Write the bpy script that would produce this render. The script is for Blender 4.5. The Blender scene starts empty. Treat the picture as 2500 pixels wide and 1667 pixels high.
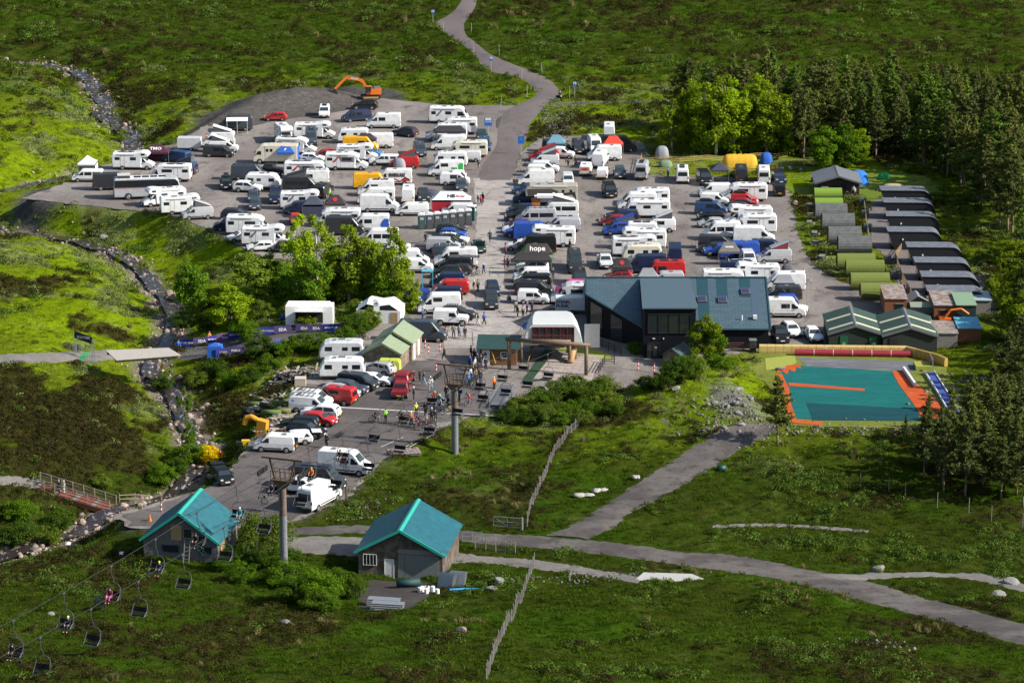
import bpy, bmesh, math, random
import numpy as np
from mathutils import Vector, Matrix, Euler, geometry
R = math.radians
sc = bpy.context.scene
C = sc.collection

# ---------------------------------------------------------------- camera, sky, sun, exposure
CAM_H, PITCH, FPX = 96.0, R(15.2), 7000.0          # camera height (m), pitch, focal length in 2500-px units
cam_d = bpy.data.cameras.new('camera'); cam = bpy.data.objects.new('camera', cam_d); C.objects.link(cam)
cam.location = (0, 0, CAM_H); cam.rotation_euler = (math.pi/2 - PITCH, 0, 0)
cam_d.sensor_width = 36; cam_d.lens = 36*FPX/2500; cam_d.clip_start = 1; cam_d.clip_end = 9000
sc.camera = cam
SUN = Vector((4.3, -1.25, 3.0)).normalized()        # towards the sun: from the right, a little behind the viewer
w = bpy.data.worlds.new('World'); sc.world = w; w.use_nodes = True
nt = w.node_tree; bg = nt.nodes['Background']
sky = nt.nodes.new('ShaderNodeTexSky'); sky.sky_type = 'NISHITA'; sky.sun_disc = False
sky.sun_elevation = math.asin(SUN.z); sky.sun_rotation = math.atan2(SUN.x, SUN.y)
sky.air_density = 1.0; sky.dust_density = 1.5
nt.links.new(sky.outputs[0], bg.inputs[0]); bg.inputs[1].default_value = 0.095
sd = bpy.data.lights.new('sun', 'SUN'); sun = bpy.data.objects.new('sun', sd); C.objects.link(sun)
sd.energy = 4.6; sd.angle = R(0.55); sd.color = (1.0, 0.945, 0.86)
sun.rotation_euler = SUN.to_track_quat('Z', 'Y').to_euler(); sun.location = (150, 200, 200)
sc.view_settings.view_transform = 'Standard'; sc.view_settings.look = 'None'
sc.view_settings.exposure = 0.68; sc.view_settings.gamma = 1.0
sc.cycles.max_bounces = 5; sc.cycles.diffuse_bounces = 2; sc.cycles.glossy_bounces = 2
sc.cycles.transparent_max_bounces = 6; sc.cycles.caustics_reflective = False; sc.cycles.caustics_refractive = False
sc.cycles.use_denoising = True

# ---------------------------------------------------------------- helpers
rng = random.Random(7)
NR = np.random.default_rng(11)

def link(nt, a, b): nt.links.new(a, b)
MATS = {}
def mat(name, col, rough=0.8, metal=0.0, var=0.0, scale=1.0, bump=0.0, bscale=None, objcol=False, spec=None, col2=None, emit=0.0, trans=0.0, alpha=1.0, rand=0.0):
    """Principled material; var = brightness variation by noise, col2 = second colour mixed in by noise."""
    if name in MATS: return MATS[name]
    m = bpy.data.materials.new(name); m.use_nodes = True; nt = m.node_tree; b = nt.nodes['Principled BSDF']
    b.inputs['Roughness'].default_value = rough; b.inputs['Metallic'].default_value = metal
    if spec is not None: b.inputs['Specular IOR Level'].default_value = spec
    src = None
    if objcol:
        oi = nt.nodes.new('ShaderNodeObjectInfo'); src = oi.outputs['Color']
    else:
        rgb = nt.nodes.new('ShaderNodeRGB'); rgb.outputs[0].default_value = (*col, 1); src = rgb.outputs[0]
    if var or col2 or bump:
        tc = nt.nodes.new('ShaderNodeTexCoord'); geo = nt.nodes.new('ShaderNodeNewGeometry')
        nz = nt.nodes.new('ShaderNodeTexNoise'); nz.inputs['Scale'].default_value = scale; nz.inputs['Detail'].default_value = 6; nz.inputs['Roughness'].default_value = 0.65
        link(nt, geo.outputs['Position'], nz.inputs['Vector'])
        if col2:
            mx = nt.nodes.new('ShaderNodeMix'); mx.data_type = 'RGBA'; mr = nt.nodes.new('ShaderNodeMapRange')
            mr.inputs[1].default_value = 0.4; mr.inputs[2].default_value = 0.6
            link(nt, nz.outputs[0], mr.inputs[0]); link(nt, mr.outputs[0], mx.inputs[0])
            link(nt, src, mx.inputs[6]); mx.inputs[7].default_value = (*col2, 1); src = mx.outputs[2]
        if var:
            mr2 = nt.nodes.new('ShaderNodeMapRange'); mr2.inputs[1].default_value = 0.25; mr2.inputs[2].default_value = 0.75
            mr2.inputs[3].default_value = 1-var; mr2.inputs[4].default_value = 1+var
            nz2 = nt.nodes.new('ShaderNodeTexNoise'); nz2.inputs['Scale'].default_value = scale*2.7; nz2.inputs['Detail'].default_value = 5
            link(nt, geo.outputs['Position'], nz2.inputs['Vector']); link(nt, nz2.outputs[0], mr2.inputs[0])
            vm = nt.nodes.new('ShaderNodeVectorMath'); vm.operation = 'MULTIPLY'
            link(nt, src, vm.inputs[0]); link(nt, mr2.outputs[0], vm.inputs[1]); src = vm.outputs[0]
        if bump:
            bp = nt.nodes.new('ShaderNodeBump'); bp.inputs['Strength'].default_value = bump; bp.inputs['Distance'].default_value = 0.1
            nb = nt.nodes.new('ShaderNodeTexNoise'); nb.inputs['Scale'].default_value = bscale or scale*4; nb.inputs['Detail'].default_value = 6
            link(nt, geo.outputs['Position'], nb.inputs['Vector']); link(nt, nb.outputs[0], bp.inputs['Height']); link(nt, bp.outputs[0], b.inputs['Normal'])
    if rand:
        oi2 = nt.nodes.new('ShaderNodeObjectInfo'); mr3 = nt.nodes.new('ShaderNodeMapRange')
        mr3.inputs[3].default_value = 1-rand; mr3.inputs[4].default_value = 1+rand
        link(nt, oi2.outputs['Random'], mr3.inputs[0])
        vm = nt.nodes.new('ShaderNodeVectorMath'); vm.operation = 'MULTIPLY'
        link(nt, src, vm.inputs[0]); link(nt, mr3.outputs[0], vm.inputs[1]); src = vm.outputs[0]
    link(nt, src, b.inputs['Base Color'])
    if trans: b.inputs['Transmission Weight'].default_value = trans
    if alpha < 1: b.inputs['Alpha'].default_value = alpha
    MATS[name] = m; return m

class MB:
    """Collects shapes; mesh()/build() makes ONE mesh."""
    def __init__(s): s.v = []; s.f = []; s.m = []
    def add(s, vs, fs, mi=0):
        o = len(s.v); s.v.extend([tuple(p) for p in vs]); s.f.extend([tuple(i+o for i in f) for f in fs]); s.m.extend([mi]*len(fs)); return s
    def box(s, cx, cy, cz, sx, sy, sz, rz=0, mi=0, rx=0, ry=0):
        M = Euler((rx, ry, rz)).to_matrix(); c = Vector((cx, cy, cz))
        vs = [c + M @ Vector((a*sx/2, b*sy/2, d*sz/2)) for d in (-1, 1) for b in (-1, 1) for a in (-1, 1)]
        return s.add(vs, [(0,2,3,1),(4,5,7,6),(0,1,5,4),(2,6,7,3),(0,4,6,2),(1,3,7,5)], mi)
    def poly(s, pts, mi=0): return s.add(pts, [tuple(range(len(pts)))], mi)
    def bar(s, p0, p1, w=0.1, h=None, mi=0):
        p0, p1 = Vector(p0), Vector(p1); d = p1-p0; L = d.length
        if L < 1e-5: return s
        z = d/L; up = Vector((0,0,1)) if abs(z.z) < 0.95 else Vector((0,1,0))
        x = z.cross(up).normalized()*(w/2); y = x.cross(z).normalized()*((h or w)/2)
        vs = [p0-x-y, p0+x-y, p0+x+y, p0-x+y, p1-x-y, p1+x-y, p1+x+y, p1-x+y]
        return s.add(vs, [(0,3,2,1),(4,5,6,7),(0,1,5,4),(1,2,6,5),(2,3,7,6),(3,0,4,7)], mi)
    def cyl(s, p0, p1, r0, r1=None, n=8, mi=0, cap=True):
        p0, p1 = Vector(p0), Vector(p1); r1 = r0 if r1 is None else r1; z = (p1-p0).normalized()
        up = Vector((0,0,1)) if abs(z.z) < 0.95 else Vector((1,0,0)); x = z.cross(up).normalized(); y = z.cross(x)
        vs = []
        for p, r in ((p0, r0), (p1, r1)):
            for k in range(n):
                a = 2*math.pi*k/n; vs.append(p + x*(math.cos(a)*r) + y*(math.sin(a)*r))
        fs = [(k, (k+1) % n, n+(k+1) % n, n+k) for k in range(n)]
        if cap: fs += [tuple(range(n))[::-1], tuple(range(n, 2*n))]
        return s.add(vs, fs, mi)
    def tube(s, pts, r, n=6, mi=0):
        for a, b in zip(pts[:-1], pts[1:]): s.cyl(a, b, r, r, n, mi)
        return s
    def prism(s, pts, y0, y1, mi=0):
        """polygon pts (x,z) extruded along y"""
        n = len(pts); vs = [(x, y0, z) for x, z in pts] + [(x, y1, z) for x, z in pts]
        fs = [tuple(range(n)), tuple(range(n, 2*n))[::-1]] + [(k, n+k, n+(k+1) % n, (k+1) % n) for k in range(n)]
        return s.add(vs, fs, mi)
    def prismz(s, pts, z0, z1, mi=0):
        n = len(pts); vs = [(x, y, z0) for x, y in pts] + [(x, y, z1) for x, y in pts]
        fs = [tuple(range(n))[::-1], tuple(range(n, 2*n))] + [(k, (k+1) % n, n+(k+1) % n, n+k) for k in range(n)]
        return s.add(vs, fs, mi)
    def ball(s, c, r, n=8, m=5, mi=0, jit=0.0, rr=None):
        rx, ry, rz = r if hasattr(r, '__len__') else (r, r, r); vs = []; rr = rr or rng
        for i in range(1, m):
            t = math.pi*i/m
            for k in range(n):
                a = 2*math.pi*k/n; j = 1+jit*(rr.random()*2-1)
                vs.append((c[0]+rx*j*math.sin(t)*math.cos(a), c[1]+ry*j*math.sin(t)*math.sin(a), c[2]+rz*j*math.cos(t)))
        vs += [(c[0], c[1], c[2]+rz), (c[0], c[1], c[2]-rz)]; T = len(vs)-2; B = T+1; fs = []
        for i in range(m-2):
            for k in range(n): fs.append((i*n+k, (i+1)*n+k, (i+1)*n+(k+1) % n, i*n+(k+1) % n))
        for k in range(n): fs.append((T, k, (k+1) % n)); fs.append((B, (m-2)*n+(k+1) % n, (m-2)*n+k))
        return s.add(vs, fs, mi)
    def ring(s, c, r, t, n=14, k=5, axis='y', mi=0):
        """torus, axis of rotation = axis"""
        vs = []
        for i in range(n):
            a = 2*math.pi*i/n
            for j in range(k):
                b = 2*math.pi*j/k; q = r + t*math.cos(b); h = t*math.sin(b)
                p = (q*math.cos(a), h, q*math.sin(a)) if axis == 'y' else (q*math.cos(a), q*math.sin(a), h) if axis == 'z' else (h, q*math.cos(a), q*math.sin(a))
                vs.append((c[0]+p[0], c[1]+p[1], c[2]+p[2]))
        fs = [(i*k+j, i*k+(j+1) % k, ((i+1) % n)*k+(j+1) % k, ((i+1) % n)*k+j) for i in range(n) for j in range(k)]
        return s.add(vs, fs, mi)
    def mesh(s, name, mats, smooth=False):
        me = bpy.data.meshes.new(name); me.from_pydata(s.v, [], s.f)
        for m in (mats if isinstance(mats, (list, tuple)) else [mats]): me.materials.append(m)
        if any(s.m): me.polygons.foreach_set('material_index', s.m)
        if smooth: me.polygons.foreach_set('use_smooth', [True]*len(me.polygons))
        me.update(); return me
    def build(s, name, mats, parent=None, smooth=False, loc=None, rz=0):
        return obj(name, s.mesh(name, mats, smooth), parent, loc, rz)

def obj(name, me, parent=None, loc=None, rz=0, color=None):
    o = bpy.data.objects.new(name, me); C.objects.link(o)
    if parent: o.parent = parent
    if loc is not None: o.location = loc
    if rz: o.rotation_euler = (0, 0, rz)
    if color: o.color = (*color, 1)
    return o
def tag(o, label, cat, group=None):
    o['label'] = label; o['category'] = cat
    if group: o['group'] = group
    return o
def thing(name, label, cat, loc=(0,0,0), rz=0, group=None):
    o = bpy.data.objects.new(name, None); C.objects.link(o); o.location = loc; o.rotation_euler = (0, 0, rz)
    o.empty_display_size = 0.3
    return tag(o, label, cat, group)
def struct(o): o['kind'] = 'structure'; return o
def stuff(o, label, cat): o['kind'] = 'stuff'; o['label'] = label; o['category'] = cat; return o
def copy_tree(o, parent=None):
    c = o.copy(); C.objects.link(c); c.parent = parent
    for ch in o.children: copy_tree(ch, c)
    return c
def text_mesh(body, size, mats, extrude=0.01, name='lettering', bold=0.0, align='CENTER', shear=0):
    cu = bpy.data.curves.new('t', 'FONT'); cu.body = body; cu.size = size; cu.extrude = extrude; cu.align_x = align; cu.align_y = 'CENTER'
    cu.offset = bold; cu.shear = shear; cu.resolution_u = 2
    o = bpy.data.objects.new('t', cu)
    me = bpy.data.meshes.new_from_object(o); me.name = name
    bpy.data.objects.remove(o); bpy.data.curves.remove(cu)
    me.materials.clear(); me.materials.append(mats); return me
_TX = {}
def lettering(body, size, m, parent, loc, rot=(math.pi/2, 0, 0), bold=0.02, shear=0):
    k = (body, size, m.name, bold, shear)
    if k not in _TX: _TX[k] = text_mesh(body, size, m, bold=bold, shear=shear)
    o = obj('lettering', _TX[k], parent, loc); o.rotation_euler = rot; return o

# ---------------------------------------------------------------- noise and image-to-ground
def vnoise(x, y, seed=0):
    xi = np.floor(x).astype(np.int64); yi = np.floor(y).astype(np.int64); fx = x-xi; fy = y-yi
    fx = fx*fx*(3-2*fx); fy = fy*fy*(3-2*fy)
    def h(a, b):
        n = (a*374761393 + b*668265263 + seed*1442695041) & 0xffffffff
        n = ((n ^ (n >> 13))*1274126177) & 0xffffffff
        return ((n ^ (n >> 16)) & 0xffff)/65535.0
    return (h(xi,yi)*(1-fx)+h(xi+1,yi)*fx)*(1-fy) + (h(xi,yi+1)*(1-fx)+h(xi+1,yi+1)*fx)*fy
def fbm(x, y, sc=1.0, oct=4, seed=0, gain=0.5):
    a = 1.0; t = 0; s = 0
    for i in range(oct):
        t = t + a*vnoise(x*sc, y*sc, seed+i*17); s += a; a *= gain; sc *= 2.03
    return t/s
cp_, sp_ = math.cos(PITCH), math.sin(PITCH)
def ray(x, y):
    u = (x-1250)/FPX; v = (y-833.5)/FPX
    return np.array([u, cp_ - v*sp_, -sp_ - v*cp_])
def plane(x, y, z=0.0):
    d = ray(x, y); t = (CAM_H - z)/(-d[2]); return (d[0]*t, d[1]*t)
# raster of the wide view area for masks
X0, X1, Y0, Y1, CELL = -170.0, 170.0, 180.0, 730.0, 0.5
NX, NY = int((X1-X0)/CELL)+1, int((Y1-Y0)/CELL)+1
GX, GY = np.meshgrid(X0+np.arange(NX)*CELL, Y0+np.arange(NY)*CELL)
def inpoly(poly, X=None, Y=None):
    X = GX if X is None else X; Y = GY if Y is None else Y
    m = np.zeros(X.shape, bool); n = len(poly)
    for i in range(n):
        x1, y1 = poly[i]; x2, y2 = poly[(i+1) % n]
        if y1 == y2: continue
        c = ((y1 > Y) != (y2 > Y)) & (X < (x2-x1)*(Y-y1)/(y2-y1)+x1)
        m ^= c
    return m
def blur(a, r):
    k = max(1, int(r/CELL)); a = a.astype(float)
    for _ in range(3):
        for ax in (0, 1):
            c = np.cumsum(np.pad(a, [(k+1, k) if i == ax else (0, 0) for i in (0, 1)], mode='edge'), axis=ax)
            a = (np.take(c, range(2*k+1, c.shape[ax]), ax) - np.take(c, range(0, c.shape[ax]-2*k-1), ax))/(2*k+1)
    return a
def sample(a, X, Y):
    X = np.asarray(X, float); Y = np.asarray(Y, float)
    fx = np.clip((X-X0)/CELL, 0, NX-1.001); fy = np.clip((Y-Y0)/CELL, 0, NY-1.001)
    i = fx.astype(int); j = fy.astype(int); u = fx-i; v = fy-j
    return (a[j,i]*(1-u)+a[j,i+1]*u)*(1-v) + (a[j+1,i]*(1-u)+a[j+1,i+1]*u)*v
def pxpoly(pts, z=0.0): return [plane(x, y, z) for x, y in pts]
def segdist(X, Y, line):
    d = np.full(X.shape, 1e9)
    for (ax, ay), (bx, by) in zip(line[:-1], line[1:]):
        dx, dy = bx-ax, by-ay; L = dx*dx+dy*dy+1e-9
        t = np.clip(((X-ax)*dx+(Y-ay)*dy)/L, 0, 1)
        d = np.minimum(d, np.hypot(X-ax-t*dx, Y-ay-t*dy))
    return d
def jag(poly, step=1.2, amp=0.35, seed=3):
    """subdivide a world polygon and make its edge uneven"""
    r = random.Random(seed); out = []
    for (ax, ay), (bx, by) in zip(poly, poly[1:]+poly[:1]):
        n = max(1, int(math.hypot(bx-ax, by-ay)/step))
        for k in range(n):
            t = k/n; out.append((ax+(bx-ax)*t+r.uniform(-amp, amp), ay+(by-ay)*t+r.uniform(-amp, amp)))
    return out

# ---------------------------------------------------------------- layout read from the photograph (2500 x 1667 px)
CARPARK = pxpoly([(53,484),(180,440),(250,405),(420,352),(540,287),(640,245),(800,228),(900,238),(1100,258),(1255,258),(1250,300),(1230,360),(1200,440),
 (1250,440),(1272,372),(1318,338),(1480,326),(1572,350),(1600,424),(1900,440),(1926,470),(1936,520),(1946,565),(1962,610),(1990,650),(2050,690),(2150,715),(2200,770),(2180,850),
 (1860,850),(1625,905),(1560,945),(1400,955),(1250,1000),(1130,1022),(960,1105),(905,1150),(850,1215),(720,1275),(560,1292),(310,1290),(285,1255),
 (440,1210),(520,1188),(590,1110),(650,1030),(740,930),(780,900),(870,862),(885,800),(990,775),(1012,735),(990,690),(985,640),(900,628),(740,640),(640,628),
 (560,588),(480,548),(400,522),(300,511),(180,500)])
RIVER_A = [plane(x, y, -3) for x, y in [(-40,150),(60,150),(140,158),(210,178),(236,215),(262,244),(250,268),(300,300),(322,340),(300,380),(150,420),(-60,470)]]
RIVER_B = [plane(x, y, -3) for x, y in [(-60,535),(0,545),(130,560),(250,592),(340,635),(395,690),(420,740),(418,790),(385,840),(365,885),(410,925),(440,975),(455,1020),(480,1060),(492,1100),(455,1150),(320,1215),(190,1275),(90,1315),(-60,1360)]]
SLOPE = pxpoly([(1835,850),(2240,850),(2330,880),(2380,1000),(2310,1050),(1900,1045),(1880,960),(1840,900)])
PODS = pxpoly([(1985,560),(1960,470),(2080,420),(2330,470),(2420,640),(2450,760),(2150,770)])
riverA = segdist(GX, GY, RIVER_A); riverB = segdist(GX, GY, RIVER_B)
W_FLAT = np.clip(2.0*blur(inpoly(CARPARK) | inpoly(SLOPE) | inpoly(PODS), 2.2), 0, 1)
W_FLAT = W_FLAT*W_FLAT*(3-2*W_FLAT)

W_CP = np.clip(2.0*blur(inpoly(CARPARK) | inpoly(SLOPE), 1.5), 0, 1)
# tracks: (left edge, right edge) in px, top to bottom
ROAD_E = ([(1130,-26),(1126,0),(1112,22),(1090,40),(1066,52),(1062,62),(1085,82),(1108,95),(1130,110),(1152,130),(1166,144),(1172,158),(1200,176),(1262,188),(1290,205),(1304,222),(1304,236),(1275,250),(1236,266),(1225,276),(1219,300),(1209,325),(1201,360),(1180,390),(1163,410),(1157,440)],
          [(1172,-26),(1166,0),(1160,20),(1150,36),(1138,52),(1134,62),(1137,80),(1150,95),(1166,107),(1190,128),(1216,141),(1262,160),(1290,170),(1325,185),(1348,200),(1362,214),(1376,230),(1362,243),(1337,252),(1319,275),(1306,290),(1297,305),(1289,330),(1280,360),(1266,392),(1262,415),(1262,440)])
TRACK_R = ([(2540,1532),(2420,1500),(2300,1468),(2150,1424),(2030,1400),(1900,1372),(1780,1352),(1660,1346),(1560,1330),(1450,1318),(1330,1308),(1200,1300),(1100,1290),(980,1282),(850,1282),(700,1287)],
           [(2540,1592),(2420,1558),(2300,1520),(2150,1480),(2030,1448),(1900,1415),(1800,1400),(1690,1385),(1560,1366),(1450,1352),(1330,1340),(1200,1330),(1100,1318),(980,1305),(850,1302),(700,1308)])
TRACK_B = ([(1752,1046),(1730,1068),(1690,1092),(1615,1140),(1540,1187),(1470,1238),(1400,1280),(1330,1306)],
           [(1912,1038),(1880,1062),(1800,1100),(1700,1165),(1610,1216),(1540,1252),(1500,1285),(1440,1316)])
TRACK_S = ([(1130,1350),(1200,1357),(1300,1364),(1400,1378),(1500,1396),(1560,1405)],
           [(1130,1374),(1200,1376),(1300,1388),(1400,1400),(1500,1414),(1560,1426)])
TRACK_W = ([(700,1308),(850,1306),(960,1318),(1130,1350)], [(695,1352),(835,1358),(1000,1385),(1130,1374)])
PATH_L = ([(-40,866),(100,860),(200,857),(275,852)], [(-40,888),(100,886),(200,884),(285,880)])
PATH_R = ([(430,858),(520,838),(600,812),(700,790),(850,786)], [(440,882),(540,870),(640,850),(720,838),(860,815)])
PATH_P = ([(1990,1400),(2120,1400),(2230,1396),(2330,1398),(2400,1400),(2540,1432)], [(2040,1420),(2120,1416),(2230,1409),(2330,1410),(2400,1420),(2540,1456)])
PATH_Q = ([(1340,252),(1440,248),(1560,246),(1680,243)], [(1345,258),(1440,254),(1560,251),(1680,248)])
PATH_B = ([(-40,1160),(40,1162),(100,1172)], [(-40,1182),(40,1186),(85,1196)])
PATH_B2 = ([(260,1238),(300,1238),(380,1225)], [(240,1258),(300,1268),(400,1260)])
PATH_T = ([(1740,1282),(1850,1277),(1950,1280),(2050,1288),(2120,1294)], [(1740,1288),(1850,1285),(1950,1288),(2050,1295),(2120,1299)])
APRON = ([(880,1414),(862,1450),(880,1492)], [(1078,1424),(1062,1452),(1000,1492)])
def edgepoly(e, z=0): return pxpoly(list(e[0])+list(e[1])[::-1], z)

def natural(X, Y):
    X = np.asarray(X, float); Y = np.asarray(Y, float)
    near = np.clip(288-Y, 0, None); g = np.where(near < 48, 0.0022*near**2, 0.0022*48**2 + 0.2112*(near-48))
    g = np.where(Y < 150, np.minimum(g, 42.0 + (150-Y)*0.18), g)
    far = np.clip(Y-560, 0, None); g = g + 0.012*far + 0.00006*far**2 - 0.00000001*far**3*(far < 3000)
    inside = (X > X0) & (X < X1) & (Y > Y0) & (Y < Y1)
    ra = sample(riverA, X, Y); rb = sample(riverB, X, Y)
    dA = 3.2*np.exp(-(ra/7.5)**2); dB = 3.6*np.exp(-(rb/8.5)**2)
    wide = 1.2*np.exp(-(np.minimum(ra, rb)/26)**2)
    g = g - np.where(inside, np.maximum(dA, dB)+wide, 0)
    # hummocks
    h = (fbm(X, Y, 0.05, 3, 5)-0.5)*1.7 + (fbm(X, Y, 0.20, 3, 9)-0.5)*1.5 + (fbm(X, Y, 0.6, 2, 21)-0.5)*0.55
    big = (fbm(X, Y, 0.012, 3, 31)-0.5)*5.0*np.clip((Y-560)/150, 0, 1)
    return g + h + np.where(Y > 1200, 0, 1)*big
def mound(X, Y, c, r, h, p=2.0): return h*np.exp(-((X-c[0])**2+((Y-c[1])/1.5)**2)**(p/2)/(r**p))
M1, M2, M3 = plane(1790, 1012), plane(1700, 950), plane(1600, 985)
M4 = plane(690, 262)
def bare(X, Y):
    X = np.asarray(X, float); Y = np.asarray(Y, float)
    n = natural(X, Y); wf = sample(W_FLAT, X, Y)
    g = n*(1-wf)
    g = g + (mound(X, Y, M1, 5.2, 2.3)*(.7+.6*fbm(X, Y, .5, 3, 88)) + mound(X, Y, M2, 6.5, 1.9) + mound(X, Y, M3, 5.5, 0.8))*(1-sample(W_CP, X, Y))
    for q, (px, py, r, h) in enumerate([(620,266,4.5,1.1),(680,252,5,1.5),(745,246,5,1.4),(810,241,4,1.0),(575,288,3.5,.8)]):
        c = plane(px, py); g = g + mound(X, Y, c, r, h)*(0.8+0.45*fbm(X, Y, 0.6, 3, 77))
    return g
# smooth terrain along tracks: store a corrected raster
G0 = bare(GX, GY)
TR_MASK = np.zeros(GX.shape, bool)
def solve(gfun, x, y, it=14):
    d = ray(x, y); z = 0.0
    for _ in range(it):
        t = (CAM_H-z)/(-d[2]); z = 0.5*z+0.5*float(gfun(d[0]*t, d[1]*t))
    t = (CAM_H-z)/(-d[2]); return (d[0]*t, d[1]*t, z)
g_sm = blur(G0, 4.0)
W_TR = np.zeros(GX.shape)
for e in (ROAD_E, TRACK_R, TRACK_B, TRACK_S, TRACK_W, PATH_L, PATH_R, PATH_P, PATH_Q, PATH_B, PATH_B2, PATH_T, APRON):
    pts = [solve(lambda X, Y: sample(g_sm, X, Y), x, y)[:2] for x, y in list(e[0])+list(e[1])[::-1]]
    TR_MASK |= inpoly(pts)
wt = np.clip(2.2*blur(TR_MASK, 1.2), 0, 1); wt = wt*wt*(3-2*wt)
nr = np.minimum(riverA, riverB)
G = G0*(1-wt) + g_sm*wt
def g(X, Y):
    X = np.asarray(X, float); Y = np.asarray(Y, float)
    ins = (X > X0+1) & (X < X1-1) & (Y > Y0+1) & (Y < Y1-1)
    return np.where(ins, sample(G, X, Y), bare(X, Y))
def P(x, y, dz=0.0):
    X, Y, Z = solve(g, x, y); return Vector((X, Y, Z+dz))
def PZ(x, y, z):
    X, Y = plane(x, y, z); return Vector((X, Y, z))
def PXs(y):
    """px per metre at ground row y (flat ground)"""
    return FPX*(sp_+(y-833.5)/FPX*cp_)/CAM_H

# ---------------------------------------------------------------- ground cover classes (what grows where, with cloud shade in the colours)
PXX = 1250 + FPX*GX/(cp_*GY + (CAM_H-G)*sp_)                     # picture coordinates of every raster cell, only to read the plant and cloud-shade map off the photo
_zc = cp_*GY + (CAM_H-G)*sp_
PXY = 833.5 + FPX*((CAM_H-G)*cp_ - GY*sp_)/_zc
def soft(lo, hi, a): t = np.clip((a-lo)/(hi-lo), 0, 1); return t*t*(3-2*t)
def blob(px, py, rx, ry): return np.exp(-(((PXX-px)/rx)**2+((PXY-py)/ry)**2))
n1 = fbm(GX, GY, 0.06, 4, 101, 0.6); n2 = fbm(GX, GY, 0.16, 4, 131, 0.6); n3 = fbm(GX, GY, 0.35, 3, 151, 0.6)
n4 = fbm(GX, GY, 0.11, 4, 171, 0.65); n5 = fbm(GX, GY, 0.9, 2, 191)
heath = 0.385 + 0.0*GX
heath += 0.40*blob(200,1030,260,130) + 0.14*blob(120,1250,200,90) + 0.20*blob(480,1610,560,80) + 0.10*blob(300,1430,300,60) + 0.10*blob(1900,1640,600,60)
heath += 0.06*soft(150,-20,PXY) + 0.07*blob(2200,120,600,120) + 0.04*blob(420,60,300,60) + 0.16*blob(320,230,60,60)
heath -= 0.20*blob(260,700,230,130) + 0.22*blob(1750,950,200,80) + 0.16*blob(1450,1250,250,120) + 0.24*blob(1500,1500,330,110) + 0.20*blob(1300,150,220,90) + 0.10*blob(150,350,180,120) + .15*blob(600,620,260,60)
HEATH = soft(0.44, 0.60, heath + (n2-0.5)*1.35 + (n1-0.5)*0.8 + (n5-.5)*.12)
DRY = soft(0.60, 0.72, n3*0.6+n1*0.4 + 0.16*blob(1190,1200,150,50) + 0.14*blob(2060,1110,180,40) + 0.14*blob(2300,560,120,120) + 0.16*blob(1700,945,150,60) - 0.03 + 0.08*blob(1900,1450,300,60) + 0.14*blob(1000,245,220,12))
LUSH = soft(0.40, 0.62, n2*0.5+n1*0.5 + 0.14*blob(250,700,280,150) + 0.10*blob(150,380,180,130) + 0.12*blob(1750,930,160,60) + 0.12*blob(1450,300,180,50) + 0.15*blob(2100,500,180,80) + 0.08*blob(600,620,250,60))
SAGE_ = soft(.56, .64, n4+.05*blob(350,680,120,90))                      # silvery dwarf willow
SUNNY = np.clip(0.95*soft(1190, 930, PXY)*soft(110, 330, PXY), 0, 1)   # rich sward by the river and round the car park; coarse hill grass above and below, cloud shade painted into its colour
SUNNY *= 1-0.45*soft(2050, 2350, PXX)
def lerp(a, b, t): return a[None, None, :]*(1-t[..., None]) + b[None, None, :]*t[..., None] if a.ndim == 1 else a*(1-t[..., None]) + b*t[..., None]
A = np.array
hill = lerp(A([.034,.046,.0065]), A([.033,.070,.0045]), soft(.35,.65,n1))  # hill grass base colour, darkened to stand for cloud shade
hill = lerp(hill, np.broadcast_to(A([.050,.068,.011]), hill.shape), soft(.5,.66,n4)*.7)
rich = lerp(A([.125,.165,.009]), A([.150,.220,.005]), LUSH)
rich = lerp(rich, np.broadcast_to(A([.165,.200,.062]), rich.shape), SAGE_*.75)
base = lerp(hill, rich, SUNNY)
base = lerp(base, np.broadcast_to(A([.20,.185,.070]), base.shape), DRY*0.45*(0.35+0.65*SUNNY))
hcol = lerp(A([.026,.019,.0075]), A([.036,.033,.0080]), soft(.35,.65,n3))
hcol = hcol*(1+.55*SUNNY[...,None])  # heather painted lighter inside the sunlit belt
base = lerp(base, hcol, np.clip(HEATH*(.52+.34*SUNNY+.5*blob(200,1030,260,130)), 0, .95))
base = base*(0.80+0.4*n5)[...,None]
gr = soft(2.9, 1.3, riverB+ (n3-0.5)*3.4) + soft(2.6, 1.2, riverA+(n3-0.5)*2.8)
base = lerp(base, np.broadcast_to(A([.215,.18,.15]), base.shape), np.clip(gr, 0, 1))
rub = np.clip(mound(GX, GY, M1, 5.2, 1.3)*1.3 - 0.6 + (n3-0.5)*1.6, 0, 1)
base = lerp(base, np.broadcast_to(A([.15,.145,.135]), base.shape), rub)
spoil = np.zeros(GX.shape)
for px, py, r in [(640,262,6),(700,250,7),(765,245,7),(830,241,6),(580,285,6),(520,318,4.5),(120,470,4.5),(900,240,5)]:
    c = plane(px, py); spoil = np.maximum(spoil, mound(GX, GY, c, r, 1.6))
spoil = np.clip(spoil*3-0.35, 0, 1)
base = lerp(base, np.broadcast_to(A([.075,.072,.070]), base.shape), spoil)
CABG = pxpoly([(2112,500),(2150,486),(2420,700),(2440,770),(2200,770),(2180,640),(2128,600)])
LAWN1 = pxpoly([(1850,425),(1900,380),(2000,392),(2260,430),(2300,470),(2150,486),(2100,485),(2060,478),(1995,478),(1960,480)]); LAWN2 = pxpoly([(1560,425),(1570,392),(1640,380),(1900,380),(1900,425),(1720,432)])
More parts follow.
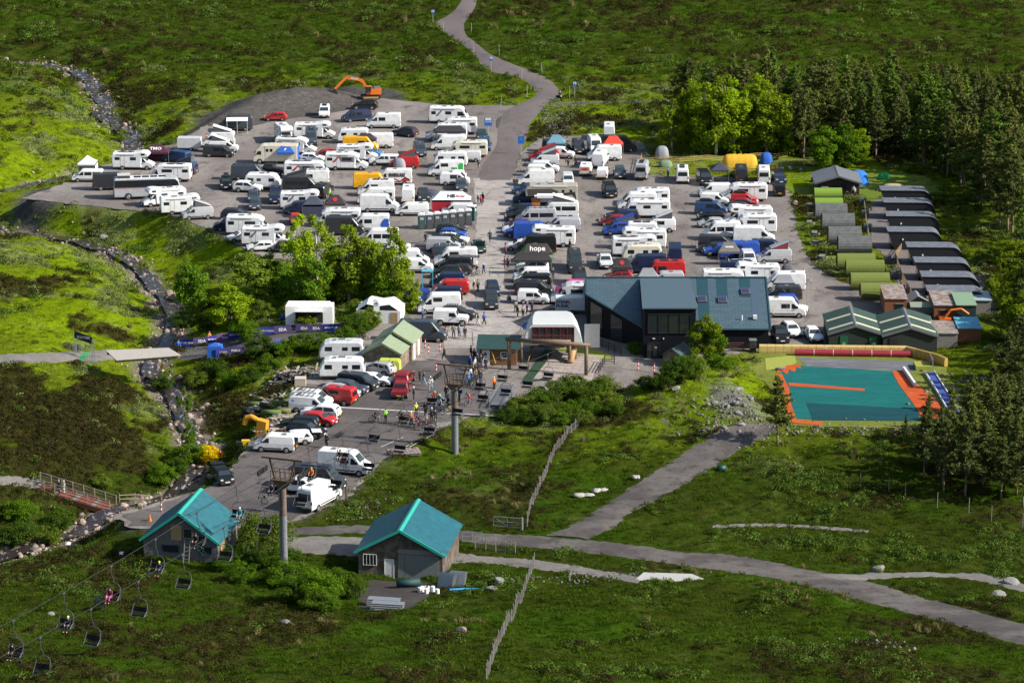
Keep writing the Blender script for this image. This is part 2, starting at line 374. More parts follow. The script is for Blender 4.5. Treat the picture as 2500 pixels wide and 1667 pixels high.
INCP = inpoly(CARPARK); base = lerp(base, np.broadcast_to(A([.105,.095,.088]), base.shape), np.clip(1.6*blur(INCP, .5)-.3, 0, 1))
NOVEG = INCP | TR_MASK | inpoly(SLOPE) | inpoly(CABG) | inpoly(LAWN1) | inpoly(LAWN2)
VEG = np.clip(1.3-1.6*blur(NOVEG, 0.5), 0, 1)*(1-np.clip(gr, 0, 1))*(1-np.clip(rub*1.2, 0, 1))*(1-spoil)

# ---------------------------------------------------------------- terrain sheet
def axis(lo, hi, step, outer):
    a = list(np.arange(lo, hi+1e-6, step)); d = step; p = hi; up = []
    while p < outer: d *= 1.35; p += d; up.append(p)
    d = step; p = lo; dn = []
    while p > -outer: d *= 1.35; p -= d; dn.append(p)
    return np.array(dn[::-1]+a+up)
ax_ = axis(-128, 128, 0.55, 3500)
ay_ = axis(200, 690, 0.62, 5000); ay_ = ay_[ay_ > -260]
TX, TY = np.meshgrid(ax_, ay_); TZ = g(TX, TY)
def grid_mesh(name, X, Y, Z, m, col=None):
    ny, nx = X.shape; me = bpy.data.meshes.new(name)
    vs = np.stack([X, Y, Z], -1).reshape(-1, 3); idx = np.arange(nx*ny).reshape(ny, nx)
    q = np.stack([idx[:-1,:-1], idx[:-1,1:], idx[1:,1:], idx[1:,:-1]], -1).reshape(-1, 4)
    me.vertices.add(len(vs)); me.vertices.foreach_set('co', vs.ravel())
    me.loops.add(q.size); me.loops.foreach_set('vertex_index', q.ravel().astype(np.int32))
    me.polygons.add(len(q)); me.polygons.foreach_set('loop_start', np.arange(0, q.size, 4, dtype=np.int32))
    me.polygons.foreach_set('use_smooth', np.ones(len(q), bool)); me.update(calc_edges=True)
    if col is not None:
        ca = me.color_attributes.new('cover', 'FLOAT_COLOR', 'POINT'); ca.data.foreach_set('color', np.concatenate([col.reshape(-1,3), np.ones((len(vs),1))], 1).ravel())
    me.materials.append(m); me.validate(); return me
inside = (TX > X0+2) & (TX < X1-2) & (TY > Y0+2) & (TY < Y1-2)
tcol = np.stack([sample(base[..., k], TX, TY) for k in range(3)], -1)
tcol = np.where(inside[..., None], tcol, A([.036,.050,.009]))
def ground_mat():
    m = bpy.data.materials.new('moor'); m.use_nodes = True; nt = m.node_tree; b = nt.nodes['Principled BSDF']
    b.inputs['Roughness'].default_value = 1.0; b.inputs['Specular IOR Level'].default_value = 0.0
    at = nt.nodes.new('ShaderNodeAttribute'); at.attribute_name = 'cover'
    geo = nt.nodes.new('ShaderNodeNewGeometry'); src = at.outputs['Color']
    for s, lo, hi in ((1.1, .62, 1.38), (5.0, .66, 1.34)):
        nz = nt.nodes.new('ShaderNodeTexNoise'); nz.inputs['Scale'].default_value = s; nz.inputs['Detail'].default_value = 5; nz.inputs['Roughness'].default_value = .7
        mr = nt.nodes.new('ShaderNodeMapRange'); mr.inputs[1].default_value = .3; mr.inputs[2].default_value = .7; mr.inputs[3].default_value = lo; mr.inputs[4].default_value = hi
        vm = nt.nodes.new('ShaderNodeVectorMath'); vm.operation = 'MULTIPLY'
        link(nt, geo.outputs['Position'], nz.inputs['Vector']); link(nt, nz.outputs[0], mr.inputs[0]); link(nt, src, vm.inputs[0]); link(nt, mr.outputs[0], vm.inputs[1]); src = vm.outputs[0]
    link(nt, src, b.inputs['Base Color'])
    nb = nt.nodes.new('ShaderNodeTexNoise'); nb.inputs['Scale'].default_value = 2.2; nb.inputs['Detail'].default_value = 8; nb.inputs['Roughness'].default_value = .75
    bp = nt.nodes.new('ShaderNodeBump'); bp.inputs['Strength'].default_value = 1.0; bp.inputs['Distance'].default_value = 0.35
    link(nt, geo.outputs['Position'], nb.inputs['Vector']); link(nt, nb.outputs[0], bp.inputs['Height']); link(nt, bp.outputs[0], b.inputs['Normal'])
    return m
ground = struct(obj('ground', grid_mesh('ground', TX, TY, TZ, ground_mat(), tcol)))

# ---------------------------------------------------------------- surfaces
def surf_mat(name, c1, c2, c3, s1=0.09, s2=2.5, rough=0.9, bump=0.5, stretch=None, crack=0.0, wet=0.0):
    m = bpy.data.materials.new(name); m.use_nodes = True; nt = m.node_tree; b = nt.nodes['Principled BSDF']
    b.inputs['Roughness'].default_value = rough; b.inputs['Specular IOR Level'].default_value = 0.25
    geo = nt.nodes.new('ShaderNodeNewGeometry'); pos = geo.outputs['Position']
    if stretch:
        mp = nt.nodes.new('ShaderNodeMapping'); mp.inputs['Scale'].default_value = stretch; link(nt, pos, mp.inputs[0]); pos = mp.outputs[0]
    def noise(s, d=6, r=.6):
        nz = nt.nodes.new('ShaderNodeTexNoise'); nz.inputs['Scale'].default_value = s; nz.inputs['Detail'].default_value = d; nz.inputs['Roughness'].default_value = r; link(nt, pos, nz.inputs['Vector']); return nz.outputs[0]
    def rng_(x, a, b_, c=0, d=1):
        mr = nt.nodes.new('ShaderNodeMapRange'); [setattr(mr.inputs[i], 'default_value', v) for i, v in zip((1,2,3,4), (a,b_,c,d))]; link(nt, x, mr.inputs[0]); return mr.outputs[0]
    def mix(f, a, b_):
        mx = nt.nodes.new('ShaderNodeMix'); mx.data_type = 'RGBA'; link(nt, f, mx.inputs[0])
        for i, v in ((6, a), (7, b_)):
            if isinstance(v, tuple): mx.inputs[i].default_value = (*v, 1)
            else: link(nt, v, mx.inputs[i])
        return mx.outputs[2]
    big = noise(s1, 5, .6); c = mix(rng_(big, .42, .58), c1, c2)
    c = mix(rng_(noise(s1*4.3, 6, .7), .52, .68), c, c3)
    vm = nt.nodes.new('ShaderNodeVectorMath'); vm.operation = 'MULTIPLY'; link(nt, c, vm.inputs[0]); link(nt, rng_(noise(s2, 8, .75), .3, .7, .78, 1.22), vm.inputs[1]); c = vm.outputs[0]
    vm = nt.nodes.new('ShaderNodeVectorMath'); vm.operation = 'MULTIPLY'; link(nt, c, vm.inputs[0]); link(nt, rng_(noise(s2*5, 3, .6), .3, .7, .85, 1.15), vm.inputs[1]); c = vm.outputs[0]
    if crack:
        vo = nt.nodes.new('ShaderNodeTexVoronoi'); vo.feature = 'DISTANCE_TO_EDGE'; vo.inputs['Scale'].default_value = 0.16; link(nt, geo.outputs['Position'], vo.inputs['Vector'])
        c = mix(rng_(vo.outputs[0], .004, .012, crack, 0), c, (.03,.028,.027))
    link(nt, c, b.inputs['Base Color'])
    bp = nt.nodes.new('ShaderNodeBump'); bp.inputs['Strength'].default_value = bump; bp.inputs['Distance'].default_value = .04
    link(nt, noise(9, 6, .7), bp.inputs['Height']); link(nt, bp.outputs[0], b.inputs['Normal'])
    if wet: link(nt, rng_(noise(s1*2.5, 3, .5), .6, .66, rough, rough-wet), b.inputs['Roughness'])
    return m
GRAVEL = surf_mat('gravel', (.168,.147,.133), (.240,.213,.194), (.088,.076,.070), 0.07, 2.6, stretch=(1.0,.55,1), crack=.3, wet=.2)
TARMAC = surf_mat('tarmac', (.120,.100,.098), (.150,.126,.120), (.098,.083,.084), 0.05, 3.0, stretch=(1.5,.5,1))
CONC = surf_mat('concrete', (.37,.335,.305), (.30,.27,.247), (.17,.152,.147), 0.10, 2.2, crack=.7, wet=.45)
TRACK = surf_mat('track', (.076,.066,.062), (.128,.113,.103), (.045,.040,.038), 0.16, 3.0, bump=.9)
PATHM = surf_mat('path', (.20,.185,.165), (.165,.152,.14), (.125,.115,.105), 0.3, 3.0, bump=.9)
YARD = surf_mat('yard', (.090,.079,.075), (.132,.117,.110), (.058,.051,.050), 0.09, 2.6, crack=.2, wet=.3)
def sheet(name, poly, m, z=0.03, amp=.35, step=1.2, seed=1):
    pts = jag(poly, step, amp, seed) if amp else poly
    tri = geometry.tessellate_polygon([[Vector((x, y, 0)) for x, y in pts]])
    me = bpy.data.meshes.new(name); me.from_pydata([(x, y, z) for x, y in pts], [], [tuple(t) for t in tri]); me.materials.append(m)
    bm = bmesh.new(); bm.from_mesh(me); bmesh.ops.recalc_face_normals(bm, faces=bm.faces)
    if bm.faces and sum(f.normal.z for f in bm.faces) < 0: bmesh.ops.reverse_faces(bm, faces=bm.faces)
    bm.to_mesh(me); bm.free()
    return struct(obj(name, me))
def ribbon(name, e, m, dz=0.06, n=9, cross=4, wob=.32, seed=1):
    """track between two pixel edges, laid on the terrain"""
    r = random.Random(seed)
    def res(pts, k):
        out = []
        L = [0]
        for a, b in zip(pts[:-1], pts[1:]): L.append(L[-1]+math.hypot(b[0]-a[0], b[1]-a[1]))
        for i in range(k+1):
            s = L[-1]*i/k; j = max(q for q in range(len(L)-1) if L[q] <= s+1e-9); t = (s-L[j])/(L[j+1]-L[j])
            # Catmull-Rom for a smooth edge
            p0, p1, p2, p3 = pts[max(j-1,0)], pts[j], pts[j+1], pts[min(j+2,len(pts)-1)]
            out.append(tuple(.5*((2*p1[c])+(-p0[c]+p2[c])*t+(2*p0[c]-5*p1[c]+4*p2[c]-p3[c])*t*t+(-p0[c]+3*p1[c]-3*p2[c]+p3[c])*t**3) for c in (0,1)))
        return out
    K = n*max(len(e[0]), len(e[1])); Lp, Rp = res(e[0], K), res(e[1], K); vs = []
    for a, b in zip(Lp, Rp):
        pa, pb = P(*a), P(*b)
        d = (pb-pa); d.z = 0; d.normalize(); pa = pa + d*r.uniform(-wob, wob); pb = pb + d*r.uniform(-wob, wob)
        for k in range(cross+1):
            t = k/cross; q = pa.lerp(pb, t); edge = 0.0 if 0 < k < cross else -0.10
            vs.append((q.x, q.y, float(g(q.x, q.y))+dz+edge))
    c = cross+1; fs = [(i*c+k, i*c+k+1, (i+1)*c+k+1, (i+1)*c+k) for i in range(K) for k in range(cross)]
    me = bpy.data.meshes.new(name); me.from_pydata(vs, [], fs); me.materials.append(m); me.polygons.foreach_set('use_smooth', [True]*len(fs))
    bm = bmesh.new(); bm.from_mesh(me)
    if sum(f.normal.z for f in bm.faces) < 0: bmesh.ops.reverse_faces(bm, faces=bm.faces)
    bm.to_mesh(me); bm.free()
    return struct(obj(name, me))
sheet('car_park', CARPARK, GRAVEL, 0.03)
sheet('lane', pxpoly([(1157,436),(1262,436),(1250,520),(1238,600),(1228,700),(1290,745),(1300,790),(1180,850),(1080,850),(1100,780),(1140,700),(1162,600),(1163,520)]), CONC, 0.045, .25, 2)
sheet('lower_yard', pxpoly([(880,945),(960,880),(1110,880),(1180,960),(1235,1000),(1128,1020),(955,1102),(900,1148),(845,1212),(715,1268),(560,1286),(320,1284),(300,1258),(445,1212),(524,1188),(595,1110),(655,1030),(745,935)]), YARD, 0.05, .4)
ribbon('access_road', ROAD_E, TARMAC, 0.09, wob=.06)
ribbon('hill_track', TRACK_R, TRACK, 0.08); ribbon('branch_track', TRACK_B, TRACK, 0.10, seed=2)
ribbon('side_path', TRACK_S, PATHM, 0.08, seed=3); ribbon('shed_forecourt', TRACK_W, PATHM, 0.075, seed=4)
ribbon('race_path', PATH_L, PATHM, 0.08, seed=5); ribbon('race_path', PATH_R, YARD, 0.08, seed=6)
ribbon('moor_path', PATH_P, PATHM, 0.08, seed=7); ribbon('moor_path', PATH_Q, TRACK, 0.08, seed=8); ribbon('gravel_path', PATH_T, PATHM, .07, seed=12, wob=.3); ribbon('shed_apron', APRON, surf_mat('dark_earth', (.045,.039,.035), (.06,.052,.047), (.033,.029,.027), .3, 3), .07, seed=13, wob=.4)
ribbon('footpath', PATH_B, PATHM, 0.08, seed=9); ribbon('footpath', PATH_B2, PATHM, 0.08, seed=10)
# painted lines and the bay markings
WHITE = mat('road_paint', (.62,.61,.58), .8, var=.25, scale=3)
def strip(name, a, b, wd, z=.07, m=None):
    mb = MB(); a, b = PZ(*a, 0), PZ(*b, 0); d = (b-a).normalized(); n_ = Vector((-d.y, d.x, 0))*wd/2
    mb.poly([a-n_+Vector((0,0,z)), b-n_+Vector((0,0,z)), b+n_+Vector((0,0,z)), a+n_+Vector((0,0,z))]); return struct(mb.build(name, m or WHITE))
strip('kerb_line', (828,995), (1240,1018), .28)
for k in range(7): strip('bay_marking', (1370-k*0, 600+k*10.5), (1400, 601+k*10.5), .1, .06)
for k in range(8): strip('bay_marking', (1015+k*13, 1040+k*-1.5), (1060+k*11, 1046-k*2.0), .09, .075)
for a, b in (((960,1110),(1010,1080)),((1000,1092),(1060,1060)),((930,1092),(985,1068))): strip('bay_marking', a, b, .09, .075)

# ---------------------------------------------------------------- river
def water_mat():
    m = bpy.data.materials.new('water'); m.use_nodes = True; nt = m.node_tree; b = nt.nodes['Principled BSDF']
    b.inputs['Roughness'].default_value = .12; geo = nt.nodes.new('ShaderNodeNewGeometry')
    mp = nt.nodes.new('ShaderNodeMapping'); mp.inputs['Scale'].default_value = (1, .6, 1); link(nt, geo.outputs['Position'], mp.inputs[0])
    nz = nt.nodes.new('ShaderNodeTexNoise'); nz.inputs['Scale'].default_value = 1.4; nz.inputs['Detail'].default_value = 7; nz.inputs['Roughness'].default_value = .7; link(nt, mp.outputs[0], nz.inputs['Vector'])
    mr = nt.nodes.new('ShaderNodeMapRange'); mr.inputs[1].default_value = .56; mr.inputs[2].default_value = .72; link(nt, nz.outputs[0], mr.inputs[0])
    mx = nt.nodes.new('ShaderNodeMix'); mx.data_type = 'RGBA'; mx.inputs[6].default_value = (.035,.028,.026,1); mx.inputs[7].default_value = (.62,.62,.62,1); link(nt, mr.outputs[0], mx.inputs[0]); link(nt, mx.outputs[2], b.inputs['Base Color'])
    mr2 = nt.nodes.new('ShaderNodeMapRange'); mr2.inputs[3].default_value = .08; mr2.inputs[4].default_value = .8; link(nt, mr.outputs[0], mr2.inputs[0]); link(nt, mr2.outputs[0], b.inputs['Roughness'])
    bp = nt.nodes.new('ShaderNodeBump'); bp.inputs['Strength'].default_value = .8; bp.inputs['Distance'].default_value = .12; link(nt, nz.outputs[0], bp.inputs['Height']); link(nt, bp.outputs[0], b.inputs['Normal'])
    return m
WATER = water_mat()
def smooth_line(line, k=6):
    out = []
    for j in range(len(line)-1):
        p0, p1, p2, p3 = line[max(j-1,0)], line[j], line[j+1], line[min(j+2,len(line)-1)]
        for i in range(k):
            t = i/k; out.append(tuple(.5*((2*p1[c])+(-p0[c]+p2[c])*t+(2*p0[c]-5*p1[c]+4*p2[c]-p3[c])*t*t+(-p0[c]+3*p1[c]-3*p2[c]+p3[c])*t**3) for c in (0,1)))
    return out + [line[-1]]
STONES = []
def river(name, line, wd, seed):
    L = smooth_line(line); vs = []; r = random.Random(seed); ph = 0
    for i, p in enumerate(L):
        a = L[max(i-1,0)]; b = L[min(i+1,len(L)-1)]; d = Vector((b[0]-a[0], b[1]-a[1], 0)).normalized(); n_ = Vector((-d.y, d.x, 0))
        wl = wd*(.8+.5*float(vnoise(np.array(i*.35), np.array(seed*3.3))))
        for k in range(5):
            q = Vector((p[0], p[1], 0)) + n_*(k/4-.5)*wl
            zz = float(g(p[0], p[1]))
            vs.append((q.x, q.y, zz+.42))
        for _ in range(15):
            o = r.gauss(0, 1)*(wl*.35+.8); q = Vector((p[0], p[1], 0)) + n_*o + d*r.uniform(-2, 2); STONES.append((q.x, q.y, abs(o)/wl))
    fs = [(i*5+k, i*5+k+1, (i+1)*5+k+1, (i+1)*5+k) for i in range(len(L)-1) for k in range(4)]
    me = bpy.data.meshes.new(name); me.from_pydata(vs, [], fs); me.materials.append(WATER); me.polygons.foreach_set('use_smooth', [True]*len(fs))
    bm = bmesh.new(); bm.from_mesh(me)
    if sum(f.normal.z for f in bm.faces) < 0: bmesh.ops.reverse_faces(bm, faces=bm.faces)
    bm.to_mesh(me); bm.free()
    return struct(obj(name, me))
river('burn', RIVER_A, 3.2, 3); river('burn', RIVER_B, 1.8, 4)

# ---------------------------------------------------------------- scattered ground plants and stones (geometry nodes on point sets)
def leafy(name, n, h, r, wd, droop, cols, seed, up=.6, dome=False):
    """a clump of blades or leaflets as one small mesh"""
    rr = random.Random(seed); mb = MB()
    for i in range(n):
        a = rr.uniform(0, 2*math.pi); q = r*math.sqrt(rr.random()); b = Vector((q*math.cos(a), q*math.sin(a), 0))
        if dome:
            hh = h*math.sqrt(max(0, 1-(q/r)**2))*rr.uniform(.55, 1.05); d = Vector((math.cos(a)*q/r, math.sin(a)*q/r, up)).normalized()
            c = b+Vector((0,0,hh)); t = Vector((rr.uniform(-1,1), rr.uniform(-1,1), rr.uniform(-.6,1))).normalized(); s = d.cross(t)
            if s.length < .05: continue
            s = s.normalized()*wd*rr.uniform(.6,1.3); t2 = (t-d*.1).normalized()*wd*rr.uniform(.8,1.6)
            mb.add([c-s, c+s, c+t2], [(0,1,2)], rr.randrange(len(cols)))
        else:
            ang = rr.uniform(0, 2*math.pi); lean = rr.uniform(.1, 1)*droop; tip = b+Vector((math.cos(ang)*lean, math.sin(ang)*lean, h*rr.uniform(.6,1.1)))
            mid = b.lerp(tip, .55)+Vector((0,0,h*.18)); s = Vector((-math.sin(ang), math.cos(ang), 0))*wd/2
            mb.add([b-s, b+s, mid+s*.8, mid-s*.8, tip], [(0,1,2,3),(3,2,4)], rr.randrange(len(cols)))
    return mb.mesh(name, cols)
def vmat(name, c, rand=.3, tr=.3):
    m = bpy.data.materials.new(name); m.use_nodes = True; nt = m.node_tree; nt.nodes.remove(nt.nodes['Principled BSDF']); out = nt.nodes['Material Output']
    oi = nt.nodes.new('ShaderNodeObjectInfo'); mr = nt.nodes.new('ShaderNodeMapRange'); mr.inputs[3].default_value = 1-rand; mr.inputs[4].default_value = 1+rand; link(nt, oi.outputs['Random'], mr.inputs[0])
    v = nt.nodes.new('ShaderNodeVectorMath'); v.operation = 'MULTIPLY'; v.inputs[0].default_value = c; link(nt, mr.outputs[0], v.inputs[1])
    d = nt.nodes.new('ShaderNodeBsdfDiffuse'); t = nt.nodes.new('ShaderNodeBsdfTranslucent'); mx = nt.nodes.new('ShaderNodeMixShader'); mx.inputs[0].default_value = tr
    link(nt, v.outputs[0], d.inputs[0]); link(nt, v.outputs[0], t.inputs[0]); link(nt, d.outputs[0], mx.inputs[1]); link(nt, t.outputs[0], mx.inputs[2]); link(nt, mx.outputs[0], out.inputs[0]); return m
HEA = [vmat('heather_a', (.048,.035,.012)), vmat('heather_b', (.032,.033,.008)), vmat('heather_c', (.074,.050,.030)), vmat('heather_d', (.044,.060,.010))]
GRA = [vmat('grass_a', (.050,.098,.006)), vmat('grass_b', (.038,.078,.006)), vmat('grass_c', (.078,.105,.012))]  # hill grass blades, cloud shade worked into the dark greens
GRB = [vmat('sward_a', (.190,.270,.010)), vmat('sward_b', (.150,.225,.010)), vmat('sward_c', (.230,.270,.030))]
STR = [vmat('straw_a', (.30,.25,.12)), vmat('straw_b', (.22,.19,.07)), vmat('straw_c', (.11,.14,.02))]
SHR = [vmat('shrublet_a', (.085,.140,.020)), vmat('shrublet_b', (.115,.170,.030)), vmat('shrublet_c', (.055,.100,.014))]
SGE = [vmat('willow_a', (.150,.185,.055)), vmat('willow_b', (.12,.16,.040)), vmat('willow_c', (.18,.21,.08))]
protos = {}
def proto(key, me): o = bpy.data.objects.new('clump_'+key, me); protos[key] = o
proto('heather', leafy('heather', 70, .42, .62, .085, 0, HEA, 1, dome=True))
proto('heather2', leafy('heather', 60, .55, .5, .08, 0, HEA, 2, dome=True))
proto('grass', leafy('grass', 40, .26, .42, .05, .30, GRA, 3))
proto('sward', leafy('sward', 40, .22, .45, .05, .30, GRB, 4))
proto('straw', leafy('straw', 60, .78, .30, .045, .55, STR, 5))
proto('shrublet', leafy('shrublet', 80, .45, .60, .085, 0, SHR, 6, dome=True)); proto('sage', leafy('dwarf_willow', 80, .45, .62, .085, 0, SGE, 7, dome=True))
STM = mat('river_stone', (.27,.21,.17), .85, var=.3, scale=2, rand=.4)
def rock_mesh(seed, mats=None, nm='rock'):
    rr = random.Random(seed); bm = bmesh.new(); bmesh.ops.create_icosphere(bm, subdivisions=2, radius=1)
    sx = [rr.uniform(.7, 1.2) for _ in range(3)]
    pl = [(Vector((rr.uniform(-1,1), rr.uniform(-1,1), rr.uniform(-.6,1))).normalized(), rr.uniform(.55, .85)) for _ in range(7)]
    for v in bm.verts:
        for n_, d in pl:
            e = v.co.dot(n_)-d
            if e > 0: v.co -= n_*e*.95
        v.co *= 1+rr.uniform(-.05,.05); v.co = Vector((v.co.x*sx[0], v.co.y*sx[1], v.co.z*sx[2]*.75))
    me = bpy.data.meshes.new(nm); bm.to_mesh(me); bm.free(); me.materials.append(mats or STM); return me
proto('stone', rock_mesh(4)); 
def scatter(name, key, pts, scl, label, cat, tilt=.25, zs=None):
    """one object whose points carry the clumps"""
    n = len(pts)
    if n == 0: return
    me = bpy.data.meshes.new(name); me.vertices.add(n); me.vertices.foreach_set('co', np.asarray(pts, np.float32).ravel())
    a = me.attributes.new('scl', 'FLOAT_VECTOR', 'POINT'); s3 = np.stack([scl, scl, scl*(1 if zs is None else zs)], -1).astype(np.float32); a.data.foreach_set('vector', s3.ravel())
    a = me.attributes.new('rot', 'FLOAT_VECTOR', 'POINT'); r3 = np.stack([NR.normal(0, tilt, n), NR.normal(0, tilt, n), NR.uniform(0, 6.283, n)], -1).astype(np.float32); a.data.foreach_set('vector', r3.ravel())
    o = obj(name, me); stuff(o, label, cat)
    t = bpy.data.node_groups.new('scatter_'+name, 'GeometryNodeTree')
    t.interface.new_socket('Geometry', in_out='INPUT', socket_type='NodeSocketGeometry'); t.interface.new_socket('Geometry', in_out='OUTPUT', socket_type='NodeSocketGeometry')
    N = t.nodes.new; gi, go, ip, oi, s_, r_ = N('NodeGroupInput'), N('NodeGroupOutput'), N('GeometryNodeInstanceOnPoints'), N('GeometryNodeObjectInfo'), N('GeometryNodeInputNamedAttribute'), N('GeometryNodeInputNamedAttribute')
    oi.inputs['Object'].default_value = protos[key]; oi.inputs['As Instance'].default_value = True
    for nd, nm in ((s_, 'scl'), (r_, 'rot')): nd.data_type = 'FLOAT_VECTOR'; nd.inputs['Name'].default_value = nm
    L = t.links.new; L(gi.outputs[0], ip.inputs['Points']); L(oi.outputs['Geometry'], ip.inputs['Instance']); L(s_.outputs['Attribute'], ip.inputs['Scale']); L(r_.outputs['Attribute'], ip.inputs['Rotation']); L(ip.outputs[0], go.inputs[0])
    md = o.modifiers.new('scatter', 'NODES'); md.node_group = t; return o
VIEWM = (PXX > -130) & (PXX < 2630) & (PXY > -60) & (PXY < 1800)
def pick(density, seed):
    """random points with probability density (per m2) from a raster"""
    r = np.random.default_rng(seed); lam = np.where(VIEWM, density, 0)*CELL*CELL
    cnt = r.poisson(lam); j, i = np.nonzero(cnt); rep = cnt[j, i]; j = np.repeat(j, rep); i = np.repeat(i, rep)
    X = X0+(i+r.uniform(-.5,.5,len(i)))*CELL; Y = Y0+(j+r.uniform(-.5,.5,len(j)))*CELL
    keep = (X > X0+1) & (X < X1-1) & (Y > Y0+1) & (Y < Y1-1); return X[keep], Y[keep]
FARF = np.clip(330/GY, .35, 1.3)                                  # thinner and larger further off
def lay(name, key, dens, seed, s0, s1, label, cat, zs=None):
    X, Y = pick(dens*VEG*FARF**2, seed); Z = g(X, Y)-.04; s = np.random.default_rng(seed+1).uniform(s0, s1, len(X))/np.clip(330/Y, .45, 1.2)
    return scatter(name, key, np.stack([X, Y, Z], -1), s, label, cat, zs=zs)
HD = .45+.4*SUNNY+.7*blob(200,1030,280,150)
lay('heather', 'heather', 1.5*HEATH*HD, 50, .6, 1.35, 'dark brown and olive heather covering the moor', 'heather')
lay('heather', 'heather2', .45*HEATH*HD, 52, .6, 1.2, 'taller dark heather tussocks across the moor', 'heather')
lay('grass', 'grass', .9*(1-HEATH)*(1-SUNNY), 60, .6, 1.3, 'coarse green hill grass coloured dark for cloud shade', 'grass')
lay('grass', 'sward', .8*(1-HEATH)*SUNNY, 62, .55, 1.2, 'bright green grass beside the river and car park', 'grass')
lay('straw_grass', 'straw', .38*DRY*(1-HEATH*.6), 70, .6, 1.2, 'pale straw coloured dead grass tufts', 'grass')
lay('shrublet', 'shrublet', 1.1*soft(.56,.66,n2*.6+(1-n1)*.4)*(1-HEATH*.7)*(1-SUNNY*.6), 80, .7, 1.7, 'low leafy bilberry scrub', 'scrub')
lay('dwarf_willow', 'sage', .9*SAGE_*(1-HEATH*.8)*SUNNY, 84, .6, 1.5, 'silvery green dwarf willow scrub', 'scrub')
sp = np.array(STONES); sz = g(sp[:,0], sp[:,1]); rs = np.random.default_rng(5)
ss = np.clip(rs.lognormal(-1.75, .55, len(sp)), .06, .7)
scatter('river_stones', 'stone', np.stack([sp[:,0], sp[:,1], sz+.30*np.exp(-sp[:,2]*2)+ss*.05], -1), ss, 'rounded brown stones filling the stream bed', 'stones', tilt=.4)

# ---------------------------------------------------------------- vehicles: shared materials and one proto per body type
def paint_mat(name, objcol=True, col=(.8,.8,.8), rough=.38):
    m = bpy.data.materials.new(name); m.use_nodes = True; nt = m.node_tree; b = nt.nodes['Principled BSDF']
    b.inputs['Roughness'].default_value = rough; b.inputs['Coat Weight'].default_value = .08; b.inputs['Coat Roughness'].default_value = .15
    oi = nt.nodes.new('ShaderNodeObjectInfo'); tc = nt.nodes.new('ShaderNodeTexCoord')
    nz = nt.nodes.new('ShaderNodeTexNoise'); nz.inputs['Scale'].default_value = 1.7; nz.inputs['Detail'].default_value = 6; link(nt, tc.outputs['Object'], nz.inputs['Vector'])
    mr = nt.nodes.new('ShaderNodeMapRange'); mr.inputs[1].default_value = .3; mr.inputs[2].default_value = .7; mr.inputs[3].default_value = .86; mr.inputs[4].default_value = 1.06; link(nt, nz.outputs[0], mr.inputs[0])
    vm = nt.nodes.new('ShaderNodeVectorMath'); vm.operation = 'MULTIPLY'; link(nt, oi.outputs['Color'], vm.inputs[0]); link(nt, mr.outputs[0], vm.inputs[1])
    # road dirt on the sills
    sx = nt.nodes.new('ShaderNodeSeparateXYZ'); link(nt, tc.outputs['Object'], sx.inputs[0])
    dm = nt.nodes.new('ShaderNodeMapRange'); dm.inputs[1].default_value = .75; dm.inputs[2].default_value = .3; dm.inputs[3].default_value = 0; dm.inputs[4].default_value = .35; link(nt, sx.outputs[2], dm.inputs[0])
    mx = nt.nodes.new('ShaderNodeMix'); mx.data_type = 'RGBA'; link(nt, dm.outputs[0], mx.inputs[0]); link(nt, vm.outputs[0], mx.inputs[6]); mx.inputs[7].default_value = (.16,.14,.12,1)
    link(nt, mx.outputs[2], b.inputs['Base Color']); return m
PAINT = paint_mat('vehicle_paint')
GLASS = mat('vehicle_glass', (.016,.019,.023), .06, spec=.6)
GLASSG = mat('windscreen_glass', (.030,.042,.046), .08, spec=.7)
TRIM = mat('black_plastic', (.018,.018,.019), .55)
TYRE = mat('tyre_rubber', (.016,.016,.016), .85)
RIM = mat('wheel_rim', (.36,.36,.37), .35, .6)
LAMP = mat('headlight_glass', (.72,.73,.72), .12, .2)
TAIL = mat('tail_light', (.38,.015,.012), .25)
PLATE_W = mat('plate_white', (.72,.72,.70), .5); PLATE_Y = mat('plate_yellow', (.68,.47,.03), .5)
SOLAR = mat('solar_panel', (.020,.024,.050), .15); VENT = mat('roof_vent', (.50,.50,.49), .5); VENTD = mat('roof_vent_tinted', (.18,.17,.16), .3)
CANVAS = mat('pop_top_canvas', (.085,.088,.095), .9, var=.15, scale=4); CANVASR = mat('maroon_canvas', (.16,.03,.035), .9)
STRIPE = mat('decal_grey', (.14,.145,.16), .5); STRIPER = mat('decal_red', (.42,.03,.03), .5); DARKIN = mat('dark_interior', (.012,.011,.010), .9)

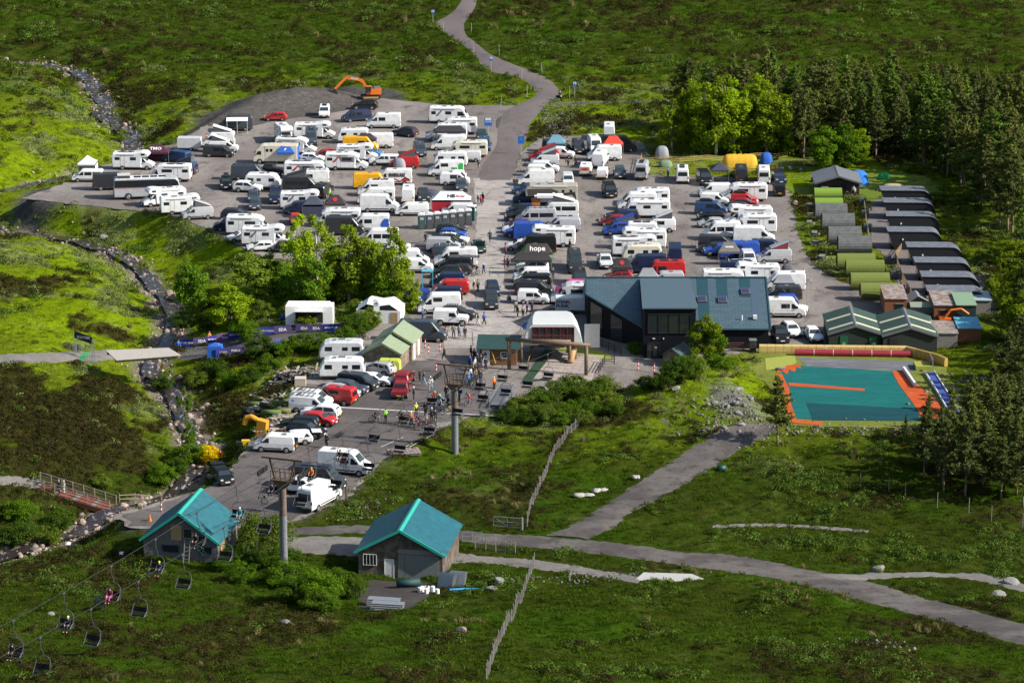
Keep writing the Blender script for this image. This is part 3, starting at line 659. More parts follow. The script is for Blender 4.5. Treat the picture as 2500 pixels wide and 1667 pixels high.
def inset(poly, r):
    n = len(poly); out = []; A2 = sum(poly[i][0]*poly[(i+1)%n][1]-poly[(i+1)%n][0]*poly[i][1] for i in range(n)); sg = 1 if A2 > 0 else -1
    for i in range(n):
        p0, p1, p2 = Vector(poly[i-1]), Vector(poly[i]), Vector(poly[(i+1)%n])
        d1 = (p1-p0); d2 = (p2-p1)
        if d1.length < 1e-6 or d2.length < 1e-6: out.append(tuple(p1)); continue
        d1.normalize(); d2.normalize(); n1_ = Vector((-d1.y, d1.x))*sg; n2_ = Vector((-d2.y, d2.x))*sg
        b = n1_+n2_; L = b.length
        if L < .2: out.append(tuple(p1+n1_*r)); continue
        b /= L; out.append(tuple(p1+b*min(r/max(b.dot(n1_), .35), 2.2*r)))
    return out
def hull(mb, prof, W, belt, tum, H, r=.07, mi=0):
    """body shell: side profile (x,z) across width W, sides leaning in above the belt, rounded edges"""
    pts = []
    for a, b in zip(prof, prof[1:]+prof[:1]):
        pts.append(a)
        if (a[1]-belt)*(b[1]-belt) < -1e-9: t = (belt-a[1])/(b[1]-a[1]); pts.append((a[0]+(b[0]-a[0])*t, belt))
    hw = lambda z: W/2 - tum*max(0, (z-belt)/(H-belt))
    ins = inset(pts, r); ins = [(x, belt if abs(p[1]-belt) < 1e-6 else z) for (x, z), p in zip(ins, pts)]
    n = len(pts); vs = []
    for sgn in (-1, 1):
        vs += [(x, sgn*hw(z), z) for x, z in ins]; vs += [(x, sgn*(hw(z)-r), z) for x, z in pts]
    fs = []
    a0, b0, a1, b1 = 0, n, 2*n, 3*n
    lo = [i for i in range(n) if pts[i][1] <= belt+1e-6]; hi = [i for i in range(n) if pts[i][1] >= belt-1e-6]
    def order(ix):   # keep cyclic order starting after the gap
        k = next((j for j in range(len(ix)) if (ix[j]-ix[j-1]) % n != 1), 0); return ix[k:]+ix[:k]
    if len(lo) > 2 and len(hi) > 2:
        for ix in (order(lo), order(hi)):
            fs.append(tuple(a0+i for i in ix)[::-1]); fs.append(tuple(a1+i for i in ix))
    else: fs += [tuple(range(n))[::-1], tuple(a1+i for i in range(n))]
    for i in range(n):
        j = (i+1) % n
        fs += [(a0+i, a0+j, b0+j, b0+i), (b0+i, b0+j, b1+j, b1+i), (b1+i, b1+j, a1+j, a1+i)]
    mb.add(vs, [f[::-1] for f in fs], mi); return hw
def side_pane(mb, poly, hw, s, off=.012, mi=0):
    p = [(x, s*(hw(z)+off), z) for x, z in poly]; mb.poly(p if s < 0 else p[::-1], mi)
def end_pane(mb, p0, p1, w0, w1, off=.015, mi=0):
    """pane on the front or back between profile points p0 (low) and p1 (high)"""
    d = Vector((p1[0]-p0[0], p1[1]-p0[1])).normalized(); nrm = Vector((d.y, -d.x))
    if (p0[0]+p1[0] > 0) != (nrm.x > 0): nrm = -nrm
    a = (p0[0]+nrm.x*off, p0[1]+nrm.y*off); b = (p1[0]+nrm.x*off, p1[1]+nrm.y*off)
    q = [(a[0], -w0/2, a[1]), (a[0], w0/2, a[1]), (b[0], w1/2, b[1]), (b[0], -w1/2, b[1])]
    mb.poly(q, mi)
_WH = {}
def wheel_mesh(r, wd):
    if (r, wd) not in _WH:
        t = MB(); t.cyl((0,-wd/2,0), (0,wd/2,0), r, r, 16); h = MB()
        for s in (-1, 1): h.cyl((0,s*(wd/2-.01),0), (0,s*(wd/2+.015),0), r*.66, r*.60, 10)
        _WH[(r, wd)] = (t.mesh('wheel', TYRE), h.mesh('rim', RIM))
    return _WH[(r, wd)]
# spec: prof, W, belt, tum, windscreen (p0,p1,w0,w1), rear pane, side panes, wheels x, wheel r, lamps
class V: pass
def mkspec(kind):
    v = V(); v.tum = .12; v.r = .34; v.extra_hull = None; v.glass = GLASSG; v.rad = .09
    if kind == 'van':
        v.L, v.W, v.H, v.belt = 5.9, 2.02, 2.62, 1.22
        v.prof = [(-2.93,.34),(-2.95,1.2),(-2.90,2.42),(-2.80,2.58),(-2.6,2.62),(.95,2.62),(1.22,2.52),(1.42,2.32),(2.12,1.50),(2.74,1.16),(2.93,.92),(2.95,.42),(2.88,.34)]
        v.ws = ((2.06,1.56),(1.46,2.26),1.66,1.48); v.rw = ((-2.95,1.42),(-2.915,2.1),1.5,1.42)
        v.side = {'cab': [(1.02,1.34),(1.02,2.0),(1.28,2.0),(1.86,1.44),(1.84,1.34)]}
        v.opt = {'mid': [(-.35,1.38),(-.35,2.0),(.78,2.0),(.78,1.38)], 'rear': [(-2.5,1.38),(-2.5,2.0),(-.5,2.0),(-.5,1.38)], 'door': [(-.4,.5),(-.4,2.25),(.82,2.25),(.82,.5)]}
        v.wx = (-1.75, 1.98); v.hl = (2.80,.98,.66); v.tl = (-2.93,1.15,.90); v.roof = (-2.4,.8,2.62)
    elif kind == 'lvan':
        v.L, v.W, v.H, v.belt = 5.0, 1.92, 1.98, 1.08; v.r = .33
        v.prof = [(-2.46,.32),(-2.5,.9),(-2.42,1.75),(-2.30,1.92),(-2.1,1.98),(.62,1.98),(.95,1.90),(1.72,1.24),(2.32,1.02),(2.47,.8),(2.5,.4),(2.42,.32)]
        v.ws = ((1.66,1.29),(1.02,1.84),1.58,1.40); v.rw = ((-2.485,1.1),(-2.43,1.62),1.42,1.34)
        v.side = {'cab': [(.55,1.16),(.55,1.68),(.82,1.68),(1.42,1.2),(1.40,1.16)]}
        v.opt = {'mid': [(-.75,1.16),(-.75,1.68),(.4,1.68),(.4,1.16)], 'rear': [(-2.15,1.16),(-2.12,1.68),(-.9,1.68),(-.9,1.16)], 'door': [(-.75,.45),(-.75,1.74),(.42,1.74),(.42,.45)]}
        v.wx = (-1.5, 1.5); v.hl = (2.36,.84,.66); v.tl = (-2.48,.95,.86); v.roof = (-2.0,.5,1.98)
    elif kind == 'svan':
        v.L, v.W, v.H, v.belt = 4.5, 1.82, 1.84, 1.02; v.r = .32
        v.prof = [(-2.22,.30),(-2.25,.9),(-2.17,1.68),(-2.0,1.82),(-1.8,1.84),(.15,1.84),(.55,1.74),(1.25,1.16),(2.0,.98),(2.22,.75),(2.25,.38),(2.15,.30)]
        v.ws = ((1.20,1.20),(.62,1.68),1.48,1.28); v.rw = ((-2.24,1.05),(-2.18,1.55),1.34,1.26)
        v.side = {'cab': [(.12,1.08),(.12,1.56),(.45,1.58),(1.02,1.12),(1.0,1.08)]}
        v.opt = {'mid': [(-.95,1.08),(-.95,1.56),(0,1.56),(0,1.08)], 'rear': [(-1.95,1.08),(-1.93,1.56),(-1.08,1.56),(-1.08,1.08)], 'door': [(-.95,.4),(-.95,1.6),(0,1.6),(0,.4)]}
        v.wx = (-1.35, 1.42); v.hl = (2.08,.82,.64); v.tl = (-2.22,.95,.80); v.roof = (-1.7,.1,1.84)
    elif kind in ('car', 'est', 'suv'):
        v.r = .32; v.tum = .22; v.rad = .11
        if kind == 'suv':
            v.L, v.W, v.H, v.belt = 4.6, 1.88, 1.68, 1.04; v.r = .37
            v.prof = [(-2.22,.36),(-2.3,.75),(-2.24,1.04),(-1.95,1.50),(-1.6,1.66),(-.2,1.68),(.28,1.60),(1.02,1.10),(1.9,.98),(2.24,.80),(2.3,.48),(2.2,.36)]
            v.ws = ((.98,1.14),(.34,1.55),1.48,1.16); v.rw = ((-2.16,1.12),(-1.98,1.44),1.36,1.14)
            v.side = {'door_window': [(-.48,1.08),(-.48,1.52),(.14,1.52),(.80,1.12),(.78,1.08)], 'rear_side': [(-1.92,1.12),(-1.62,1.50),(-.60,1.54),(-.60,1.08)]}
            v.wx = (-1.36, 1.42); v.hl = (2.12,.84,.66); v.tl = (-2.25,.96,.72); v.roof = (-1.4,-.1,1.68)
        elif kind == 'est':
            v.L, v.W, v.H, v.belt = 4.7, 1.82, 1.48, .90
            v.prof = [(-2.28,.30),(-2.35,.7),(-2.30,.92),(-1.98,1.34),(-1.6,1.46),(-.25,1.48),(.22,1.42),(.98,.98),(1.95,.84),(2.3,.68),(2.35,.42),(2.25,.30)]
            v.ws = ((.94,1.01),(.28,1.37),1.42,1.12); v.rw = ((-2.24,.98),(-2.02,1.28),1.32,1.10)
            v.side = {'door_window': [(-.48,.94),(-.48,1.34),(.10,1.34),(.76,.97),(.74,.94)], 'rear_side': [(-2.0,.98),(-1.72,1.30),(-.60,1.36),(-.60,.94)]}
            v.wx = (-1.38, 1.45); v.hl = (2.16,.72,.62); v.tl = (-2.30,.84,.66); v.roof = (-1.5,-.1,1.48)
        else:
            v.L, v.W, v.H, v.belt = 4.1, 1.78, 1.48, .92; v.r = .31
            v.prof = [(-1.96,.30),(-2.05,.7),(-1.98,.95),(-1.66,1.34),(-1.3,1.46),(-.15,1.48),(.28,1.40),(.96,.98),(1.70,.85),(2.0,.68),(2.05,.42),(1.95,.30)]
            v.ws = ((.92,1.01),(.34,1.35),1.40,1.10); v.rw = ((-1.92,1.02),(-1.70,1.28),1.28,1.08)
            v.side = {'door_window': [(-.42,.96),(-.42,1.34),(.14,1.34),(.74,.98),(.72,.96)], 'rear_side': [(-1.58,1.04),(-1.36,1.30),(-.54,1.36),(-.54,.96)]}
            v.wx = (-1.22, 1.28); v.hl = (1.88,.72,.60); v.tl = (-1.98,.88,.64); v.roof = (-1.1,-.05,1.48)
        v.opt = {}
    elif kind in ('pick', 'dcab'):
        v.L, v.W, v.H, v.belt = 5.2, 1.88, 1.80, 1.08; v.r = .38; v.tum = .18
        v.prof = [(-2.56,.48),(-2.6,.7),(-2.56,1.10),(-.95,1.10),(-.78,1.66),(-.55,1.78),(.45,1.80),(.70,1.72),(1.30,1.16),(2.2,1.05),(2.55,.9),(2.6,.55),(2.5,.46)]
        if kind == 'dcab': v.prof[2:5] = [(-2.5,1.15),(-2.34,1.66),(-2.1,1.76)]; 
        v.ws = ((1.26,1.20),(.76,1.66),1.46,1.24); v.rw = ((-.95,1.16),(-.80,1.60),1.3,1.2) if kind == 'pick' else ((-2.49,1.2),(-2.36,1.6),1.3,1.2)
        v.side = {'door_window': [(.02,1.14),(.02,1.62),(.56,1.62),(1.06,1.16),(1.04,1.14)], 'rear_side': [(-.78,1.14),(-.64,1.62),(-.08,1.62),(-.08,1.14)]}
        v.opt = {'rear': [(-2.25,1.2),(-2.2,1.58),(-1.0,1.58),(-1.0,1.2)]} if kind == 'dcab' else {}
        if kind == 'dcab': v.side['canopy_window'] = v.opt['rear']
        v.wx = (-1.55, 1.62); v.hl = (2.42,.92,.66); v.tl = (-2.57,.92,.80); v.roof = (-.4,.3,1.80)
    elif kind == 'mh':       # overcab coachbuilt
        v.L, v.W, v.H, v.belt = 7.0, 2.28, 2.95, 1.3; v.tum = .04; v.glass = GLASSG; v.rad = .12
        v.prof = [(-3.45,.42),(-3.5,1.2),(-3.48,2.55),(-3.3,2.76),(-.6,2.78),(.5,2.86),(1.5,3.02),(2.25,2.98),(2.62,2.72),(2.72,2.42),(2.5,2.16),(1.55,2.02),(1.5,1.3),(1.45,.42)]
        v.cab = [(1.3,.36),(1.3,2.05),(1.72,2.05),(2.42,1.36),(3.12,1.08),(3.45,.85),(3.5,.42),(3.4,.36)]
        v.ws = ((2.40,1.40),(1.88,1.92),1.6,1.5); v.rw = ((-3.50,1.45),(-3.487,2.05),1.2,1.2)
        v.side = {'window_rear': [(-3.0,1.62),(-3.0,2.12),(-2.15,2.12),(-2.15,1.62)], 'window_front': [(-.4,1.62),(-.4,2.12),(.6,2.12),(.6,1.62)], 'luton_window': [(1.45,2.42),(1.45,2.72),(2.1,2.72),(2.1,2.42)]}
        v.opt = {}; v.wx = (-1.75, 2.35); v.r = .34; v.hl = (3.28,.95,.66); v.tl = (-3.5,.8,.95); v.roof = (-3.0,.6,2.78)
    elif kind == 'mhl':      # low profile coachbuilt
        v.L, v.W, v.H, v.belt = 7.2, 2.28, 2.82, 1.3; v.tum = .05; v.rad = .12
        v.prof = [(-3.55,.42),(-3.6,1.2),(-3.56,2.6),(-3.4,2.78),(-2.8,2.82),(.8,2.80),(1.5,2.66),(2.05,2.30),(2.08,2.02),(1.7,1.98),(1.55,1.3),(1.5,.42)]
        v.cab = [(1.35,.36),(1.35,2.05),(1.85,2.05),(2.52,1.36),(3.22,1.08),(3.55,.85),(3.6,.42),(3.5,.36)]
        v.ws = ((2.50,1.40),(1.98,1.93),1.6,1.5); v.rw = ((-3.6,1.5),(-3.58,2.05),1.2,1.2)
        v.side = {'window_rear': [(-3.2,1.62),(-3.2,2.12),(-2.3,2.12),(-2.3,1.62)], 'window_front': [(-.7,1.62),(-.7,2.12),(.9,2.12),(.9,1.62)]}
        v.opt = {}; v.wx = (-1.85, 2.42); v.hl = (3.38,.95,.66); v.tl = (-3.6,.8,.95); v.roof = (-3.1,.6,2.81)
    elif kind == 'mha':      # integrated
        v.L, v.W, v.H, v.belt = 7.2, 2.28, 2.85, 1.3; v.tum = .05; v.rad = .13
        v.prof = [(-3.55,.42),(-3.6,1.2),(-3.56,2.62),(-3.4,2.80),(-3.0,2.85),(1.9,2.85),(2.45,2.72),(2.75,2.4),(3.2,1.5),(3.5,1.1),(3.6,.75),(3.55,.42)]
        v.ws = ((3.14,1.60),(2.78,2.32),2.0,1.9); v.rw = ((-3.6,1.5),(-3.58,2.05),1.2,1.2)
        v.side = {'window_rear': [(-3.1,1.62),(-3.1,2.15),(-2.3,2.15),(-2.3,1.62)], 'window_mid': [(-.6,1.62),(-.6,2.15),(.5,2.15),(.5,1.62)], 'cab': [(1.6,1.42),(1.6,2.1),(2.5,2.1),(2.85,1.5),(2.82,1.42)]}
        v.opt = {}; v.wx = (-1.75, 2.3); v.hl = (3.5,1.0,.8); v.tl = (-3.6,.8,.95); v.roof = (-3.0,1.4,2.85)
    elif kind == 'cvn':      # touring caravan, tow bar at +x
        v.L, v.W, v.H, v.belt = 6.0, 2.2, 2.58, 1.2; v.tum = .05; v.rad = .16
        v.prof = [(-2.7,.45),(-2.86,.9),(-2.82,1.5),(-2.6,2.3),(-2.3,2.52),(-1.5,2.58),(1.5,2.56),(2.1,2.42),(2.5,1.95),(2.8,1.2),(2.8,.7),(2.65,.45)]
        v.ws = ((2.68,1.45),(2.42,2.05),1.7,1.6); v.rw = ((-2.80,1.5),(-2.66,2.1),1.6,1.5)
        v.side = {'window_rear': [(-2.3,1.4),(-2.3,1.95),(-1.3,1.95),(-1.3,1.4)], 'window_mid': [(-.8,1.45),(-.8,1.9),(-.1,1.9),(-.1,1.45)], 'window_front': [(1.15,1.4),(1.15,1.95),(2.05,1.95),(2.05,1.4)]}
        v.opt = {}; v.wx = (-.2,); v.r = .32; v.hl = None; v.tl = (-2.83,.85,.9); v.roof = (-1.5,1.4,2.57)
    elif kind == 'trl':      # box trailer
        v.L, v.W, v.H, v.belt = 3.8, 1.9, 2.35, 1.2; v.tum = 0.0; v.rad = .03
        v.prof = [(-1.9,.55),(-1.9,2.3),(-1.85,2.35),(1.85,2.35),(1.9,2.3),(1.9,.55)]
        v.ws = None; v.rw = None; v.side = {}; v.opt = {}; v.wx = (-.3,); v.r = .3; v.hl = None; v.tl = (-1.9,.75,.85); v.roof = (-1.5,1.5,2.35)
    elif kind == 'bus':
        v.L, v.W, v.H, v.belt = 10.2, 2.5, 3.25, 1.85; v.tum = .06; v.rad = .12; v.r = .48
        v.prof = [(-5.05,.38),(-5.1,1.85),(-5.0,3.1),(-4.8,3.22),(-4.2,3.25),(3.7,3.25),(4.4,3.12),(4.8,2.75),(5.0,1.85),(5.1,1.0),(5.05,.38)]
        v.ws = ((4.97,1.7),(4.72,2.85),2.2,2.1); v.rw = ((-5.09,1.95),(-5.02,2.95),2.1,2.0)
        v.side = {'window_band': [(-4.95,1.90),(-4.88,3.02),(4.25,3.0),(4.66,2.7),(4.88,1.90)]}; v.opt = {}; v.wx = (-2.9, 3.1)
        v.hl = (5.05,.8,.9); v.tl = (-5.08,1.0,1.05); v.roof = (-3,3,3.25)
    elif kind == 'hbox':     # horse lorry
        v.L, v.W, v.H, v.belt = 7.6, 2.4, 3.25, 1.5; v.tum = .02; v.rad = .07; v.r = .42
        v.prof = [(-3.78,.55),(-3.8,3.15),(-3.7,3.25),(2.1,3.25),(2.6,3.1),(3.2,2.55),(3.45,1.9),(3.65,1.3),(3.8,1.0),(3.8,.45),(3.6,.4)]
        v.ws = ((3.52,1.62),(3.24,2.35),2.0,1.9); v.rw = None
        v.side = {'cab': [(2.4,1.6),(2.4,2.25),(3.0,2.25),(3.3,1.65)], 'window_a': [(1.15,2.15),(1.15,2.65),(1.6,2.65),(1.6,2.15)], 'window_b': [(.45,2.15),(.45,2.65),(.9,2.65),(.9,2.15)], 'window_c': [(-2.1,2.15),(-2.1,2.6),(-1.8,2.6),(-1.8,2.15)], 'window_d': [(-2.9,2.15),(-2.9,2.6),(-2.6,2.6),(-2.6,2.15)]}
        v.opt = {}; v.wx = (-2.0, 2.7); v.hl = (3.78,.85,.85); v.tl = (-3.8,.9,.95); v.roof = (-3,1,3.25)
    elif kind == 'rv':       # fifth-wheel home
        v.L, v.W, v.H, v.belt = 8.0, 2.45, 3.5, 1.6; v.tum = .02; v.rad = .08; v.r = .38
        v.prof = [(-3.98,.6),(-4.0,3.4),(-3.9,3.5),(3.3,3.45),(3.8,3.1),(4.0,2.2),(3.9,1.75),(2.1,1.7),(2.0,.6)]
        v.ws = None; v.rw = None; v.side = {'window_a': [(-3.2,2.3),(-3.2,2.8),(-2.8,2.8),(-2.8,2.3)], 'window_b': [(-2.0,2.3),(-2.0,2.8),(-1.6,2.8),(-1.6,2.3)], 'window_c': [(-.9,2.2),(-.9,2.7),(-.5,2.7),(-.5,2.2)]}
        v.opt = {}; v.wx = (-1.6, -.7); v.hl = None; v.tl = (-4.0,1.0,1.05); v.roof = (-3,3,3.48)
    elif kind == 'def':      # boxy 4x4
        v.L, v.W, v.H, v.belt = 4.6, 1.8, 2.05, 1.2; v.tum = .06; v.rad = .03; v.r = .40
        v.prof = [(-2.28,.55),(-2.3,1.2),(-2.22,1.98),(-2.1,2.05),(.55,2.05),(.66,1.98),(.95,1.28),(2.05,1.2),(2.2,1.1),(2.25,.6),(2.2,.5)]
        v.ws = ((.92,1.34),(.70,1.9),1.5,1.42); v.rw = None
        v.side = {'cab': [(-.2,1.28),(-.2,1.78),(.5,1.78),(.72,1.28)]}; v.opt = {}; v.wx = (-1.35, 1.55); v.hl = (2.24,.95,.6); v.tl = (-2.29,1.0,.8); v.roof = (-1.9,.3,2.05)
    return v
SPEC = {}
_PART = {}
def vpart(key, fn):
    if key not in _PART: _PART[key] = fn()
    return _PART[key]
def vehicle(kind, name, label, cat, loc, rz, color, extras=(), group=None):
    if kind not in SPEC: SPEC[kind] = mkspec(kind)
    v = SPEC[kind]; t = thing(name, label, cat, loc, rz, group); ns = -1 if math.cos(rz) >= 0 else 1
    hwf = lambda z: v.W/2 - v.tum*max(0, (z-v.belt)/(v.H-v.belt))
    def body():
        mb = MB(); hull(mb, v.prof, v.W, v.belt, v.tum, v.H, v.rad)
        if kind in ('mh', 'mhl'): hull(mb, v.cab, 2.0, 1.25, .1, 2.05, .07)
        if kind == 'def':
            for s in (-1, 1):
                for x in v.wx: mb.box(x, s*.92, .95, .95, .12, .06)
        me = mb.mesh('body', PAINT); return me
    two = dict(bus=((.42,.42,.41), (.42,.42,.41)))
    obj('body', vpart((kind,'body'), body), t, color=color)
    def trim():
        mb = MB(); x0 = min(p[0] for p in v.prof); x1 = max(p[0] for p in (getattr(v, 'cab', None) or v.prof)); xr = 2.05 if kind == 'rv' else x1
        zb = min(p[1] for p in v.prof)
        if kind not in ('cvn', 'trl', 'rv'): mb.box(x1-.02, 0, zb+.13, .14, v.W*.86, .30)
        mb.box(x0+.02, 0, zb+.12, .14, v.W*.9, .24); mb.box((x0+xr)/2, 0, zb-.02, xr-x0-.5, v.W*.82, .16)
        if kind in ('van','lvan','svan'):
            for s in (-1, 1): mb.box(.1, s*(v.W/2+.004), v.belt*.5, v.wx[1]-v.wx[0]-.95, .03, .12)
        for s in (-1, 1):
            for x in v.wx:
                yy = s*(1.0 if kind in ('mh','mhl') and x > 1.4 else v.W/2)
                a = [(x+math.cos(q)*v.r*1.22, yy+s*.008, max(zb+.01, v.r+math.sin(q)*v.r*1.22)) for q in [math.pi*k/8 for k in range(9)]]; mb.poly(a if s > 0 else a[::-1])
        if kind in ('cvn', 'trl', 'rv'):
            if kind != 'rv': mb.bar((x1-.3, -.4, .5), (x1+1.0, 0, .48), .07); mb.bar((x1-.3, .4, .5), (x1+1.0, 0, .48), .07); mb.cyl((x1+.8,0,.05), (x1+.8,0,.6), .04)
            else: mb.cyl((3,.7,.05),(3,.7,1.75),.05); mb.cyl((3,-.7,.05),(3,-.7,1.75),.05)
        elif v.ws:
            p = v.ws[0]
            for s in (-1, 1): mb.box(p[0]-.25, s*(v.W/2+.1 if kind not in ('mh','mhl') else 1.12), p[1]+.05, .1, .2, .22 if v.H > 1.9 else .14)
        return mb.mesh('trim', TRIM)
    obj('trim', vpart((kind,'trim'), trim), t)
    def pane(nm, fn, m=GLASS): obj(nm, vpart((kind,nm,fn.__name__,m.name), lambda: (lambda mb: (fn(mb), mb.mesh(nm, m))[1])(MB())), t)
    if v.ws:
        def windscreen(mb): end_pane(mb, *v.ws)
        pane('windscreen' if kind != 'cvn' else 'front_window', windscreen, v.glass)
    if v.rw and 'blank' not in extras:
        def rear(mb): end_pane(mb, *v.rw)
        pane('rear_window', rear)
    hc = (lambda z: 1.0 - .1*max(0, (z-1.25)/.8)) if kind in ('mh','mhl') else hwf
    polys = dict(v.side)
    for k in ('mid', 'rear'):
        if k in extras or ('win' in extras and k == 'mid') or 'allwin' in extras:
            if k in v.opt: polys['window_'+k] = v.opt[k]
    for k, pl in polys.items():
        nm = 'side_window' if 'canopy' not in k else 'canopy_window'
        for s in (-1, 1): obj(nm, vpart((kind,k,s), lambda: (lambda mb: (side_pane(mb, pl, hwf, s), mb.mesh(nm, GLASS))[1])(MB())), t)
    if kind in ('mh', 'mhl'):
        cw = [(1.45,1.32),(1.45,1.86),(1.72,1.86),(2.16,1.40),(2.14,1.32)]
        for s in (-1, 1): obj('cab_window', vpart((kind,'cabw',s), lambda: (lambda mb: (side_pane(mb, cw, hc, s), mb.mesh('cab_window', GLASS))[1])(MB())), t)
        dk = [(-2.0,.5),(-2.0,2.35),(-1.35,2.35),(-1.35,.5)] if kind == 'mh' else [(-1.6,.5),(-1.6,2.35),(-.95,2.35),(-.95,.5)]
        def door():
            mb = MB()
            for a, b in zip(dk, dk[1:]+dk[:1]): mb.bar((a[0], ns*(hwf(a[1])+.006), a[1]), (b[0], ns*(hwf(b[1])+.006), b[1]), .035, .02)
            return mb.mesh('door_seal', VENTD)
        obj('door_seal', vpart((kind,'door',ns), door), t)
    if 'door' in extras and 'door' in v.opt:
        pl2 = v.opt['door']
        for s in (ns,): obj('open_doorway', vpart((kind,'odoor',s), lambda: (lambda mb: (side_pane(mb, pl2, hwf, s, .02), mb.mesh('open_doorway', DARKIN))[1])(MB())), t)
    tm, rm = wheel_mesh(v.r, .22)
    for x in v.wx:
        for s in (-1, 1):
            yy = (1.0 if kind in ('mh','mhl') and x > 1.4 else v.W/2)-.09
            wo = obj('wheel', tm, t, (x, s*yy, v.r)); obj('rim', rm, wo)
    if v.hl:
        x, z, y = v.hl
        for s in (-1, 1): obj('headlight', vpart((kind,'hl'), lambda: MB().box(0,0,0,.2,.30,.17).mesh('headlight', LAMP)), t, (x, s*y, z))
    if v.tl:
        x, z, y = v.tl
        for s in (-1, 1): obj('tail_light', vpart((kind,'tl'), lambda: MB().box(0,0,0,.07,.16,.36 if v.H > 1.55 else .2).mesh('tail_light', TAIL)), t, (x, s*y, z))
    if v.hl:
        x1 = max(p[0] for p in (getattr(v, 'cab', None) or v.prof)); x0 = min(p[0] for p in v.prof)
        obj('number_plate', vpart(('pw',), lambda: MB().box(0,0,0,.03,.52,.12).mesh('number_plate', PLATE_W)), t, (x1+.06, 0, .52)); obj('number_plate', vpart(('py',), lambda: MB().box(0,0,0,.03,.52,.12).mesh('number_plate', PLATE_Y)), t, (x0-.06, 0, .62))
    # roof furniture
    ra, rb, rz_ = v.roof
    if kind in ('mh', 'mhl', 'mha', 'cvn', 'rv'):
        for k, (fx, fy, sx, sy) in enumerate(((.15,.25,.5,.5),(.5,-.2,.8,.55),(.82,.1,.45,.45))):
            obj('roof_hatch', vpart((kind,'hatch',k), lambda: MB().box(0,0,.05,sx,sy,.12).mesh('roof_hatch', VENTD if k else VENT)), t, (ra+(rb-ra)*fx, fy, rz_))
        def awn(): return MB().cyl((ra+.5,ns*(v.W/2-.02),2.55 if kind != 'rv' else 3.3),(rb-.2,ns*(v.W/2-.02),2.55 if kind != 'rv' else 3.3),.09,.09,8).mesh('awning_case', VENT)
        if kind != 'cvn': obj('awning_case', vpart((kind,'awn',ns), awn), t)
    if kind in ('van','lvan') and 'pop' not in extras and 'popb' not in extras and int(loc[0]*13+loc[1]*7) % 5 < 3:
        obj('roof_vent', vpart(('rvent',), lambda: MB().box(0,0,.05,.5,.5,.12).mesh('roof_vent', VENTD)), t, (ra+(rb-ra)*(.25+.1*(int(loc[0]*3) % 5)), .1, rz_))
    if 'sol' in extras:
        for k in range(2): obj('solar_panel', vpart(('sol',), lambda: MB().box(0,0,.04,1.1,.75,.05).mesh('solar_panel', SOLAR)), t, (ra+(rb-ra)*(.3+.42*k), .05, rz_+.03))
    if 'rack' in extras:
        def rack():
            mb = MB(); yy = v.W/2-v.tum-.12
            for s in (-1, 1): mb.bar((ra, s*yy, rz_+.14), (rb, s*yy, rz_+.14), .05)
            for k in range(5): mb.bar((ra+(rb-ra)*k/4, -yy, rz_+.14), (ra+(rb-ra)*k/4, yy, rz_+.14), .05)
            for s in (-1, 1):
                for k in range(5): mb.bar((ra+(rb-ra)*k/4, s*yy, rz_-.02), (ra+(rb-ra)*k/4, s*yy, rz_+.14), .04)
            return mb.mesh('roof_rack', TRIM)
        obj('roof_rack', vpart((kind,'rack'), rack), t)
    if 'bars' in extras:
        def bars():
            mb = MB(); yy = v.W/2-v.tum-.1
            for k in (0.2, .8): mb.bar((ra+(rb-ra)*k, -yy, rz_+.09), (ra+(rb-ra)*k, yy, rz_+.09), .07); 
            return mb.mesh('roof_bars', VENT)
        obj('roof_bars', vpart((kind,'bars'), bars), t)
    if 'rbox' in extras:
        def rbox(): 
            mb = MB(); mb.prism([(-1,.12),(-1,.35),(-.7,.48),(.5,.48),(.95,.3),(1,.12)], -.38, .38); return mb.mesh('roof_box', TRIM)
        obj('roof_box', vpart(('rbox',), rbox), t, ((ra+rb)/2, 0, rz_-.05))
    if 'pop' in extras or 'popb' in extras:
        fr = 1 if 'pop' in extras else -1          # which end is raised
        xa, xb = (ra+.1, rb-.05); wy = v.W/2-v.tum-.1; hi, lo = 1.05, .12
        za, zb = (lo, hi) if fr > 0 else (hi, lo)
        def can(): return MB().add([(xa,-wy,rz_-.03),(xb,-wy,rz_-.03),(xb,wy,rz_-.03),(xa,wy,rz_-.03),(xa,-wy,rz_+za),(xb,-wy,rz_+zb),(xb,wy,rz_+zb),(xa,wy,rz_+za)], [(0,1,5,4),(1,2,6,5),(2,3,7,6),(3,0,4,7)]).mesh('pop_top_canvas', CANVASR if 'maroon' in extras else CANVAS)
        o = obj('pop_top_canvas', vpart((kind,'can',fr,'maroon' in extras), can), t)
        def lid(): return MB().add([(xa-.08,-wy-.06,rz_+za),(xb+.1,-wy-.06,rz_+zb),(xb+.1,wy+.06,rz_+zb),(xa-.08,wy+.06,rz_+za),(xa-.05,-wy,rz_+za+.1),(xb+.05,-wy,rz_+zb+.1),(xb+.05,wy,rz_+zb+.1),(xa-.05,wy,rz_+za+.1)], [(3,2,1,0),(4,5,6,7),(0,1,5,4),(1,2,6,5),(2,3,7,6),(3,0,4,7)]).mesh('pop_top_lid', PAINT)
        obj('pop_top_lid', vpart((kind,'lid',fr), lid), t, color=color)
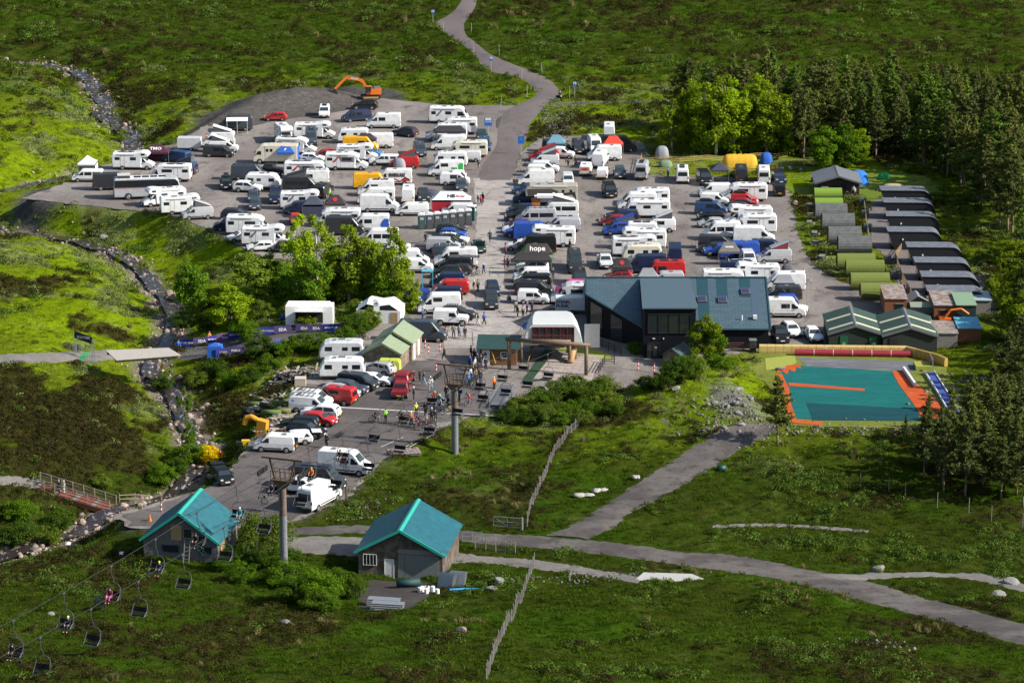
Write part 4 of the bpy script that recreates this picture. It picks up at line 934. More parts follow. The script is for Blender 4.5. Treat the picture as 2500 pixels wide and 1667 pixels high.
    if 'tail' in extras:     # raised tailgate
        x0 = min(p[0] for p in v.prof)
        def tg(): return MB().add([(x0+.1,-.75,v.H-.06),(x0+.1,.75,v.H-.06),(x0-1.0,.7,v.H-.1),(x0-1.0,-.7,v.H-.1)], [(0,1,2,3)]).box(x0-.45,0,v.H-.10,1.1,1.4,.05).mesh('tailgate', PAINT)
        obj('tailgate', vpart((kind,'tg'), tg), t, color=color)
        obj('boot_opening', vpart((kind,'bo'), lambda: MB().box(x0-.02,0,(v.H+.5)/2,.06,v.W*.78,v.H-.75).mesh('boot_opening', DARKIN)), t)
    if 'bonnet' in extras:
        xh = v.ws[0][0]
        obj('bonnet', vpart((kind,'bn'), lambda: MB().box(xh+.45,0,v.ws[0][1]+.42,1.1,1.5,.05,ry=R(-55)).mesh('bonnet', PAINT)), t, color=color)
    if 'stripe' in extras or 'rstripe' in extras:
        pl3 = [(-2.4,1.35),(-1.4,2.3),(-1.1,2.3),(-1.9,1.35)] if v.H > 2.3 else [(-2,.9),(-1.5,1.2),(-1.3,1.2),(-1.7,.9)]
        pl4 = [(-.9,1.40),(-1.35,2.25),(1.3,2.25),(1.3,1.40)]
        if 'rstripe' in extras:
            obj('decal', vpart((kind,'st4',ns), lambda: (lambda mb: (side_pane(mb, pl4, hwf, ns, .006), mb.mesh('decal', STRIPE))[1])(MB())), t)
            obj('decal', vpart((kind,'st3r',ns), lambda: (lambda mb: (side_pane(mb, pl3, hwf, ns, .009), mb.mesh('decal', STRIPER))[1])(MB())), t)
        else: obj('decal', vpart((kind,'st3',ns), lambda: (lambda mb: (side_pane(mb, pl3, hwf, ns, .008), mb.mesh('decal', STRIPE))[1])(MB())), t)
    return t

# ---------------------------------------------------------------- every vehicle in the photograph
COLS = dict(W=('white',(.74,.745,.74)), S=('silver',(.40,.41,.43)), G=('charcoal grey',(.026,.029,.034)), K=('black',(.006,.007,.008)), N=('navy blue',(.011,.020,.058)),
 B=('bright blue',(.020,.075,.36)), L=('slate grey',(.046,.060,.080)), R=('red',(.46,.018,.018)), Y=('yellow',(.80,.40,.012)), C=('cream',(.66,.62,.50)), P=('pink',(.62,.05,.26)),
 T=('pale blue',(.05,.20,.42)), U=('purple',(.075,.035,.12)), D=('dark red',(.22,.015,.02)), M=('mid blue',(.022,.060,.15)), E=('beige',(.42,.38,.31)), A=('light grey',(.58,.59,.60)), H=('dark green',(.02,.05,.045)))
KW = dict(van='high-roof van', lvan='low-roof van', svan='compact van', mh='overcab motorhome', mhl='low-profile motorhome', mha='integrated motorhome', car='hatchback car', est='estate car', suv='SUV', pick='pickup truck', dcab='pickup with canopy', cvn='touring caravan', trl='box trailer', bus='converted coach', hbox='horse lorry', rv='fifth-wheel caravan')
KN = dict(van='panel_van', lvan='camper_van', svan='compact_van', mh='motorhome', mhl='motorhome', mha='motorhome', car='hatchback_car', est='estate_car', suv='suv', pick='pickup_truck', dcab='pickup_truck', cvn='caravan', trl='box_trailer', bus='coach', hbox='horse_lorry', rv='fifth_wheel_caravan')
KC = dict(van='van', lvan='van', svan='van', mh='motorhome', mhl='motorhome', mha='motorhome', car='car', est='car', suv='car', pick='pickup', dcab='pickup', cvn='caravan', trl='trailer', bus='coach', hbox='lorry', rv='caravan')
VLIST = """
a lvan 213 446 180 W mid,rear
a van 272 467 8 G
a bus 356 490 9 S
a mh 325 417 -4 W sol
a lvan 428 402 150 M 
a lvan 442 430 165 M popb
a mhl 410 446 178 W sol
a mh 395 509 202 W
a mh 443 528 12 W
a lvan 480 540 195 S pop
a van 573 322 184 L rack
a van 532 362 180 W pop,door
a trl 462 370 178 A
a lvan 545 374 0 W popb
a lvan 533 386 -5 G mid
a car 672 297 182 R
a lvan 790 291 -88 W sol
a suv 890 270 176 K
a lvan 869 301 205 N mid
a van 936 315 180 W mid
a suv 988 338 150 G
a mha 1096 304 -3 W stripe
a mh 768 341 -2 W
a mh 690 357 -75 W
a van 757 360 -86 L sol
a cvn 862 352 180 W
a van 916 364 182 W
a van 880 373 -3 Y mid
a mhl 722 380 -8 W sol
a hbox 676 402 178 C
a car 760 398 -10 W
a car 795 390 180 R
a mh 868 396 -2 W
a mhl 846 418 -2 W rstripe
a car 905 388 -12 T
a dcab 938 406 180 W
a pick 656 431 -6 K
a van 608 442 -2 L rack
a suv 549 466 -85 K rbox
a suv 604 473 -10 W
a cvn 641 466 -6 W
a mha 748 438 0 W rstripe,sol
a van 758 456 182 W mid,rack
a van 735 473 0 G allwin,pop
a lvan 788 488 75 G rack
a lvan 670 501 -88 N rack
a car 616 497 -86 L
a car 620 516 -88 L
a mh 737 514 0 W stripe
a svan 728 524 185 N
a car 720 553 -82 R
a suv 577 541 -12 G
a lvan 560 566 185 N
a mhl 610 577 -2 W
a car 586 594 200 W
a mh 648 604 -2 W stripe
a car 640 617 190 W
a est 705 618 0 K
a mhl 820 556 180 W
a van 842 574 0 G door
a van 902 570 180 W mid
a van 925 606 180 W allwin
a lvan 962 634 180 W
a van 1000 655 0 W
a lvan 1012 668 0 W
b mhl 1114 330 180 W
b mhl 1090 346 180 W
b van 1094 369 182 W
b suv 1176 348 -88 H
b lvan 1183 372 -88 M
b lvan 1024 386 -82 L
b mhl 1136 386 180 C
b svan 1142 397 180 A
b lvan 986 414 182 R popb
b cvn 1100 412 180 W
b van 1088 433 182 W door
b car 1108 440 180 W
b lvan 1110 458 -2 W mid,door
b suv 1126 469 -88 L
b van 960 453 180 W
b van 908 464 0 Y
b van 917 481 182 W mid,sol
b van 918 501 180 W mid,rear,stripe
b van 926 521 -2 W
b van 998 501 90 W blank
b suv 1030 497 -85 G
b lvan 1005 529 182 W
b lvan 1116 531 180 A
b suv 1103 575 -5 G
b car 1106 587 -8 B
b suv 1107 601 -8 W bars
b lvan 1092 609 -6 K allwin
b lvan 1082 618 -4 S
b est 1097 624 -6 G
b lvan 1098 634 -2 L bars
b van 1112 656 182 W door
b car 1168 622 -80 H bonnet
b lvan 1112 667 178 G allwin,tail
b suv 1091 677 180 K
b car 1117 672 180 G
b lvan 1092 704 180 N
b lvan 1100 722 180 R
b lvan 1085 740 180 N
b van 1072 769 182 W door
b suv 1118 785 -8 G rack
b van 1032 838 -6 L
b suv 1202 729 -86 N
b svan 1199 759 -88 G
c lvan 1370 372 0 K
c lvan 1401 379 -86 G
c lvan 1328 396 184 R popb
c svan 1371 390 -8 W
c lvan 1330 408 180 A popb
c svan 1332 425 -4 W
c svan 1320 433 -4 W
c van 1308 456 182 W
c van 1488 346 88 W blank
c van 1508 373 0 K
c van 1455 382 -84 W
c van 1476 397 180 W
c van 1466 411 80 W blank
c lvan 1431 433 85 W blank
c svan 1472 441 84 W blank
c suv 1514 440 -88 L
c van 1570 443 82 S sol
c svan 1387 460 -88 A
c lvan 1489 486 -84 K rack
c suv 1284 476 180 M
c lvan 1291 498 180 M
c rv 1346 505 180 E
c suv 1272 527 182 N
c suv 1270 543 182 K
c van 1363 537 180 W mid,rear,pop
c van 1308 554 182 S allwin,rack
c lvan 1376 568 180 S
c car 1262 562 180 U
c car 1258 572 180 W
c suv 1268 583 180 B
c van 1302 588 0 B
c mh 1345 607 180 W
c car 1268 612 180 W
c van 1308 624 182 K
c est 1298 640 180 G
c suv 1300 668 180 W
c lvan 1297 692 182 W mid
c lvan 1300 708 182 K
c lvan 1304 724 -4 G sol
c svan 1303 745 -4 W mid
c van 1404 671 -88 G
c lvan 1416 706 -88 G rack
c lvan 1402 724 180 P
c trl 1392 768 180 W
c mhl 1410 745 180 A
d dcab 1572 498 0 L rack
d mhl 1580 511 180 W
d van 1554 511 182 W allwin
d mha 1579 537 180 W
d dcab 1518 540 182 N
d car 1496 553 180 D
d lvan 1514 577 184 B popb,door
d lvan 1610 569 180 W popb,mid
d van 1580 588 -2 W sol
d mh 1566 611 180 W
d mh 1555 629 0 W sol
d cvn 1570 645 180 C
d lvan 1560 661 182 S
d van 1576 668 182 N
d van 1620 686 182 R mid,sol
d van 1648 650 88 N blank
d pick 1478 660 -86 A
d car 1510 690 180 R
d lvan 1628 703 182 S
e van 1668 451 88 W sol
e lvan 1721 456 -84 K
e van 1812 449 88 G blank
e van 1868 454 86 W
e suv 1905 452 -86 N rack
e svan 1905 482 88 K
e lvan 1746 483 182 W
e mhl 1816 498 180 W
e svan 1746 504 -8 W
e svan 1818 500 -6 R rbox
e car 1820 510 -6 D
e lvan 1737 527 -6 M mid,rbox
e est 1815 521 -4 G
e car 1737 541 182 K
e mh 1821 555 182 W
e mhl 1838 574 180 W
e car 1742 558 182 S
e van 1762 589 182 W allwin
e van 1842 599 -4 W
e lvan 1750 613 -4 G mid
e van 1804 633 180 B door
e lvan 1876 622 -6 N allwin
e suv 1758 632 182 B
e est 1742 622 180 G
e svan 1826 645 -86 A
e lvan 1890 646 185 S popb,maroon
e lvan 1800 672 182 S allwin
e van 1812 688 0 N bars
e mh 1844 702 180 W
e mhl 1778 708 0 W
e van 1915 714 180 W
e lvan 1914 738 182 G mid
e est 1906 748 180 B
e est 1930 768 -8 W
e van 1914 777 -2 W mid
e est 1945 828 -78 W
e suv 1918 842 -86 K
e est 1971 842 -82 W
f cvn 848 930 180 W
f cvn 834 884 180 A
f suv 906 937 150 S
f lvan 872 960 -22 G allwin
f est 912 948 -15 W
f suv 855 968 -18 L
f suv 831 978 -18 S
f lvan 812 998 160 R mid
f lvan 768 994 -15 W rack
f lvan 762 1006 -14 W rack
f suv 782 1030 165 W
f car 776 1050 -20 R
f est 732 1050 172 K
f suv 743 1080 -18 K
f est 715 1088 190 W tail
f lvan 671 1107 172 W tail
f van 840 1166 -16 W mid
f van 775 1206 -15 G allwin,sol
f pick 745 1216 -15 W
f van 765 1252 62 W
f car 540 1190 -70 K tail
f pick 978 978 85 D
f suv 977 950 80 D
"""
BLOCK = dict(a='left car park', b='left-of-lane rows', c='right-of-lane rows', d='middle right rows', e='far right rows', f='lower yard')
ORD = ['first','second','third','fourth','fifth','sixth','seventh','eighth','ninth','tenth','eleventh','twelfth','thirteenth','fourteenth','fifteenth','sixteenth','seventeenth','eighteenth','nineteenth','twentieth']
class Car: pass
cars = []
for ln in VLIST.strip().splitlines():
    f = ln.split(); c = Car(); c.b, c.kind = f[0], f[1]; c.px, c.py = float(f[2]), float(f[3]); c.h = float(f[4]); c.col = f[5]; c.ex = tuple(f[6].split(',')) if len(f) > 6 else ()
    if c.kind not in SPEC: SPEC[c.kind] = mkspec(c.kind)
    s = SPEC[c.kind]; c.L, c.W = s.L+(1.0 if c.kind in ('cvn','trl') else 0), s.W+.2
    q = PZ(c.px, c.py, 0.0); a = R(c.h); c.a = a
    c.x = q.x; c.y = q.y + (abs(math.sin(a))*s.L + abs(math.cos(a))*s.W)/2 - .1
    c.fac = ('front-on' if math.sin(a) < -.75 else 'tail-on' if math.sin(a) > .75 else 'facing right' if math.cos(a) > 0 else 'facing left')
    cars.append(c)
def sep(a, b):
    """overlap of two footprints along the view depth; SAT with a small gap"""
    best = None
    for o in (a, b):
        for k in (0, math.pi/2):
            ax = (math.cos(o.a+k), math.sin(o.a+k))
            ra = a.L/2*abs(ax[0]*math.cos(a.a)+ax[1]*math.sin(a.a)) + a.W/2*abs(-ax[0]*math.sin(a.a)+ax[1]*math.cos(a.a))
            rb = b.L/2*abs(ax[0]*math.cos(b.a)+ax[1]*math.sin(b.a)) + b.W/2*abs(-ax[0]*math.sin(b.a)+ax[1]*math.cos(b.a))
            d = (b.x-a.x)*ax[0]+(b.y-a.y)*ax[1]; ov = ra+rb-abs(d)
            if ov <= 0: return None
            if best is None or ov < best[0]: best = (ov, (ax[0]*(1 if d > 0 else -1), ax[1]*(1 if d > 0 else -1)))
    return best
for it in range(60):
    moved = 0
    for i in range(len(cars)):
        A_ = cars[i]
        for j in range(i+1, len(cars)):
            B_ = cars[j]
            if abs(A_.x-B_.x) > 9 or abs(A_.y-B_.y) > 9: continue
            r = sep(A_, B_)
            if r:
                moved += 1; ov, n_ = r; k = .55*ov
                A_.x -= n_[0]*k*.5; B_.x += n_[0]*k*.5; A_.y -= n_[1]*k; B_.y += n_[1]*k
    if not moved: break
same = {}
for c in cars: same.setdefault((c.b, c.kind, c.col, c.fac), []).append(c)
EXW = [('popb','with raised roof'),('pop','with raised roof'),('tail','with tailgate up'),('bonnet','with bonnet up'),('rbox','with roof box'),('rack','with roof rack'),('rstripe','with red stripe'),('sol','with solar panels'),('door','with side door open'),('bars','with roof bars'),('allwin','with dark window band'),('mid','with side window')]
VEH = {}
for c in cars:
    g_ = sorted(same[(c.b, c.kind, c.col, c.fac)], key=lambda q: -q.y); w_ = COLS[c.col][0]+' '+KW[c.kind]
    ex = next((t for k, t in EXW if k in c.ex), '')
    lab = f"{w_} {ex+' ' if ex else ''}{c.fac}, {BLOCK[c.b]}"
    if len(g_) > 1: lab = f"{w_} {c.fac}, {ORD[g_.index(c)]} such from back, {BLOCK[c.b]}"
    z = float(g(c.x, c.y)) if c.b == 'f' else 0.0
    t = vehicle(c.kind, KN[c.kind], lab, KC[c.kind], (c.x, c.y, max(z, 0)+.05), c.a, COLS[c.col][1], c.ex, 'vehicles in the '+BLOCK[c.b])
    vr = random.Random(int(c.px*7+c.py)); t.scale = (vr.uniform(.95,1.05), vr.uniform(.97,1.02), vr.uniform(.94,1.05))
    VEH[(c.kind, int(c.px), int(c.py))] = t
# lettering and marks on single vehicles
INK = mat('ink_black', (.02,.02,.022), .6); INKW = mat('ink_white', (.75,.75,.74), .6); INKR = mat('ink_red', (.45,.02,.025), .6); INKG = mat('ink_green', (.02,.42,.05), .6); INKO = mat('ink_orange', (.70,.17,.08), .6); INKB = mat('ink_blue', (.02,.10,.45), .6); INKY = mat('ink_yellow', (.78,.50,.02), .6)
def side_text(key, body, size, m, x, z, s=None, bold=.02):
    t = VEH[key]; v = SPEC[key[0]]; s = s or (1 if math.cos(t.rotation_euler.z) < 0 else -1)
    return lettering(body, size, m, t, (x, s*(v.W/2+.015), z), (math.pi/2, 0, 0 if s < 0 else math.pi), bold)
def side_shape(key, polys, m, nm='decal'):
    t = VEH[key]; v = SPEC[key[0]]; s = 1 if math.cos(t.rotation_euler.z) < 0 else -1; mb = MB()
    for pl in polys:
        q = [(x, s*(v.W/2+.016), z) for x, z in pl]; mb.poly(q)
    return mb.build(nm, m, t)
k = ('van',960,453)
side_text(k, 'RIDGEHILL RACE', .34, INK, -.6, 1.95); side_text(k, 'SYNDICATE', .46, INK, -.6, 1.60, bold=.03)
zig = [(.8,1.15),(.45,.85),(-.2,1.2),(-1.1,.75),(-1.9,1.45),(-2.6,1.0)]
side_shape(k, [[(a[0],a[1]), (b[0],b[1]), (b[0],b[1]-.18), (a[0],a[1]-.18)] for a, b in zip(zig[:-1], zig[1:])] + [[(-1.1,.75),(-1.9,1.45),(-2.6,1.0),(-2.6,.7)]], INKR)
k = ('van',1088,433); side_text(k, 'M&H', .42, INKG, -1.4, 1.45); side_shape(k, [[(-2.85,.6),(-2.85,2.3),(-2.2,2.3),(-1.95,.6)]], INKG)
k = ('lvan',1300,708); side_text(k, 'SPORT', .2, INKW, -1.6, 1.25)
k = ('svan',1320,433); side_shape(k, [[(-2.15,.55),(-2.12,1.5),(-1.5,1.55),(-1.3,.9),(-1.6,.45)]], INKY); side_shape(k, [[(-2.0,.62),(-2.0,1.1),(-1.6,1.15),(-1.5,.75)]], INK); side_text(k, 'C-Tec', .3, INK, -.7, 1.3); side_shape(k, [[(.1,.6),(.1,.85),(.3,.85),(.3,.6)]], INKO)
k = ('lvan',1431,433); t = VEH[k]; MB().poly([(-2.50,-.72,1.08),(-2.50,.72,1.08),(-2.46,.70,1.66),(-2.46,-.70,1.66)][::-1]).build('decal', INKO, t, loc=(-.02,0,0)); lettering('switch', .34, INK, t, (-2.53, 0, 1.38), (math.pi/2, 0, -math.pi/2), .01)
k = ('trl',1392,768); side_text(k, 'STEAM', .55, INK, 1.0, 1.78); side_text(k, 'PUNK', .62, INK, 1.0, 1.2); side_shape(k, [[(-.15,1.6),(.05,2.0),(-.02,1.75),(.1,1.75),(-.1,1.45),(-.05,1.65)]], INKR)
k = ('van',902,570); side_shape(k, [[(-2.9,.5),(-2.9,2.1),(-2.2,2.1),(-1.6,1.2),(-1.9,.5)]], INKB)
k = ('lvan',762,1006); side_text(k, '*', .8, INKB, -1.9, 1.25, bold=.04)
k = ('van',1868,454)
k = ('est',732,1050); side_text(k, '0', .5, INKW, -1.3, .62)
# coach: silver body below, slide-out skylight box and solar panels on its white roof
t = VEH[('bus',356,490)]; v = SPEC['bus']
MB().prism([(-4.3,3.25),(-4.35,3.7),(-2.55,3.7),(-2.5,3.25)], -.95, .95).build('roof_pod', mat('pod_dark', (.05,.045,.045), .5), t)
MB().box(-3.45,0,3.75,1.95,2.0,.08).build('roof_pod_lid', VENT, t); MB().box(-1,0,3.27,7.4,2.2,.05).build('roof_skin', mat('coach_white', (.78,.78,.77), .5), t)
for k in range(4): MB().box(-1.4+k*1.25,0,3.32,1.05,1.2,.05).build('solar_panel', SOLAR, t)
MB().box(0,-1.262,1.82,9.6,.02,.06).build('stripe', INKR, t)
# cream lorry: beige roof panel, blue rear door
t = VEH[('hbox',676,402)]; MB().box(-1.3,0,3.27,4.9,2.2,.05).build('roof_panel', mat('roof_beige', (.55,.48,.36), .8, var=.15, scale=2), t); MB().box(-3.83,0,1.9,.05,2.2,2.4).build('rear_ramp', INKB, t); MB().box(1.75,-0,1.9,.03,2.42,2.6).build('cab_seam', TRIM, t)
# fifth wheel swoops
t = VEH[('rv',1346,505)]
for pl, m_ in (([(2.0,1.75),(3.6,1.9),(3.7,2.9),(0,3.0),(-1.2,2.5)], mat('swoop_brown', (.085,.07,.06), .4)), ([(-3.9,1.2),(-3.6,2.5),(-1.5,2.2),(-.5,1.2),(-1.2,1.2),(-2,1.9),(-3.2,2.0)], mat('swoop_black', (.03,.028,.028), .4))):
    MB().poly([(x, 1.245, z) for x, z in pl]).build('decal', m_, t)
# white awning on poles beside the slate van
t = VEH[('van',573,322)]; v = SPEC['van']; mb = MB(); mb.add([(-2.2,1.0,2.5),(1.4,1.0,2.5),(1.4,3.0,2.2),(-2.2,3.0,2.2)], [(0,1,2,3)]).build('awning', mat('awning_white', (.80,.80,.78), .8), t)
mb = MB(); [mb.cyl((x,2.95,0),(x,2.95,2.2),.04) for x in (-2.1,-.4,1.3)]; mb.build('awning_poles', VENT, t)
# boxy white 4x4
q = PZ(1101, 798, 0); SPEC['def'] = mkspec('def'); t = vehicle('def', 'off_road_car', 'boxy white hard-top off-road car beside the row of vans', 'car', (q.x, q.y+1.0, .05), R(-4), COLS['W'][1]); VEH['def'] = t

# ---------------------------------------------------------------- trees and bushes
def leaf_mat(name, c, tr=.35):
    m = bpy.data.materials.new(name); m.use_nodes = True; nt = m.node_tree; nt.nodes.remove(nt.nodes['Principled BSDF']); out = nt.nodes['Material Output']
    at = nt.nodes.new('ShaderNodeAttribute'); at.attribute_name = 'leaf'; oi = nt.nodes.new('ShaderNodeObjectInfo')
    v1 = nt.nodes.new('ShaderNodeVectorMath'); v1.operation = 'MULTIPLY'; v1.inputs[0].default_value = c; link(nt, at.outputs['Color'], v1.inputs[1])
    v2 = nt.nodes.new('ShaderNodeVectorMath'); v2.operation = 'MULTIPLY'; link(nt, v1.outputs[0], v2.inputs[0]); link(nt, oi.outputs['Color'], v2.inputs[1])
    d = nt.nodes.new('ShaderNodeBsdfDiffuse'); t = nt.nodes.new('ShaderNodeBsdfTranslucent'); mx = nt.nodes.new('ShaderNodeMixShader'); mx.inputs[0].default_value = tr
    v3 = nt.nodes.new('ShaderNodeVectorMath'); v3.operation = 'MULTIPLY'; link(nt, v2.outputs[0], v3.inputs[0]); v3.inputs[1].default_value = (1.25,1.3,.7)
    link(nt, v2.outputs[0], d.inputs[0]); link(nt, v3.outputs[0], t.inputs[0]); link(nt, d.outputs[0], mx.inputs[1]); link(nt, t.outputs[0], mx.inputs[2]); link(nt, mx.outputs[0], out.inputs[0]); return m
LEAF = leaf_mat('leaves', (.135,.200,.018), .4); NEEDLE = leaf_mat('pine_needles', (.098,.122,.036), .3)
BARK = mat('bark_brown', (.10,.075,.055), .9, var=.3, scale=3); BARKW = mat('bark_birch', (.42,.40,.37), .85, var=.35, scale=4); BARKP = mat('bark_pine', (.17,.115,.085), .9, var=.3, scale=3)
def quads(name, Cn, Nn, size, m, seed, asp=1.0, cv=.28):
    r = np.random.default_rng(seed); n = len(Cn); Nn = Nn/np.linalg.norm(Nn, axis=1, keepdims=True)
    t = r.normal(size=(n,3)); t -= (t*Nn).sum(1, keepdims=True)*Nn; t /= np.linalg.norm(t, axis=1, keepdims=True)+1e-9; b = np.cross(Nn, t)
    s = (size*r.uniform(.6, 1.35, n))[:,None]; a = t*s*asp; c = b*s
    bend = Nn*s*.25
    V = np.stack([Cn-a, Cn+c*.55+bend*.3, Cn+a, Cn-c*.55+bend*.3], 1).reshape(-1,3)
    me = bpy.data.meshes.new(name); me.vertices.add(4*n); me.vertices.foreach_set('co', V.astype(np.float32).ravel())
    me.loops.add(4*n); me.loops.foreach_set('vertex_index', np.arange(4*n, dtype=np.int32)); me.polygons.add(n); me.polygons.foreach_set('loop_start', np.arange(0, 4*n, 4, dtype=np.int32)); me.update(calc_edges=True)
    k = r.uniform(1-cv, 1+cv, n); h = r.uniform(-.12, .12, n); col = np.stack([k*(1+h), k, k*(1-h*.5), np.ones(n)], 1); ca = me.color_attributes.new('leaf', 'FLOAT_COLOR', 'POINT'); ca.data.foreach_set('color', np.repeat(col, 4, 0).ravel())
    me.materials.append(m); return me
def broad(seed, h, rw, trunk_h, clumps, per, leaf, m, bark, top=.5, weep=0.0, multi=1):
    r = np.random.default_rng(seed); C_, N_ = [], []; limbs = MB(); rr = random.Random(seed)
    cz = (trunk_h+h)/2; rz = (h-trunk_h)/2
    cs = []
    while len(cs) < clumps:
        p = r.uniform(-1, 1, 3); q = np.linalg.norm(p)
        if q > 1 or q < .25: continue
        z = p[2]; taper = 1-.55*max(0, z)**1.5*top*2*.6 - .25*max(0,-z)
        cs.append(np.array([p[0]*rw*taper, p[1]*rw*taper, cz+p[2]*rz]))
    base = [(rr.uniform(-.3,.3)*multi*.6, rr.uniform(-.3,.3)*multi*.6, 0) for _ in range(multi)]
    tops = [(b[0]+rr.uniform(-.4,.4)*rw*.3, b[1]+rr.uniform(-.4,.4)*rw*.3, h*.78) for b in base]
    for b, t in zip(base, tops):
        mid = ((b[0]+t[0])/2+rr.uniform(-.2,.2), (b[1]+t[1])/2+rr.uniform(-.2,.2), h*.4); w0 = .017*h/math.sqrt(multi)+.03
        limbs.cyl(b, mid, w0, w0*.66, 7); limbs.cyl(mid, t, w0*.66, w0*.2, 6)
    for k, c in enumerate(cs):
        i = k % multi; b, t = base[i], tops[i]; f = min(.95, max(.25, (c[2]-h*.12)/(h*.78)*.75)); s = [b[j]+(t[j]-b[j])*f for j in range(3)]
        if k % 2 == 0: limbs.cyl(s, tuple(c), .022*h*.22, .012, 5)
        cr = rw*r.uniform(.13, .42); d = r.normal(size=(per,3)); d /= np.linalg.norm(d, axis=1, keepdims=True); d[:,2] = d[:,2]*.8+.12
        rad = cr*r.uniform(.45, 1.08, per)[:,None]; pts = c+d*rad*np.array([1,1,.8])
        if weep: pts[:,2] -= weep*np.abs(r.normal(size=per))*cr
        C_.append(pts); N_.append(d*.8+np.array([0,0,.55])+r.normal(size=(per,3))*.55)
    return quads('crown', np.concatenate(C_), np.concatenate(N_), leaf, m, seed+1), limbs.mesh('trunk', bark, True)
def pine(seed, h, rw, bare_f, whorls, per, m=NEEDLE):
    r = np.random.default_rng(seed); rr = random.Random(seed); C_, N_ = [], []; limbs = MB(); lean = (rr.uniform(-.04,.04)*h, rr.uniform(-.04,.04)*h)
    ax = lambda z: np.array([lean[0]*(z/h)**1.4, lean[1]*(z/h)**1.4, z])
    w0 = .0125*h+.03
    for k in range(6): limbs.cyl(tuple(ax(h*k/6)), tuple(ax(h*(k+1)/6)), w0*(1-k/6.3), w0*(1-(k+1)/6.3), 7)
    for i in range(whorls):
        f = (i+.3)/whorls; z = h*(bare_f+(1-bare_f)*f); L = rw*(1-f)**.75*rr.uniform(.65, 1.15)+.15
        for j in range(rr.randint(3, 6)):
            a = rr.uniform(0, 6.283); l = L*rr.uniform(.55, 1.1); p0 = ax(z); p1 = p0+np.array([math.cos(a)*l, math.sin(a)*l, l*rr.uniform(.0, .45)])
            limbs.cyl(tuple(p0), tuple(p1), .035, .01, 4)
            n = max(6, int(per*l/rw)); t = r.uniform(.35, 1.05, n)[:,None]
            q = p0+(p1-p0)*t+r.normal(size=(n,3))*np.array([.2,.2,.13])*(.35+l*.24); C_.append(q); N_.append(r.normal(size=(n,3))+np.array([0,0,.9])+(p1-p0)/l*.4)
    for j in range(5 if bare_f > .2 else 0):       # dead snags on the lower trunk
        z = h*rr.uniform(.15, bare_f); a = rr.uniform(0, 6.283); l = rr.uniform(.4, 1.1); p0 = ax(z); limbs.cyl(tuple(p0), tuple(p0+np.array([math.cos(a)*l, math.sin(a)*l, -.1])), .025, .01, 4)
    return quads('crown', np.concatenate(C_), np.concatenate(N_), .19, m, seed+3, 1.35, .38), limbs.mesh('trunk', BARKP, True)
TREE = {}
for k in range(5): TREE['pine%d' % k] = pine(300+k, 11.5, 2.5+.35*(k % 3), .22+.08*(k % 3), 19+2*(k % 2), 80)
for k in range(2): TREE['spruce%d' % k] = pine(330+k, 11, 2.2, .08, 24, 60)
for k in range(4): TREE['birch%d' % k] = broad(400+k, 11, 2.7, .9, 64, 130, .20, LEAF, BARKW, weep=.5)
for k in range(3): TREE['round%d' % k] = broad(420+k, 7, 2.7, .5, 54, 150, .18, LEAF, BARK)
for k in range(2): TREE['thin%d' % k] = broad(440+k, 9.5, 2.0, 1.6, 34, 110, .15, LEAF, BARKW, weep=.9)
for k in range(4): TREE['bush%d' % k] = broad(460+k, 2.4, 1.7, .05, 46, 190, .072, LEAF, BARK, multi=4)
for k in range(2): TREE['willow%d' % k] = broad(480+k, 3.4, 1.6, .2, 30, 130, .10, LEAF, BARK, multi=5, weep=.4)
HGT = dict(pine=11.5, spruce=11, birch=11, round=7, thin=9.5, bush=2.4, willow=3.4)
tr_rng = random.Random(99)
def tree(kind, x, y, h, tint, name, label, cat, group=None, wide=1.0, world=None):
    fam = kind.rstrip('0123456789')
    if kind == fam: kind = fam+str(tr_rng.randrange(len([k for k in TREE if k.startswith(fam)])))
    p = world or P(x, y); s = h/HGT[fam]; t = thing(name, label, cat, (p[0], p[1], p[2]-.1), tr_rng.uniform(0, 6.28), group)
    sw = s*wide*tr_rng.uniform(.9, 1.1); t.scale = (sw*tr_rng.uniform(.85,1.15), sw*tr_rng.uniform(.85,1.15), s)
    cr, tk = TREE[kind]; j = tr_rng.uniform(.85, 1.15); obj('crown', cr, t, color=(tint[0]*j, tint[1]*j, tint[2])); obj('trunk', tk, t); return t
TI = dict(b=(1.15,1.05,.8), y=(1.35,1.3,.6), g=(.72,.88,.7), d=(.46,.56,.75), w=(1.25,1.15,1.5), o=(.92,.88,1.3), p=(1,1,1), pd=(.72,.78,.8), pl=(1.35,1.25,1.1), pg=(1.2,1.5,.8))
# pine wood on the right: jittered rows
WOOD = pxpoly([(1640,322),(1900,296),(2240,300),(2560,330),(2560,690),(2490,640),(2440,560),(2395,470),(2330,425),(2150,398),(2040,388),(1960,392),(1930,352),(1780,350)])
WOODR = pxpoly([(2560,700),(2490,690),(2480,780),(2470,850),(2462,930),(2420,1010),(2360,1070),(2300,1105),(2245,1140),(2250,1195),(2380,1220),(2560,1240)])
def wood(poly, step, seed, kinds, h0, h1, label, group, tints, nm='pine_tree'):
    r = random.Random(seed); xs = [p[0] for p in poly]; ys = [p[1] for p in poly]; n = 0
    yy = max(ys)
    while yy > min(ys):
        xx = min(xs)
        while xx < max(xs):
            qx, qy = xx+r.uniform(-.38,.38)*step, yy+r.uniform(-.38,.38)*step*1.5
            if inpoly(poly, np.array([qx]), np.array([qy]))[0] and abs(qx) < qy*.188:
                tree(r.choice(kinds), 0, 0, r.uniform(h0, h1), TI[r.choice(tints)], nm, label, 'tree', group, 1, (qx, qy, float(g(qx, qy)))); n += 1
            xx += step
        yy -= step*1.5
    return n
